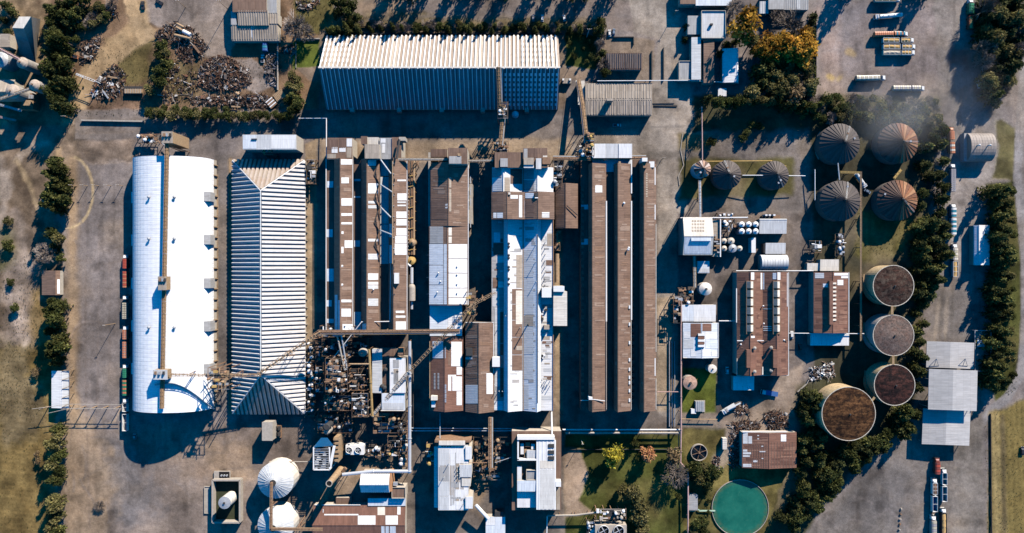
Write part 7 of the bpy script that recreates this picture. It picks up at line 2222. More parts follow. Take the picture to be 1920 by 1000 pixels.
f = flat(B, 716, 759, 738, 770, 9, bluew, M_WALL, 'y'); patch(B, f, [(717, 757, 756, 768)], pale); gutter(B, 714, 770, 758, 770, 9.2, cream('x'), .5)
for x, y in ((722, 694), (720, 728), (736, 699), (745, 697), (716, 725)):
    p = P(x, y, 13); m = MB(); m.lathe((p.x, p.y, 9.7), [(1.3, 0), (1.3, 2.6), (.6, 3.4)], 12); m.build('cyclone', M_DARK if x != 736 else M_STEEL, B)
skirt_box(B, 'roof_cabin', 746, 756, 653, 668, 7, 11, M_RUSTY)
ZK = 1.0

# ---------------------------------------------------------------- walls, fences, kerbs and poles
def wall(label, pts, h, w, mat, name='wall', cat='wall'):
    t = thing(name, label, cat, P(*pts[0], 0))
    for a, b in zip(pts[:-1], pts[1:]):
        A_, B_ = P(*a, h / 2), P(*b, h / 2); A_.z = B_.z = h / 2
        k = max(1, int((B_ - A_).length / 6))
        for i in range(k):
            m = MB(); m.beam(A_.lerp(B_, i / k), A_.lerp(B_, (i + .985) / k), w, h); m.build('wall_panel', mat, t)
    return t


wall('low concrete wall south of the scrap yard', [(153, 226), (270, 228)], 1.6, .9, M_CONC)
wall('thin pale boundary wall beside the dirt track', [(122, 150), (122, 222)], 1.5, .5, M_CONC)
wall('short retaining wall between lawn and huge warehouse', [(555, 73), (600, 73)], 1.4, .7, M_CONC)
wall('dark retaining wall below the hedge north of the huge warehouse', [(608, 64), (1058, 64)], 2.0, .35, M_DARK)
wall('thin dark fence along the verge hedge', [(640, 50), (1040, 50)], 1.3, .14, M_DARK, 'fence', 'fence')
wall('rusty kerb wall behind the two parked cars', [(1150, 70), (1188, 70), (1188, 84)], 1.3, .5, M_DARK)
wall('dark gate rail along the concrete road, left of two', [(1222, 96), (1222, 150)], 1.2, .6, M_DARK, 'fence', 'fence')
wall('dark gate rail along the concrete road, right of two', [(1244, 90), (1244, 152)], 1.2, .6, M_DARK, 'fence', 'fence')
wall('white curved kerb at the corner of the beige ribbed shed', [(1215, 196), (1221, 202), (1220, 212), (1214, 219)], .5, .8, M_WHITE, 'kerb', 'kerb')
wall('dark drain kerb across the concrete road mouth', [(1226, 198), (1270, 199)], .5, .8, M_DARK, 'kerb', 'kerb')
wall('white wall at the edge of the lawn left of the lawn hedge', [(555, 80), (555, 128)], .5, .3, M_CONC, 'kerb', 'kerb')
wall('fence on the park side of the tan pipe', [(1060, 843), (1270, 843)], 1.2, .14, M_DARK, 'fence', 'fence')
wall('white plank barrier beside the largest rusty tank', [(1495, 735), (1512, 720), (1516, 712)], 1.2, .4, M_CONC, 'barrier', 'barrier')
wall('thin hedge-side wall of the scrap lot, running north-south', [(521, 78), (521, 170)], 1.8, .4, M_CONC)
wall('curved low wall around the dusty grey silo', circ(1580, 275, 52, 48, 150, 215, 6), .8, .4, M_CONC, 'kerb', 'kerb')
wall('kerb edging the tank farm grass', [(1280, 250), (1276, 282), (1282, 310), (1272, 330), (1274, 348)], .4, .4, M_CONC, 'kerb', 'kerb')
wall('long rail fence along the left edge of the country field', [(1857, 776), (1859, 1006)], 1.0, .25, M_DARK, 'fence', 'fence')
wall('west alley track kerb beside the barrel roof', [(405, 300), (405, 690)], .25, .35, M_TAN, 'kerb', 'kerb')
wall('east alley track kerb beside the hipped warehouse', [(430, 300), (430, 775)], .25, .35, M_TAN, 'kerb', 'kerb')
wall('boundary fence on the east side of the truck lot', [(1530, 20), (1530, 172)], 1.4, .16, M_DARK, 'fence', 'fence')


def pole(label, px, py, h, arm=1.6, group=None, mat=None, name='utility_pole', ang=0.0):
    b = P(px, py, 0)
    t = thing(name, label, 'pole', b, group)
    m = MB(); m.tube((b.x, b.y, 0), (b.x, b.y, h), .2, 8, .13); m.build('post', mat or M_TAN, t)
    m = MB(); d = Vector((math.cos(ang), math.sin(ang), 0)) * arm; m.beam((b.x - d.x, b.y - d.y, h - .4), (b.x + d.x, b.y + d.y, h - .4), .22); m.build('crossarm', M_TAN, t)
    m = MB()
    for s in (-1, 0, 1):
        m = MB(); m.tube((b.x + d.x * s, b.y + d.y * s, h - .3), (b.x + d.x * s, b.y + d.y * s, h + .25), .12, 6); m.build('insulator', M_WHITE, t)
    return t


nth = ['first', 'second', 'third', 'fourth', 'fifth', 'sixth', 'seventh', 'eighth', 'ninth', 'tenth', 'eleventh', 'twelfth', 'thirteenth', 'fourteenth', 'fifteenth', 'sixteenth', 'seventeenth', 'eighteenth', 'nineteenth', 'twentieth']
for _t in ('twenty', 'thirty', 'forty', 'fifty'):
    nth += [_t + '-' + _o for _o in nth[:9]] + [{'twenty': 'thirtieth', 'thirty': 'fortieth', 'forty': 'fiftieth', 'fifty': 'sixtieth'}[_t]]
for k, x in enumerate((143, 164, 185, 208, 230)):
    pole('%s from left of five short posts crossing the yard near the trees' % nth[k], x, 349, 6, .8, 'five posts across the upper gravel yard')
g = thing('gantry', 'timber cable gantry with crossbeam across the yard south of the canopy', 'gantry', P(160, 760, 0))
for k, x in enumerate((92, 133, 160, 182, 203, 226)):
    b = P(x, 762, 0)
    m = MB(); m.tube((b.x, b.y, 0), (b.x, b.y, 7.5), .28, 8); m.build('post', M_TAN, g)
    m = MB(); m.beam((b.x - 1.2, b.y - .5, 7.2), (b.x + 1.2, b.y + .5, 7.2), .3); m.build('crossarm', M_CONC, g)
for y, x0 in ((758, 60), (766, 90)):
    m = MB(); m.beam(P(x0, y + 9, 7.6), P(130, y, 7.6), .25); m.build('cable_beam', M_CONC, g)
    m = MB(); m.beam(P(130, y, 7.6), P(232, y + 1, 7.6), .25); m.build('cable_beam', M_CONC, g)
pole('lone pole at the right of the gravel yard beside the red trucks', 216, 607, 12, .6)
pole('tall white lamp post on the dark lawn right of the huge warehouse', 1100, 70, 15, 1.2, None, M_WHITE, 'lamp_post')
pole('white ball lamp post at the top-left corner of the park', 1090, 826, 9, .5, None, M_WHITE, 'lamp_post')
pole('utility pole in the paved lot beside the ribbed workshop', 428, 18, 14, 1.2)
pole('leaning mast at the edge of the paved lot near the scrap', 348, 14, 11, 1.0)
pole('utility pole by the low wall at the dirt track bend', 138, 224, 10, 1.2)
pole('short pole on the corner of the concrete road', 1262, 30, 9, .8)
pole('pole beside the maroon-topped tank', 1730, 708, 8, .8, None, M_STEEL)
pole('pole beside the east boundary of the three-bay factory', 1240, 300, 8, .8)
m = MB(); A_, B_ = P(143, 139, 7), P(177, 152, 7)
g = thing('barrier_gantry', 'white lattice gantry bar spanning the dirt track', 'gantry', P(177, 152, 0))
for s in (-.5, .5):
    m = MB(); m.beam(A_ + Vector((s * .4, s, 0)), B_ + Vector((s * .4, s, 0)), .22); m.build('chord', M_WHITE, g)
for k in range(9):
    a = A_.lerp(B_, k / 8); m = MB(); m.beam(a + Vector((-.2, -.5, 0)), a + Vector((.2, .5, 0)), .2); m.build('strut', M_WHITE, g)
b = P(177, 152, 7); m = MB(); m.tube((b.x, b.y, 0), (b.x, b.y, 7), .3, 8); m.build('post', M_WHITE, g)
b = P(143, 139, 7); m = MB(); m.tube((b.x, b.y, 0), (b.x, b.y, 7), .3, 8); m.build('post', M_WHITE, g)


# ---------------------------------------------------------------- vehicles
def paint(name, col, rough=.4):
    return plain('paint_' + name, col, rough, var=.06, scale=1.5, dirt=.3, dirtcol=tuple(.5 * c + .08 for c in col), spec=.4)


V_WHITE, V_RED, V_ORANGE, V_GREEN, V_BLUE, V_TEAL, V_GREY = paint('white', (.72, .72, .70)), paint('red', (.42, .075, .045)), paint('orange', (.50, .19, .095)), paint('green', (.03, .20, .11)), paint('blue', (.05, .13, .32)), paint('teal', (.03, .22, .30)), paint('grey', (.36, .33, .32))
V_RED_SHADED = paint('shaded_red', (.22, .06, .045))  # red darkened so that its colour carries the canopy's shade
V_BEIGE, V_DARK, V_CREAM = paint('beige', (.48, .43, .32)), paint('dark', (.03, .03, .035)), paint('cream', (.66, .60, .5))
GRAINS = plain('grain', (.56, .36, .15), .95, var=.22, scale=2.5, dirt=.2, spec=.1)
CHAFF = plain('chaff', (.55, .47, .36), .95, var=.25, scale=2.5)


def cab(t, y, mat, w=2.5, L=2.3):
    """Truck cab with bonnet edge, windscreen, roof deflector and mirrors; front at +y."""
    m = MB(); m.hexa([(-w / 2, y - L, .7), (w / 2, y - L, .7), (w / 2, y, .7), (-w / 2, y, .7)], [(-w / 2 + .05, y - L, 2.9), (w / 2 - .05, y - L, 2.9), (w / 2 - .1, y - .5, 2.9), (-w / 2 + .1, y - .5, 2.9)])
    c = m.build('cab', mat, t)
    m = MB(); m.poly([(-w / 2 + .15, y - .02, 1.75), (w / 2 - .15, y - .02, 1.75), (w / 2 - .22, y - .42, 2.8), (-w / 2 + .22, y - .42, 2.8)]); 
    o = m.build('windscreen', M_GLASS, c); o.location.y = .06
    m = MB(); m.hexa([(-w / 2 + .3, y - L + .05, 2.9), (w / 2 - .3, y - L + .05, 2.9), (w / 2 - .4, y - .9, 2.9), (-w / 2 + .4, y - .9, 2.9)], [(-w / 2 + .3, y - L + .05, 3.5), (w / 2 - .3, y - L + .05, 3.5), (w / 2 - .5, y - 1.6, 3.35), (-w / 2 + .5, y - 1.6, 3.35)])
    m.build('wind_deflector', mat, c)
    for s in (-1, 1):
        m = MB(); m.box(s * (w / 2 + .12) - .1, y - .55, 1.9, s * (w / 2 + .12) + .1, y - .3, 2.6); m.build('mirror', V_DARK, c)


def wheels(t, ys, w=2.4):
    for y in ys:
        for s in (-1, 1):
            m = MB(); m.tube((s * (w / 2) - .16, y, .5), (s * (w / 2) + .16, y, .5), .5, 12); m.build('wheel', M_TYRE, t)


def body(t, y0, y1, kind, mat, mat2=None, w=2.9, load=None, name='trailer', z1=3.5, n=7):
    """A truck body between y0 (rear) and y1 (front)."""
    if kind == 'tank':
        m = MB(); m.tube((0, y0, 2.1), (0, y1, 2.1), 1.25, 16); b = m.build(name, mat, t)
        for k in range(4):
            y = y0 + (y1 - y0) * (k + .5) / 4
            m = MB(); m.tube((0, y, 3.2), (0, y, 3.6), .35, 10); m.build('hatch', M_STEEL, b)
        return b
    if kind == 'flat':
        m = MB(); m.box(-w / 2, y0, 1.1, w / 2, y1, 1.4); return m.build(name, mat, t)
    m = MB()
    m.box(-w / 2, y0, 1.0, w / 2, y1, 1.25)
    T = .14
    m.box(-w / 2, y0, 1.25, -w / 2 + T, y1, z1); m.box(w / 2 - T, y0, 1.25, w / 2, y1, z1); m.box(-w / 2 + T, y0, 1.25, w / 2 - T, y0 + T, z1); m.box(-w / 2 + T, y1 - T, 1.25, w / 2 - T, y1, z1)
    b = m.build(name, mat, t)
    if kind == 'open':
        m = MB()
        ny, nx = max(3, int((y1 - y0) / 1.2)), 4
        r = random.Random(int(y1 * 77 + y0 * 31))
        g = [[(-w / 2 + T + (w - 2 * T) * i / nx, y0 + T + (y1 - y0 - 2 * T) * j / ny, z1 - .55 + .7 * math.sin(math.pi * i / nx) * (.6 + .4 * math.sin(math.pi * j / ny)) + r.uniform(-.08, .08)) for i in range(nx + 1)] for j in range(ny + 1)]
        for j in range(ny):
            for i in range(nx):
                m.poly([g[j][i], g[j][i + 1], g[j + 1][i + 1], g[j + 1][i]])
        m.build('load', load or GRAINS, b)
        for k in range(1, 3):
            y = y0 + (y1 - y0) * k / 3; m = MB(); m.box(-w / 2, y - .1, z1 - .12, w / 2, y + .1, z1 + .04); m.build('tie_bar', mat, b)
    elif kind == 'empty':
        m = MB(); m.box(-w / 2 + T, y0 + T, 1.25, w / 2 - T, y1 - T, 1.4); m.build('floor', mat2 or V_GREY, b)
        m = MB(); m.beam((-w / 2, (y0 + y1) / 2, z1), (w / 2, (y0 + y1) / 2, z1), .16); m.build('tie_bar', mat, b)
    elif kind == 'tarp':                       # ridged tarpaulin with hoops
        for k in range(n):
            a, c = y0 + (y1 - y0) * k / n, y0 + (y1 - y0) * (k + .86) / n
            m = MB(); q = lambda y: [(-w / 2, y, z1), (-w * .25, y, z1 + .42), (w * .25, y, z1 + .42), (w / 2, y, z1)]
            A_, B_ = q(a), q(c)
            for i in range(3):
                m.poly([A_[i], A_[i + 1], B_[i + 1], B_[i]])
            m.poly(A_[::-1]); m.poly(B_)
            m.build('tarp_panel', (mat2 if (mat2 and k % 2) else mat), b)
        m = MB(); m.box(-w / 2 + T, y0 + T, z1 - .3, w / 2 - T, y1 - T, z1 - .12); m.build('tarp_base', V_DARK if not mat2 else mat, b)
    elif kind == 'grid':                       # tarpaulin divided in two rows of squares
        m = MB(); m.box(-w / 2 + .1, y0 + .1, z1 - .25, w / 2 - .1, y1 - .1, z1 - .02); m.build('tarp_base', mat2 or V_CREAM, b)
        for k in range(n):
            for s in (-1, 1):
                a, c = y0 + (y1 - y0) * (k + .1) / n, y0 + (y1 - y0) * (k + .86) / n
                m = MB(); m.box(min(s * .12, s * w * .45), a, z1 - .02, max(s * .12, s * w * .45), c, z1 + .14); m.build('tarp_panel', mat, b)
    return b


def truck(label, px, py, heading, segs, cabmat=None, group=None, L=2.4, name='truck', cat='truck'):
    """px,py: photo pixel of the front of the cab; heading in degrees (0 = up in the photo); segs: (length m, gap m, kind, mat, mat2, load, n)."""
    p = P(px, py, 2.5)
    t = thing(name, label, cat, (p.x, p.y, 0), group, math.radians(heading), True)
    y = 0.0
    if cabmat:
        cab(t, 0, cabmat, 2.7, L); y = -L
        wheels(t, [-1.2])
    for ln, gap, kind, m1, m2, load, n in segs:
        y1 = y - gap; y0 = y1 - ln
        body(t, y0, y1, kind, m1, m2, 3.0, load, 'trailer' if y < -L - 1 else 'cargo_body', 3.5, n)
        m = MB(); m.box(-.55, y0 + .1, .75, .55, y1 + gap, 1.0); m.build('chassis', V_DARK, t)
        wheels(t, [y0 + 1.2, y0 + 2.4, y1 - 1.4] if ln > 4 else [y0 + 1.3])
        y = y0
    return t


G1 = 'trucks queueing beside the white barrel roof'
truck('northernmost truck by the barrel roof, white cab with red tarped bodies', 235.5, 477, 0, [(6.0, .4, 'tarp', V_RED, V_RED, None, 6), (10.0, 1.8, 'tarp', V_ORANGE, V_RED, None, 8)], V_WHITE, G1)
truck('truck by the barrel roof with pale slatted trailer and white cab', 235, 554, 0, [(10.0, 2.2, 'grid', V_BEIGE, V_DARK, None, 9)], V_WHITE, G1)
truck('truck by the barrel roof with orange chequered body and trailer', 235.5, 611, 0, [(5.8, .3, 'grid', V_ORANGE, V_CREAM, None, 5), (10.2, 1.4, 'grid', V_ORANGE, V_CREAM, None, 7)], V_WHITE, G1)
truck('truck by the barrel roof with green and orange striped bodies', 235, 683, 0, [(5.6, .3, 'tarp', V_GREEN, V_GREEN, None, 5), (9.6, 1.4, 'tarp', V_GREEN, V_ORANGE, None, 8)], V_WHITE, G1)
truck('southernmost truck by the barrel roof, white rims and empty grey bodies', 235, 747, 0, [(5.4, .4, 'empty', V_WHITE, V_GREY, None, 5), (10.4, 1.6, 'empty', V_WHITE, V_GREY, None, 8)], V_WHITE, G1)
G2 = 'trucks parked in the gravel lot at upper right'
truck('white tanker truck alone at the top of the gravel lot', 1640, 32, 95, [(14.0, .8, 'tank', V_WHITE, None, None, 5)], V_WHITE, G2)
truck('tan trailer truck cut by the top edge of the frame', 1688, -1, 270, [(13.0, .6, 'open', V_CREAM, None, GRAINS, 5)], V_WHITE, G2)
truck('orange and blue tarped truck, first of four parked side by side', 1703, 64, 271, [(6.4, .2, 'tarp', V_ORANGE, V_TEAL, None, 6), (11.6, .6, 'tarp', V_ORANGE, V_ORANGE, None, 9)], V_WHITE, G2)
truck('white grain truck, second of four parked side by side', 1714, 76, 270, [(5.8, .2, 'open', V_CREAM, None, GRAINS, 5), (10.0, 1.2, 'open', V_WHITE, None, GRAINS, 8)], V_WHITE, G2)
truck('white grain truck, third of four parked side by side', 1717, 88, 270, [(6.2, .2, 'open', V_WHITE, None, GRAINS, 5), (10.4, 1.2, 'open', V_WHITE, None, GRAINS, 8)], V_WHITE, G2)
truck('white truck with pale chaff load, last of four parked side by side', 1716, 99, 270, [(6.2, .2, 'open', V_WHITE, None, GRAINS, 5), (10.4, .9, 'open', V_CREAM, None, CHAFF, 8)], V_WHITE, G2)
truck('long beige ribbed truck near the lower edge of the gravel lot', 1661, 146, 271, [(14.6, 1.6, 'tarp', V_BEIGE, V_CREAM, None, 11)], V_WHITE, G2)
truck('dusty brown truck with white cab half in the dust at the lot corner', 1734, 166, 270, [(5.4, .6, 'tarp', V_GREY, V_BEIGE, None, 4), (11.0, .6, 'tarp', V_BEIGE, V_GREY, None, 8)], V_WHITE, G2)
G3 = 'trucks queueing on the eastern gravel road'
truck('truck at the top of the eastern road with green body and tan grain', 1820, -2, 0, [(6.4, .6, 'tarp', V_GREEN, V_GREEN, None, 4), (8.0, 1.4, 'open', V_RED, None, GRAINS, 6)], V_WHITE, G3)
truck('orange and tan truck under the trees, northernmost of the queue', 1783, 238, 2, [(5.2, .4, 'tarp', V_ORANGE, V_ORANGE, None, 4), (7.0, 1.6, 'tarp', V_ORANGE, V_CREAM, None, 5)], V_ORANGE, G3)
truck('white-cabbed truck with blue-grey slatted trailer in the eastern queue', 1786, 307, 0, [(14.0, 1.0, 'grid', V_GREY, V_WHITE, None, 11)], V_WHITE, G3)
truck('truck with teal and white stripes in the eastern queue', 1787, 382, 0, [(5.6, .2, 'tarp', V_TEAL, V_WHITE, None, 4), (10.2, .8, 'tarp', V_WHITE, V_TEAL, None, 7)], V_WHITE, G3)
truck('last truck of the eastern queue with open tan grain trailer', 1790, 457, 0, [(7.2, .4, 'tarp', V_CREAM, V_BEIGE, None, 5), (9.6, 1.0, 'open', V_WHITE, None, GRAINS, 7)], V_WHITE, G3)
G4 = 'trucks below the eastern canopies'
truck('red truck just leaving the shade of the lowest canopy', 1757, 858, 0, [(7.6, .2, 'tarp', V_RED_SHADED, V_RED, None, 5)], V_RED_SHADED, G4)
truck('white truck with narrow brown load, left lane below the canopies', 1752, 897, 0, [(7.0, .4, 'open', V_WHITE, None, plain('brown_load', (.2, .12, .08), .9), 5), (9.6, 1.2, 'empty', V_WHITE, V_BLUE, None, 6)], V_WHITE, G4)
truck('white-cabbed truck at the bottom of the left lane', 1750, 967, 0, [(10.0, .6, 'tarp', V_GREY, V_BEIGE, None, 6)], V_WHITE, G4)
truck('long white truck in the right lane below the canopies', 1770, 879, 0, [(7.4, .1, 'empty', V_WHITE, V_GREY, None, 5), (9.4, 1.0, 'empty', V_WHITE, V_GREY, None, 6)], V_WHITE, G4)
truck('truck with blue-white cab and tan load at the bottom edge', 1769, 953, 0, [(13.0, .7, 'open', V_DARK, None, GRAINS, 9)], V_WHITE, G4)
t = truck('white truck crane with folded boom by the scrap piles', 1354, 775, 120, [(7.0, .3, 'flat', V_WHITE, None, None, 4)], V_WHITE)
m = MB(); m.beam((.2, -3, 2.6), (.1, -13, 3.2), .7, .7); m.build('boom', V_WHITE, t); m = MB(); m.box(-.9, -4.2, 1.4, .9, -2.8, 3.0); m.build('turret', V_GREY, t)
truck('white tanker lying diagonal between the large silos', 1624, 352, 215 + 0, [(8.0, .3, 'tank', V_WHITE, None, None, 3)], V_WHITE)
truck('blue-white truck with red tail in the shade of the red-brown factory', 1428, 735, 80, [(8.0, .4, 'flat', V_BLUE, None, None, 4)], V_WHITE)
truck('flatbed truck with blue load in workshop shade', 497, 80, 0, [(5.0, .3, 'tarp', V_BLUE, V_TEAL, None, 3)], None)


def car(label, px, py, heading, mat, group=None, kind='car', L=4.4, W=1.85):
    p = P(px, py, 1)
    t = thing(kind.replace(' ', '_'), label, kind, (p.x, p.y, 0), group, math.radians(heading), True)
    h = L / 2
    m = MB(); m.hexa([(-W / 2, -h, .35), (W / 2, -h, .35), (W / 2, h, .35), (-W / 2, h, .35)], [(-W / 2 + .06, -h + .1, .95), (W / 2 - .06, -h + .1, .95), (W / 2 - .1, h - .15, .9), (-W / 2 + .1, h - .15, .9)]); m.build('body', mat, t)
    r0, r1 = (-h * .55, h * .42) if kind != 'pickup' else (-h * .05, h * .5)
    m = MB(); m.hexa([(-W / 2 + .1, r0 - .4, .95), (W / 2 - .1, r0 - .4, .95), (W / 2 - .12, r1 + .5, .92), (-W / 2 + .12, r1 + .5, .92)], [(-W / 2 + .25, r0, 1.45), (W / 2 - .25, r0, 1.45), (W / 2 - .28, r1 - .2, 1.45), (-W / 2 + .28, r1 - .2, 1.45)]); cb = m.build('windows', M_GLASS, t)
    m = MB(); m.box(-W / 2 + .27, r0 + .02, 1.45, W / 2 - .3, r1 - .24, 1.5); m.build('roof', mat, t)
    if kind == 'pickup':
        m = MB(); m.box(-W / 2 + .2, -h + .25, .95, W / 2 - .2, -h * .12, .98); m.build('load_bed', V_DARK, t)
    for s in (-1, 1):
        m = MB(); m.box(s * .62 - .2, h - .3, .62, s * .62 + .2, h - .02, .8); m.build('headlight', M_WHITE, t)
        for y in (-h * .62, h * .62):
            m = MB(); m.tube((s * (W / 2 - .08) - .1, y, .33), (s * (W / 2 - .08) + .1, y, .33), .33, 10); m.build('wheel', M_TYRE, t)
    return t


car('white car among the verge bushes north of the huge warehouse, brightest of its row', 1017, 34, 0, V_WHITE, 'cars parked at the verge')
car('small white car just left of the brightest verge car', 1000, 34, 0, V_GREY, 'cars parked at the verge', L=4.0)
car('pale car by the right end of the verge bushes', 1058, 34, 10, V_WHITE, 'cars parked at the verge', L=4.0)
car('white car beside the rusty kerb wall, left of a pair', 1143, 62, 3, V_WHITE, 'pair of cars by the kerb wall')
car('dark blue-grey car beside the rusty kerb wall, right of a pair', 1151, 60, -5, paint('bluegrey', (.16, .22, .30)), 'pair of cars by the kerb wall')
car('white pickup driving in the shade of the beige ribbed shed', 1157, 235, 270, V_WHITE, None, 'pickup', 5.2, 2.0)
car('silver car driving on the dusty road by the eastern trees', 1836, 158, 12, paint('silver', (.6, .62, .65)), None, 'car', 5.0, 2.0)
car('blue-grey car in shade just below the diagonal tanker', 1627, 359, 240, paint('bluegrey', (.16, .22, .30)))
car('small pale van in the shaded alley beside the patchwork shed', 1364, 695, 0, V_WHITE, None, 'van', 4.6, 2.0)
car('white van at the end of the thin pipe beside the red-brown factory', 1485, 628, 0, V_WHITE, None, 'van', 4.6, 2.1)
car('dark red car in the shade between the red-brown factories', 1501, 651, 5, V_RED)
car('black car at the right edge of the frame', 1918, 846, 0, V_DARK, None, 'car', 5.4, 2.2)
car('white pickup cab in the workshop shade', 492, 110, 0, V_WHITE, None, 'pickup', 5.0, 2.1)
car('orange and white machine parked in the weeds by the hedge', 138, 106, 80, V_ORANGE, None, 'pickup', 5.2, 2.4)
car('pale small van standing in barrel roof shade', 252, 819, 0, V_GREY, None, 'van', 3.4, 1.9)
car('dark pickup in the paved lot near the top edge', 298, 4, 60, V_DARK, None, 'pickup', 5.0, 2.1)
car('dark machine truck near the top edge beside the dirt track', 267, 10, 5, V_DARK, None, 'pickup', 5.4, 2.3)
car('long pale trailer among the woods at the end of the dusty road', 1866, 184, 160, V_WHITE, None, 'van', 8.0, 2.2)


# ---------------------------------------------------------------- trees
def crown_mesh(kind, seed):
    """Unit crown: radius about 1, height 0.25 to about 1.9; hundreds of leaf-clump faces with gaps between them."""
    r = random.Random(seed)
    m = MB()
    pal = {'conifer': [(.036, .052, .018), (.052, .068, .022), (.078, .090, .028), (.125, .125, .038)],
           'broadleaf': [(.038, .050, .016), (.060, .070, .020), (.090, .098, .028), (.13, .13, .04)],
           'olive': [(.13, .12, .045), (.18, .16, .06), (.24, .20, .085), (.10, .095, .036)],
           'orange': [(.46, .22, .028), (.56, .29, .04), (.38, .17, .025), (.62, .36, .06), (.30, .16, .03)],
           'yellow': [(.42, .34, .03), (.34, .27, .03), (.5, .42, .06), (.16, .15, .025)],
           'pink': [(.40, .17, .085), (.48, .24, .12), (.33, .14, .06), (.44, .27, .1)],
           'tan': [(.34, .24, .12), (.27, .185, .10), (.40, .29, .16), (.18, .13, .07)],
           'dark': [(.026, .036, .014), (.036, .048, .018), (.055, .066, .023), (.085, .090, .03)]}
    def leaf(c, s, col, up=.55):
        n = Vector((r.gauss(0, 1), r.gauss(0, 1), r.gauss(0, 1) + up)).normalized()
        u = n.cross(Vector((r.gauss(0, 1), r.gauss(0, 1), r.gauss(0, 1)))).normalized()
        v = n.cross(u)
        k = r.uniform(.8, 1.25)
        f = r.uniform(.72, 1.3); m.cur = (col[0] * f, col[1] * f, col[2] * f)
        a = r.uniform(.3, .7)
        m.poly([c - u * s * k, c - v * s * a, c + u * s * k, c + v * s * a])
    if kind == 'bare':
        for k in range(34):
            a, el = r.uniform(0, 6.28), r.uniform(.15, 1.35)
            d = Vector((math.cos(a) * math.cos(el), math.sin(a) * math.cos(el), math.sin(el) * 1.15))
            L = r.uniform(.75, 1.05); p0 = Vector((0, 0, .55)); p1 = p0 + d * L * .55
            c = r.choice([(.33, .27, .23), (.40, .33, .28), (.26, .21, .17)]); m.cur = c
            m.tube(p0, p1, .035, 3, .02, False)
            for j in range(5):
                d2 = (d + Vector((r.gauss(0, .5), r.gauss(0, .5), r.gauss(0, .4)))).normalized(); p2 = p1 + d2 * L * .5
                m.tube(p1, p2, .02, 3, .012, False)
                for i in range(4):
                    d3 = (d2 + Vector((r.gauss(0, .6), r.gauss(0, .6), r.gauss(0, .5)))).normalized()
                    f = r.uniform(.8, 1.5); m.cur = (c[0] * f, c[1] * f, c[2] * f)
                    m.tube(p1.lerp(p2, r.uniform(.4, 1)), p2 + d3 * .26, .016, 3, .007, False)
        return m.mesh('crown', M_LEAF)
    if kind in ('conifer', 'dark'):
        cols = pal[kind]
        for w in range(9):
            z = .25 + 1.65 * w / 9
            R = (1 - w / 9.3) ** .75 * r.uniform(.88, 1.05)
            nb = 9 if w < 6 else 6
            a0 = r.uniform(0, 6)
            for b in range(nb):
                if r.random() < .10:
                    continue
                a = a0 + 6.283 * b / nb + r.uniform(-.22, .22); Rb = R * r.uniform(.72, 1.1)
                col = r.choice(cols)
                for j in range(7):
                    f = (j + 1) / 7
                    c = Vector((math.cos(a) * Rb * f, math.sin(a) * Rb * f, z - .22 * f * Rb + r.uniform(-.03, .05)))
                    wd = .11 * (1.25 - .6 * f)
                    for s in range(2):
                        leaf(c + Vector((r.gauss(0, wd * .7), r.gauss(0, wd * .7), r.gauss(0, .03))), r.uniform(.09, .16), col if f < .72 else cols[-1], 1.6)
        return m.mesh('crown', M_LEAF)
    cols = pal[kind]
    lobes = []
    for k in range(11):
        a = r.uniform(0, 6.28); rr = r.uniform(.15, .68); z = r.uniform(.6, 1.4)
        lobes.append((Vector((math.cos(a) * rr, math.sin(a) * rr, z - .25 * rr)), r.uniform(.28, .48), r.choice(cols)))
    lobes.append((Vector((0, 0, 1.35)), .45, cols[1]))
    for c, R, col in lobes:
        for k in range(84):
            d = Vector((r.gauss(0, 1), r.gauss(0, 1), r.gauss(0, 1) + .35)).normalized()
            p = c + Vector((d.x, d.y, d.z * .85)) * R * r.uniform(.62, 1.08)
            leaf(p, r.uniform(.075, .15), col if r.random() < .7 else r.choice(cols))
    return m.mesh('crown', M_LEAF)


CROWN, TRUNK = {}, {}
for kd in ('conifer', 'broadleaf', 'olive', 'orange', 'yellow', 'pink', 'tan', 'dark', 'bare'):
    CROWN[kd] = [crown_mesh(kd, 100 + 7 * k + len(kd)) for k in range(3 if kd not in ('yellow', 'pink') else 1)]
for k in range(2):
    m = MB(); r = random.Random(k)
    m.tube((0, 0, 0), (.02, .01, .55), .085, 7, .06); m.tube((.02, .01, .55), (0, .02, 1.15), .06, 6, .025)
    for j in range(4):
        a = j * 1.6 + r.uniform(0, .8); z = .5 + j * .13
        m.tube((.015, .01, z), (math.cos(a) * .45, math.sin(a) * .45, z + .35), .035, 5, .012)
    TRUNK[k] = m.mesh('trunk', M_BARK)
KNAME = {'conifer': 'conifer_tree', 'dark': 'dark_tree', 'broadleaf': 'leafy_tree', 'olive': 'olive_green_tree', 'orange': 'autumn_tree', 'yellow': 'autumn_tree', 'pink': 'autumn_tree', 'tan': 'autumn_tree', 'bare': 'bare_tree'}
NT = [0]


def tree(kind, px, py, rpx, label, group=None, h=1.0, cat=None, name=None):
    r = random.Random(NT[0]); NT[0] += 1
    R = rpx / S * (1.28 if kind not in ('conifer', 'dark', 'bare') else 1.16)
    p = P(px, py, R * 1.1 * h)
    t = thing(name or KNAME[kind], label, cat or ('tree' if rpx > 7 else 'bush'), (p.x, p.y, 0), group)
    a = r.uniform(0, 6.28)
    tr = part('trunk', TRUNK[NT[0] % 2], t); tr.scale = (R, R, R * h); tr.rotation_euler.z = a
    cr = part('crown', r.choice(CROWN[kind]), t); cr.scale = (R * r.uniform(.9, 1.1), R * r.uniform(.9, 1.1), R * h * r.uniform(.9, 1.1)); cr.rotation_euler.z = a
    return t


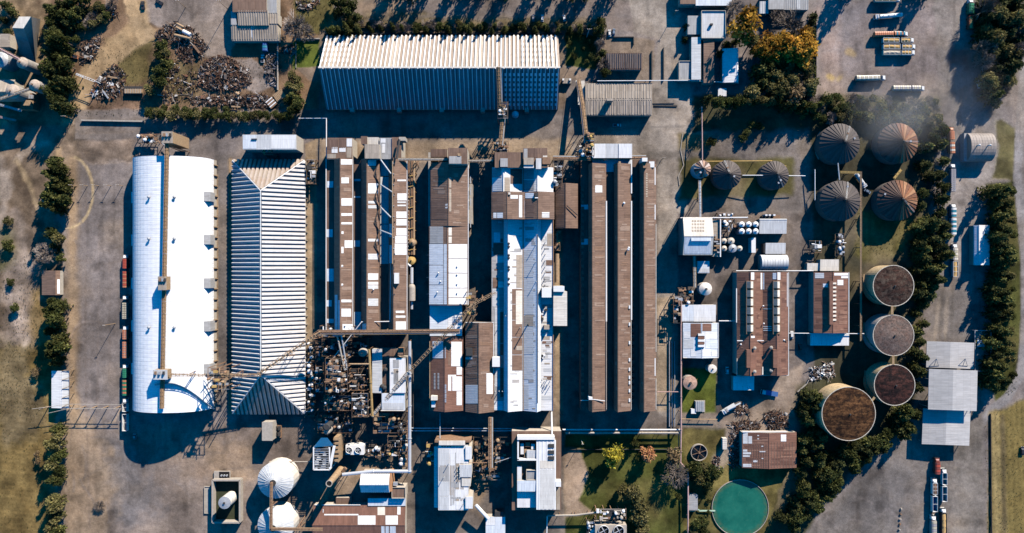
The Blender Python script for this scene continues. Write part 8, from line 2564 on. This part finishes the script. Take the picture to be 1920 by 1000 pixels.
def row(kinds, pts, rad, label, group, h=1.0, jit=3.0, cat=None, name=None, seed=0, order=None):
    """Trees along points. order: 'top'/'left' gives each its own place in the row in its label; else they share one label."""
    r = random.Random(seed + 500)
    tier = None
    if not order and len(pts) > 3:             # a wood: name each tree by tier (top to bottom) and place in its tier
        q = sorted(pts, key=lambda p: p[1]); tier = {}; nt_ = max(1, round(math.sqrt(len(q)))); n_ = math.ceil(len(q) / nt_)
        for a in range(0, len(q), n_):
            for b, p in enumerate(sorted(q[a:a + n_])):
                tier[p] = (b, a // n_)
    for k, (x, y) in enumerate(pts):
        kd = kinds if isinstance(kinds, str) else r.choice(kinds)
        lab = label
        if order:
            lab = '%s, %s from %s of %s' % (label, nth[k], order, group)
        if tier:
            lab = '%s %s, %s from left in tier %s of %s' % ({'bare': 'bare', 'olive': 'olive', 'dark': 'dark', 'tan': 'tan'}.get(kd, 'green'), cat or 'tree', nth[tier[(x, y)][0]], ('one', 'two', 'three', 'four', 'five', 'six', 'seven', 'eight', 'nine')[tier[(x, y)][1]], group)
        tree(kd, x + r.uniform(-jit, jit), y + r.uniform(-jit, jit), rad * r.uniform(.82, 1.2), lab, group, h * r.uniform(.9, 1.15), cat, name)


def line(x0, y0, x1, y1, n):
    return [(x0 + (x1 - x0) * k / (n - 1), y0 + (y1 - y0) * k / (n - 1)) for k in range(n)]


def scatter(poly, n, mind, seed):
    r = random.Random(seed)
    xs_ = [p[0] for p in poly]; ys_ = [p[1] for p in poly]
    out = []
    tries = 0
    while len(out) < n and tries < 6000:
        tries += 1
        x, y = r.uniform(min(xs_), max(xs_)), r.uniform(min(ys_), max(ys_))
        ins = False
        for i in range(len(poly)):
            (x0, y0), (x1, y1) = poly[i], poly[(i + 1) % len(poly)]
            if ((y0 <= y) != (y1 <= y)) and x < x0 + (y - y0) / (y1 - y0) * (x1 - x0):
                ins = not ins
        if ins and all((x - a) ** 2 + (y - b) ** 2 > mind ** 2 for a, b in out):
            out.append((x, y))
    return sorted(out, key=lambda q: q[1])


row(['conifer', 'conifer', 'broadleaf'], [(101, 306), (111, 318), (94, 325), (108, 336), (97, 347), (113, 353), (91, 366), (106, 371), (116, 378), (93, 386), (107, 393), (104, 314), (100, 330), (106, 345), (100, 358), (99, 378)], 11.5, 'dark bushy conifer', 'the upper hedge clump left of the gravel yard', 1.9, 2, order='top', seed=1)
row(['olive', 'broadleaf'], [(96, 438), (107, 448), (102, 462)], 11, 'olive green bushy tree', 'the loose hedge gap above the brown hut', 1.0, 2, order='top', seed=2)
tree('bare', 82, 474, 17, 'wide bare twiggy tree above the brown hut')
row('broadleaf', [(107, 470), (112, 486)], 8, 'small green tree', 'the pair right of the bare tree', 1.0, 1, order='top', seed=3)
row(['conifer', 'broadleaf'], [(96, 566), (108, 572), (92, 582), (104, 590), (96, 604), (110, 610), (93, 622), (106, 630), (97, 644), (111, 652), (95, 664), (107, 672), (101, 680), (104, 574), (100, 590), (103, 600), (97, 616), (106, 640), (102, 656)], 10.5, 'thick green hedge tree', 'the middle hedge below the brown hut', 1.8, 2, order='top', seed=4)
row(['conifer', 'broadleaf', 'olive'], [(104, 806), (110, 818), (99, 834), (112, 850), (105, 862), (97, 870), (109, 882), (101, 896), (108, 905), (100, 936), (106, 950), (99, 962), (109, 974), (100, 986), (107, 998)], 11, 'green hedge tree', 'the lower hedge beside the dry field', 1.6, 2, order='top', seed=5)
row('tan', [(68, 852), (72, 866), (64, 700)], 6, 'dry tan bush', 'the dry field edge', .8, 2, order='top', cat='bush', seed=6)
row(['conifer', 'broadleaf', 'dark'], [(96, 66), (112, 72), (100, 84), (116, 90), (94, 102), (110, 108), (100, 118), (118, 122), (92, 130), (108, 136), (98, 146), (116, 150), (104, 160), (94, 170), (112, 176), (104, 188), (116, 196), (108, 206), (106, 78), (106, 96)], 12.5, 'dark green tree', 'the hedge right of the upper-left silos', 2.0, 2, order='top', seed=7)
row(['dark', 'broadleaf'], scatter([(86, 0), (160, 0), (150, 25), (125, 55), (92, 60)], 12, 14, 8), 13, 'dark tree in the thick clump at top left above the hedge', 'dark trees at the top left', 1.2, 2, seed=8)
row(['olive', 'broadleaf', 'bare'], scatter([(155, 12), (215, 0), (212, 28), (160, 60), (140, 85), (132, 80)], 13, 11, 9), 8, 'scrubby bush among junk by the dirt track', 'scrub beside the dirt track', .8, 2, cat='bush', seed=9)
row('dark', [(6, 8), (16, 22), (4, 36), (10, 58)], 9, 'dark bush at the top-left corner', 'dark bushes in the top-left corner', .9, 2, order='top', seed=10)
row(['broadleaf', 'conifer', 'olive'], [(300, 88), (312, 96), (298, 106), (308, 118), (296, 132), (288, 146), (300, 156), (282, 164)], 11, 'green tree', 'the tree line on the left of the scrap heaps', 1.1, 3, order='top', seed=11)
row(['broadleaf', 'olive'], line(278, 213, 528, 217, 20), 9.5, 'rounded hedge bush', 'the long hedge south of the scrap yard', .95, 2.5, order='left', seed=12)
row(['dark', 'broadleaf'], line(290, 203, 420, 206, 8), 7.5, 'smaller hedge bush behind', 'the long hedge, back row', .95, 2.5, order='left', seed=13)
row(['broadleaf', 'olive', 'conifer'], [(548, 140), (556, 150), (545, 160), (558, 168), (548, 178), (542, 190), (556, 196), (548, 206), (540, 218)], 11, 'green tree', 'the clump between scrap yard and huge warehouse', 1.1, 2, order='top', seed=14)
tree('bare', 552, 46, 21, 'large bare grey tree right of the ribbed workshop')
tree('bare', 572, 62, 14, 'smaller bare grey tree right of the large bare one')
row(['broadleaf', 'conifer'], scatter([(626, 0), (662, 0), (672, 30), (650, 62), (622, 56)], 9, 12, 15), 12, 'green tree in the dense clump at the end of the verge', 'clump west of the verge', 1.1, 2, seed=15)
row(['bare', 'olive', 'broadleaf', 'bare', 'conifer'], line(668, 47, 1130, 51, 44), 7.2, 'scrubby bush', 'the verge north of warehouse', 1.0, 5, cat='bush', seed=16, order='left')
row(['conifer', 'dark'], line(610, 52, 1130, 54, 26), 6.0, 'thin dark sapling', 'the fence row north of warehouse', 2.7, 4, cat='bush', seed=17, order='left')
# tall trees just outside the top of the frame that throw the long shadows over the north road
row('conifer', [(725, -34), (765, -30), (798, -34), (846, -30), (880, -36), (905, -30), (950, -34), (1000, -30), (1040, -30), (1075, -26), (1100, -30), (1150, -32)], 15, 'tall conifer beyond the top edge of the frame', 'tall conifers beyond the top edge', 1.9, 3, seed=18)
row('dark', [(1590, -36), (1610, -44), (1750, -60), (1752, -30)], 15, 'tall tree beyond the top edge above the gravel lot', 'tall trees above the gravel lot', 1.7, 3, seed=19)
row(['conifer', 'broadleaf'], scatter([(1064, 66), (1112, 64), (1112, 118), (1068, 122)], 9, 13, 20), 6, 'low dark shrub on the lawn right of the huge warehouse', 'low shrubs on the lawn', .8, 2, cat='bush', seed=20)
row(['broadleaf', 'bare', 'conifer'], [(1128, 40), (1122, 58), (1130, 68), (1124, 84), (1130, 100), (1122, 112), (1132, 122), (1134, 134)], 9, 'bushy tree', 'the tree line left of the dark ribbed shed', 1.0, 2, order='top', seed=21)
# around the houses at the top right
tree('orange', 1404, 46, 25, 'round orange autumn tree standing alone left of the largest orange trees', None, 1.55)
row('orange', [(1432, 96), (1452, 82), (1446, 106), (1470, 76), (1474, 98), (1490, 86), (1508, 74), (1498, 104), (1512, 92)], 20, 'big orange autumn tree', 'the orange grove near the gravel lot', 1.05, 3, order='left', seed=22)
tree('bare', 1484, 44, 24, 'wide silvery grey tree north of the orange grove', None, .9)
row(['olive', 'broadleaf'], [(1460, 118), (1478, 126), (1500, 120), (1440, 122), (1470, 142), (1494, 140)], 15, 'olive green tree', 'the trees south of the orange grove', 1.0, 3, order='left', seed=23)
tree('tan', 1492, 172, 22, 'large olive-tan tree at the lower edge of the orange grove', None, 1.0)
tree('bare', 1506, 150, 18, 'grey bare tree between grove and gravel lot')
tree('bare', 1380, 14, 14, 'grey bare tree beside the shaded roof at the top')
tree('bare', 1458, 30, 12, 'grey bare tree below the row of grey roofs')
tree('olive', 1412, 78, 12, 'olive tree right below the lone orange tree', None, 1.6)
row(['dark', 'broadleaf', 'conifer'], line(1526, 30, 1524, 176, 13), 8.5, 'dark hedge tree', 'the hedge left of the truck lot', 1.1, 2, order='top', seed=24)
row(['broadleaf', 'olive'], line(1366, 190, 1458, 190, 9), 9, 'rounded green bush', 'the short hedge below the shaded white house', 1.9, 2, order='left', seed=25)
row(['dark', 'olive', 'conifer'], [(1424, 134), (1436, 142), (1452, 142), (1428, 158), (1446, 164), (1466, 158), (1484, 148), (1416, 172), (1462, 176), (1512, 132), (1518, 160)], 15, 'dark tree', 'the shaded grove south of the orange trees', 1.3, 3, order='left', seed=44)
row(['dark', 'broadleaf', 'conifer'], [(1474, 196), (1490, 200), (1506, 196), (1522, 200), (1538, 194), (1330, 186), (1346, 190)], 11, 'dark shaded tree', 'the belt below the orange grove', 1.7, 2, order='left', seed=45)
row(['dark', 'conifer'], [(1366, 84), (1378, 80), (1288, 50), (1285, 74), (1352, 98)], 8, 'dark small tree beside the houses by the orange trees', 'dark small trees beside the houses', 1.0, 2, seed=26)
row(['dark', 'olive', 'bare', 'broadleaf'], scatter([(1470, 188), (1545, 182), (1640, 178), (1760, 190), (1765, 225), (1730, 250), (1620, 218), (1540, 225), (1500, 215)], 52, 12, 27), 10, 'tree in the dusty dark wood north of the large silos', 'dusty wood north of the large silos', 1.0, 2, seed=27)
row('broadleaf', [(1412, 232), (1424, 236), (1400, 250), (1396, 258), (1334, 268)], 8, 'green bush', 'the shaded bushes north of grey silos', .9, 2, order='left', seed=28)
row(['dark', 'conifer', 'broadleaf'], [(1768, 242), (1752, 258), (1740, 276), (1770, 268), (1734, 312), (1746, 328), (1772, 300), (1766, 330), (1770, 352), (1772, 372), (1734, 362), (1728, 386), (1764, 400), (1742, 428), (1772, 424)], 12, 'dark tree', 'the tree belt beside the truck queue', 1.1, 2, order='top', seed=29)
row(['conifer', 'conifer', 'dark'], scatter([(1722, 420), (1784, 405), (1784, 470), (1765, 520), (1748, 560), (1722, 560), (1716, 480)], 26, 12, 30), 13, 'thick dark conifer in the mass between flat tanks and road', 'conifer mass between flat tanks and road', 1.25, 2, seed=30)
row(['conifer', 'dark'], [(1732, 572), (1724, 590), (1736, 606), (1726, 624), (1732, 642), (1722, 660), (1734, 672), (1716, 690), (1728, 700), (1722, 730)], 11, 'narrow conifer', 'the thin conifer line right of the pale tank', 1.2, 2, order='top', seed=31)
row(['dark', 'dark', 'bare', 'olive'], scatter([(1842, -5), (1922, -5), (1924, 70), (1904, 130), (1872, 185), (1846, 150)], 38, 12, 32), 15, 'tall dark tree in the shadowy wood at the top right corner', 'shadowy wood at the top right', 1.2, 2, seed=32)
row(['olive', 'broadleaf'], [(1886, 160), (1878, 172), (1868, 196), (1896, 150)], 10, 'yellow-green tree', 'the lighter trees at the wood edge by the road', .9, 2, order='top', seed=33)
row(['dark', 'conifer', 'conifer'], scatter([(1862, 352), (1890, 345), (1894, 440), (1890, 560), (1896, 660), (1880, 740), (1855, 720), (1860, 600), (1866, 470)], 40, 13, 34), 13, 'tall dark conifer in the belt between house and country road', 'conifer belt beside the country road', 1.45, 2, seed=34)
row(['broadleaf', 'olive'], line(1897, 360, 1898, 700, 14), 7, 'lighter green bush', 'the strip along the country road', .9, 3, cat='bush', seed=35, order='top')
row(['conifer', 'broadleaf', 'dark'], scatter([(1512, 742), (1534, 738), (1534, 800), (1550, 840), (1600, 835), (1650, 820), (1690, 770), (1722, 770), (1715, 800), (1660, 850), (1610, 880), (1560, 930), (1530, 990), (1460, 1000), (1470, 960), (1510, 920), (1495, 850), (1500, 790)], 62, 12, 36), 12.5, 'dark star-shaped conifer in the wood curving below the flat tanks', 'wood below the flat tanks', 1.2, 2, seed=36)
row(['tan', 'orange'], [(1539, 862), (1526, 838)], 8, 'orange-tinged tree', 'the wood edge right of the red-brown shed', 1.0, 1, order='top', seed=37)
# the park
tree('yellow', 1150, 853, 19, 'bright yellow autumn tree on the park lawn')
tree('pink', 1213, 854, 15, 'pinkish orange autumn tree in the middle of the park')
tree('tan', 1263, 855, 14, 'tan autumn tree against the pink pipe')
tree('bare', 1268, 892, 20, 'greyish bare tree at the bend of the pink pipe')
tree('conifer', 1193, 834, 8, 'slim dark conifer behind the pinkish orange tree', None, 1.8)
row(['olive'], [(1170, 918), (1180, 922), (1190, 930), (1198, 941), (1203, 954), (1206, 967), (1204, 980), (1207, 992), (1200, 1002), (1196, 972), (1194, 956)], 13, 'clipped hedge bush', 'the curved hedge on the park lawn', .9, 1.5, order='top', seed=38)
row(['olive', 'broadleaf'], [(1306, 882), (1320, 878), (1330, 892), (1312, 898), (1326, 906), (1338, 884)], 14, 'loose olive tree', 'the thicket between clarifier and green basin', .9, 2, order='top', seed=39)
row(['olive', 'broadleaf'], [(1306, 985), (1318, 980), (1300, 998), (1322, 996)], 11, 'olive tree', 'the thicket below the pond hut', .9, 2, order='top', seed=40)
row('broadleaf', [(1325, 925), (1330, 940), (1328, 960)], 5, 'low green bush', 'the left rim of the basin', .7, 1, order='top', cat='bush', seed=41)
tree('broadleaf', 1272, 932, 6, 'small round bush in the tree shade of the park')
for lab, x, y, rr_ in (('green bush in the lower-left scrub clearing', 12, 460, 11), ('low green bush at the foot of the scrub clearing', 16, 465, 9), ('small grey-green bush in the upper scrub', 14, 415, 8), ('dark scrub bush on the bare field near the hut', 18, 530, 8), ('dark scrub bush low in the bare field', 26, 578, 9)):
    tree('olive' if 'grey' in lab else 'broadleaf', x, y, rr_, lab, None, .7, 'bush')
tree('bare', 186, 950, 9, 'lone dark bush in the middle of the lower gravel yard', None, .5, 'bush')

# grass tufts and weeds over the unmown ground
r = random.Random(77)
m = MB()
for poly, n, cols in (([(0, 480), (100, 480), (70, 780), (0, 780)], 900, [(.12, .10, .04), (.20, .15, .06), (.08, .08, .03)]), ([(0, 640), (100, 650), (80, 1000), (0, 1000)], 500, [(.20, .15, .05), (.12, .10, .035)]), ([(180, 70), (520, 120), (520, 200), (160, 220)], 900, [(.10, .09, .035), (.16, .12, .05), (.07, .075, .025)]), ([(540, 0), (625, 0), (620, 66), (560, 60)], 260, [(.12, .10, .035), (.16, .12, .04)]), ([(640, 30), (1130, 36), (1130, 66), (640, 64)], 900, [(.09, .09, .03), (.17, .13, .06), (.06, .07, .02)]), ([(1610, 395), (1720, 410), (1690, 480), (1600, 480)], 260, [(.13, .11, .035), (.09, .09, .03)]), ([(1290, 870), (1340, 870), (1330, 1000), (1290, 1000)], 300, [(.07, .08, .025), (.12, .11, .04)]), ([(1850, 340), (1905, 340), (1905, 740), (1850, 740)], 700, [(.06, .07, .02), (.1, .095, .03)]), ([(1845, 780), (1920, 750), (1920, 1000), (1850, 1000)], 500, [(.16, .13, .05), (.22, .17, .07)])):
    for x, y in scatter(poly, n, .5, len(poly) + n):
        p = P(x, y, 0); s = r.uniform(.2, .5); c = r.choice(cols)
        for k in range(4):
            a = r.uniform(0, 6.28); f = r.uniform(.7, 1.3); m.cur = (c[0] * f, c[1] * f, c[2] * f)
            d = Vector((math.cos(a), math.sin(a), 0))
            e = Vector((-d.y, d.x, 0)) * s * .4
            m.poly([p - e, p + e, p + d * s * .8 + Vector((0, 0, s * r.uniform(.5, 1)))])
tag(m.build('weeds', M_LEAF), kind='stuff')

# ---------------------------------------------------------------- scrap heaps and loose things
def heap(label, poly, n, seed, hmax=2.4, cols=None, name='scrap_heap', big=0, size=1.0):
    """Tangle of scrap too mixed to count, as one heap, with its bigger pieces standing apart as things of their own."""
    r = random.Random(seed)
    cols = cols or [(.11, .05, .028), (.035, .03, .03), (.17, .10, .065), (.25, .20, .17), (.06, .035, .026), (.13, .065, .04), (.42, .39, .36), (.022, .022, .025), (.15, .09, .055), (.045, .035, .03), (.09, .05, .03)]
    cx = sum(p[0] for p in poly) / len(poly); cy = sum(p[1] for p in poly) / len(poly)
    m = MB()
    pts = scatter(poly, n, 1.0, seed)
    for x, y in pts:
        d = math.hypot(x - cx, y - cy) / (max(math.hypot(a - cx, b - cy) for a, b in poly) + 1e-6)
        z = r.uniform(0, hmax) * max(.15, 1 - d); c = P(x, y, 0); c.z = z
        col = r.choice(cols); f = r.uniform(.6, 1.4); m.cur = tuple(v * f for v in col)
        M = Matrix.Rotation(r.uniform(0, 6.28), 3, 'Z') @ Matrix.Rotation(r.gauss(0, .35), 3, 'X') @ Matrix.Rotation(r.gauss(0, .35), 3, 'Y')
        u = r.random(); size = r.choice((.45, .6, .8, 1, 1, 2.0))
        if u < .45:
            m.obox(c, r.uniform(.3, 1.5) * size, r.uniform(.2, 1.0) * size, r.uniform(.15, .7) * size, M)
        elif u < .75:
            e = M @ Vector((r.uniform(.7, 2.4) * size, 0, 0)); m.tube(c - e, c + e, r.uniform(.06, .22), 5)
        else:
            e = M @ Vector((r.uniform(.8, 2.2) * size, 0, 0)); m.beam(c - e, c + e, r.uniform(.1, .4), r.uniform(.06, .2))
    return tag(m.build(name, M_SCRAP), label, None, None, 'stuff')


heap('', [(372, 130), (395, 108), (430, 106), (466, 132), (472, 158), (440, 170), (395, 172), (374, 160)], 1500, 1, 3.0)
heap('', [(330, 60), (352, 46), (372, 66), (392, 88), (372, 112), (348, 118), (330, 100)], 620, 2, 2.0)
heap('', [(352, 182), (440, 180), (500, 176), (512, 186), (500, 202), (440, 200), (356, 194)], 700, 3, 1.6)
heap('', [(290, 62), (330, 40), (330, 80), (300, 90)], 260, 4, 1.5)
heap('', [(180, 150), (215, 118), (240, 140), (225, 180), (190, 190), (168, 178)], 430, 5, 1.4)
heap('', [(150, 80), (190, 70), (180, 110), (150, 125)], 240, 6, 1.5)
heap('', [(176, 25), (215, 5), (222, 30), (190, 46)], 160, 7, 1.6)
heap('', [(1370, 796), (1392, 788), (1424, 790), (1425, 808), (1376, 810)], 420, 8, 1.4)
heap('', [(1432, 776), (1452, 768), (1474, 776), (1478, 800), (1440, 808)], 420, 9, 2.0)
heap('', [(1380, 762), (1400, 760), (1406, 775), (1376, 778)], 160, 10, 1.2)
heap('', [(1516, 690), (1560, 678), (1566, 706), (1518, 714)], 260, 11, 1.6, [(.6, .58, .56), (.1, .07, .05), (.3, .2, .15), (.05, .05, .05), (.7, .69, .66)])
heap('', [(1368, 812), (1384, 806), (1384, 875), (1370, 880)], 240, 12, 1.2)
heap('', [(555, 0), (600, 0), (590, 18), (560, 20)], 120, 13, 1.0)
heap('', [(528, 90), (552, 84), (552, 104), (530, 100)], 90, 14, 1.2)
heap('', [(1338, 856), (1350, 858), (1346, 878), (1336, 874)], 60, 15, 1.0)
heap('', [(495, 98), (518, 94), (518, 165), (500, 160)], 160, 16, 1.2, [(.06, .055, .06), (.12, .1, .09), (.2, .2, .22)])
heap('', [(300, 120), (335, 105), (345, 190), (300, 200)], 260, 17, 1.0)
heap('', [(360, 125), (378, 160), (350, 190), (330, 160)], 120, 18, .8)
# bigger pieces
for lab, nm, x0, y0, x1, y1, r0, mt, z in (('long tan pipe lying on the dark scrap heap', 'scrap_pipe', 332, 69, 361, 76, .9, M_TAN, 2.2), ('white stubby tank lying above the dark scrap heap', 'scrap_tank', 348, 62, 362, 69, 1.2, M_WHITE, 2.0),
                                           ('upper of two tan pipes at the top of the scrap', 'scrap_pipe', 335, 47, 348, 54, .7, M_TAN, 1.6), ('lower of two tan pipes at the top of the scrap', 'scrap_pipe', 334, 54, 346, 60, .7, M_TAN, 1.6),
                                           ('rusty girder at the right edge of the scrap rows', 'scrap_girder', 367, 88, 378, 102, .7, M_RUSTY, 1.6), ('tan drum standing at the lower right scrap row', 'scrap_drum', 445, 176, 451, 180, 1.0, M_TAN, 1.2),
                                           ('long beam lying by the hedge in the scrap yard', 'scrap_beam', 436, 201, 452, 202, .5, M_TAN, .8), ('white rail frame pieces by the scrap yard track, left', 'scrap_rail', 196, 172, 206, 186, .5, M_STEEL, .8),
                                           ('upright pale pipe at the left of the top scrap', 'scrap_pipe', 153, 6, 155, 32, .8, M_WHITE, 1.0), ('dark long pipe beside the upright pale pipe', 'scrap_pipe', 148, 4, 149, 32, 1.0, M_RUSTY, 1.0),
                                           ('tan drum pair piece left, below the pale pipe', 'scrap_drum', 139, 32, 140, 44, 1.0, M_TAN, .9), ('tan drum pair piece right, below the pale pipe', 'scrap_drum', 149, 34, 150, 46, 1.0, M_TAN, .9),
                                           ('tan girder lying in the small scrap row of the clearing', 'scrap_girder', 205, 145, 222, 148, .5, M_TAN, .8)):
    m = MB(); a, b2 = P(x0, y0, 0), P(x1, y1, 0); a.z = b2.z = z + r0
    if 'girder' in nm or 'beam' in nm or 'rail' in nm:
        m.beam(a, b2, r0, r0 * 1.6); m.beam(a + Vector((0, 0, r0 * .8)), b2 + Vector((0, 0, r0 * .8)), r0 * 1.8, .15)
    else:
        m.tube(a, b2, r0, 12)
    tag(m.build(nm, mt), lab, 'scrap')
t = thing('steel_bin', 'brown slatted bin at the right edge of the scrap yard', 'bin', P(525, 178, 0), None)
c = P(525, 180, 0)
for k in range(7):
    M = Matrix.Rotation(math.radians(35), 3, 'Z'); m = MB(); q = c + M @ Vector((k * .95 - 3, 0, 1.1)); m.obox(q, .8, 5.4, .15, M); m.build('slat', M_TAN, t)
M = Matrix.Rotation(math.radians(35), 3, 'Z'); m = MB(); m.obox(c + Vector((0, 0, .5)), 6.8, 5, 1.0, M); m.build('box', M_RUSTY, t)
t = thing('steel_bin', 'second slatted bin, white and rusty, beside the brown one', 'bin', P(508, 195, 0), None)
c = P(510, 194, 0)
for k in range(6):
    M = Matrix.Rotation(math.radians(-50), 3, 'Z'); m = MB(); q = c + M @ Vector((k * .95 - 2.4, 0, 1.1)); m.obox(q, .7, 5.0, .15, M); m.build('slat', (M_WHITE, M_RUSTY)[k % 2], t)
m = MB(); m.obox(c + Vector((0, 0, .5)), 5.6, 4.8, 1.0, M); m.build('box', M_RUSTY, t)
t = thing('open_trailer', 'tan box trailer with ribs in the clearing by the scrap yard', 'trailer', P(249, 172, 0))
a, c = P(233, 167, 2.2), P(266, 175, 2.2)
m = MB(); m.box(a.x, c.y, .6, c.x, a.y, 2.2); m.build('box', M_TAN, t)
for k in range(7):
    x = a.x + (c.x - a.x) * (k + .5) / 7; m = MB(); m.box(x - .15, c.y - .05, 2.2, x + .15, a.y + .05, 2.4); m.build('rib', M_CONC, t)
skirt_box(t, 'chassis', 232, 267, 162, 178, .2, .7, M_DARK)
for k, (x, y, nm) in enumerate(((205, 160, 'blue-white crumpled sheet pile by the dirt track clearing'), (178, 176, 'pale sheet scraps left of the blue-white pile'), (168, 45, 'white sheet scrap in the top bushes'))):
    t = thing('scrap_sheets', nm, 'scrap', P(x, y, 0))
    r = random.Random(k)
    for j in range(7):
        c = P(x + r.uniform(-6, 6), y + r.uniform(-5, 5), .5); m = MB(); m.obox(c, r.uniform(1.2, 3), r.uniform(.6, 1.6), .08, Matrix.Rotation(r.uniform(0, 3), 3, 'Z') @ Matrix.Rotation(r.gauss(0, .3), 3, 'X')); m.build('sheet', (bluew('x'), M_WHITE, M_STEEL)[j % 3], t)
for k in range(5):
    c = P(1690 - k * .8, 955 + k * 9.5, .5)
    m = MB(); m.obox((c.x, c.y, .4), .9, 1.3, .8, Matrix.Rotation(k, 3, 'Z'))
    m.obox((c.x, c.y, .85), .5, .7, .2, Matrix.Rotation(k * 1.3, 3, 'Z'))
    tag(m.build('concrete_block', M_RUSTY if k % 2 else M_CONC), 'small block, %s from top of the short line on the lower right gravel' % nth[k], 'block', 'short line of blocks on gravel')

# ---------------------------------------------------------------- drifting smoke and road dust at the upper right
def plume(name, px0, py0, px1, py1, z0, z1, dens, scale, seed):
    a, c = P(px0, py0, (z0 + z1) / 2), P(px1, py1, (z0 + z1) / 2)
    m = MB()
    m.lathe((0, 0, 0), [(math.sin(math.pi * (k + .5) / 12), -math.cos(math.pi * (k + .5) / 12)) for k in range(12)], 24)
    o = m.build(name, None)
    o.location = ((a.x + c.x) / 2, (a.y + c.y) / 2, (z0 + z1) / 2); 
    o.data.transform(Matrix.Translation((0, 0, -(max(v.co.z for v in o.data.vertices) + min(v.co.z for v in o.data.vertices)) / 2)))
    o.scale = (abs(c.x - a.x) / 2, abs(a.y - c.y) / 2, (z1 - z0) / 2)
    mt_ = bpy.data.materials.new(name); mt_.use_nodes = True; t = mt_.node_tree; t.nodes.clear()
    out = t.nodes.new('ShaderNodeOutputMaterial'); pv = t.nodes.new('ShaderNodeVolumePrincipled'); t.links.new(pv.outputs[0], out.inputs['Volume'])
    pv.inputs['Color'].default_value = (.97, .97, .97, 1)
    tc = N(t, 'ShaderNodeTexCoord'); g = N(t, 'ShaderNodeNewGeometry').outputs['Position']
    ln = N(t, 'ShaderNodeVectorMath', operation='LENGTH'); t.links.new(tc.outputs['Object'], ln.inputs[0])
    edge = rng(t, ln.outputs['Value'], .1, .98, 1.0, 0.0)
    nz = rng(t, noise(t, g, scale, 4, .6), .38, .66, .1, 1)
    t.links.new(mul(t, mul(t, edge, nz), dens), pv.inputs['Density'])
    o.data.materials.append(mt_)
    o['kind'] = 'stuff'
    return o


plume('smoke', 1570, 125, 1800, 300, 10, 36, .017, .030, 1)
plume('dust', 1690, 70, 1935, 350, 1, 18, .007, .022, 2)
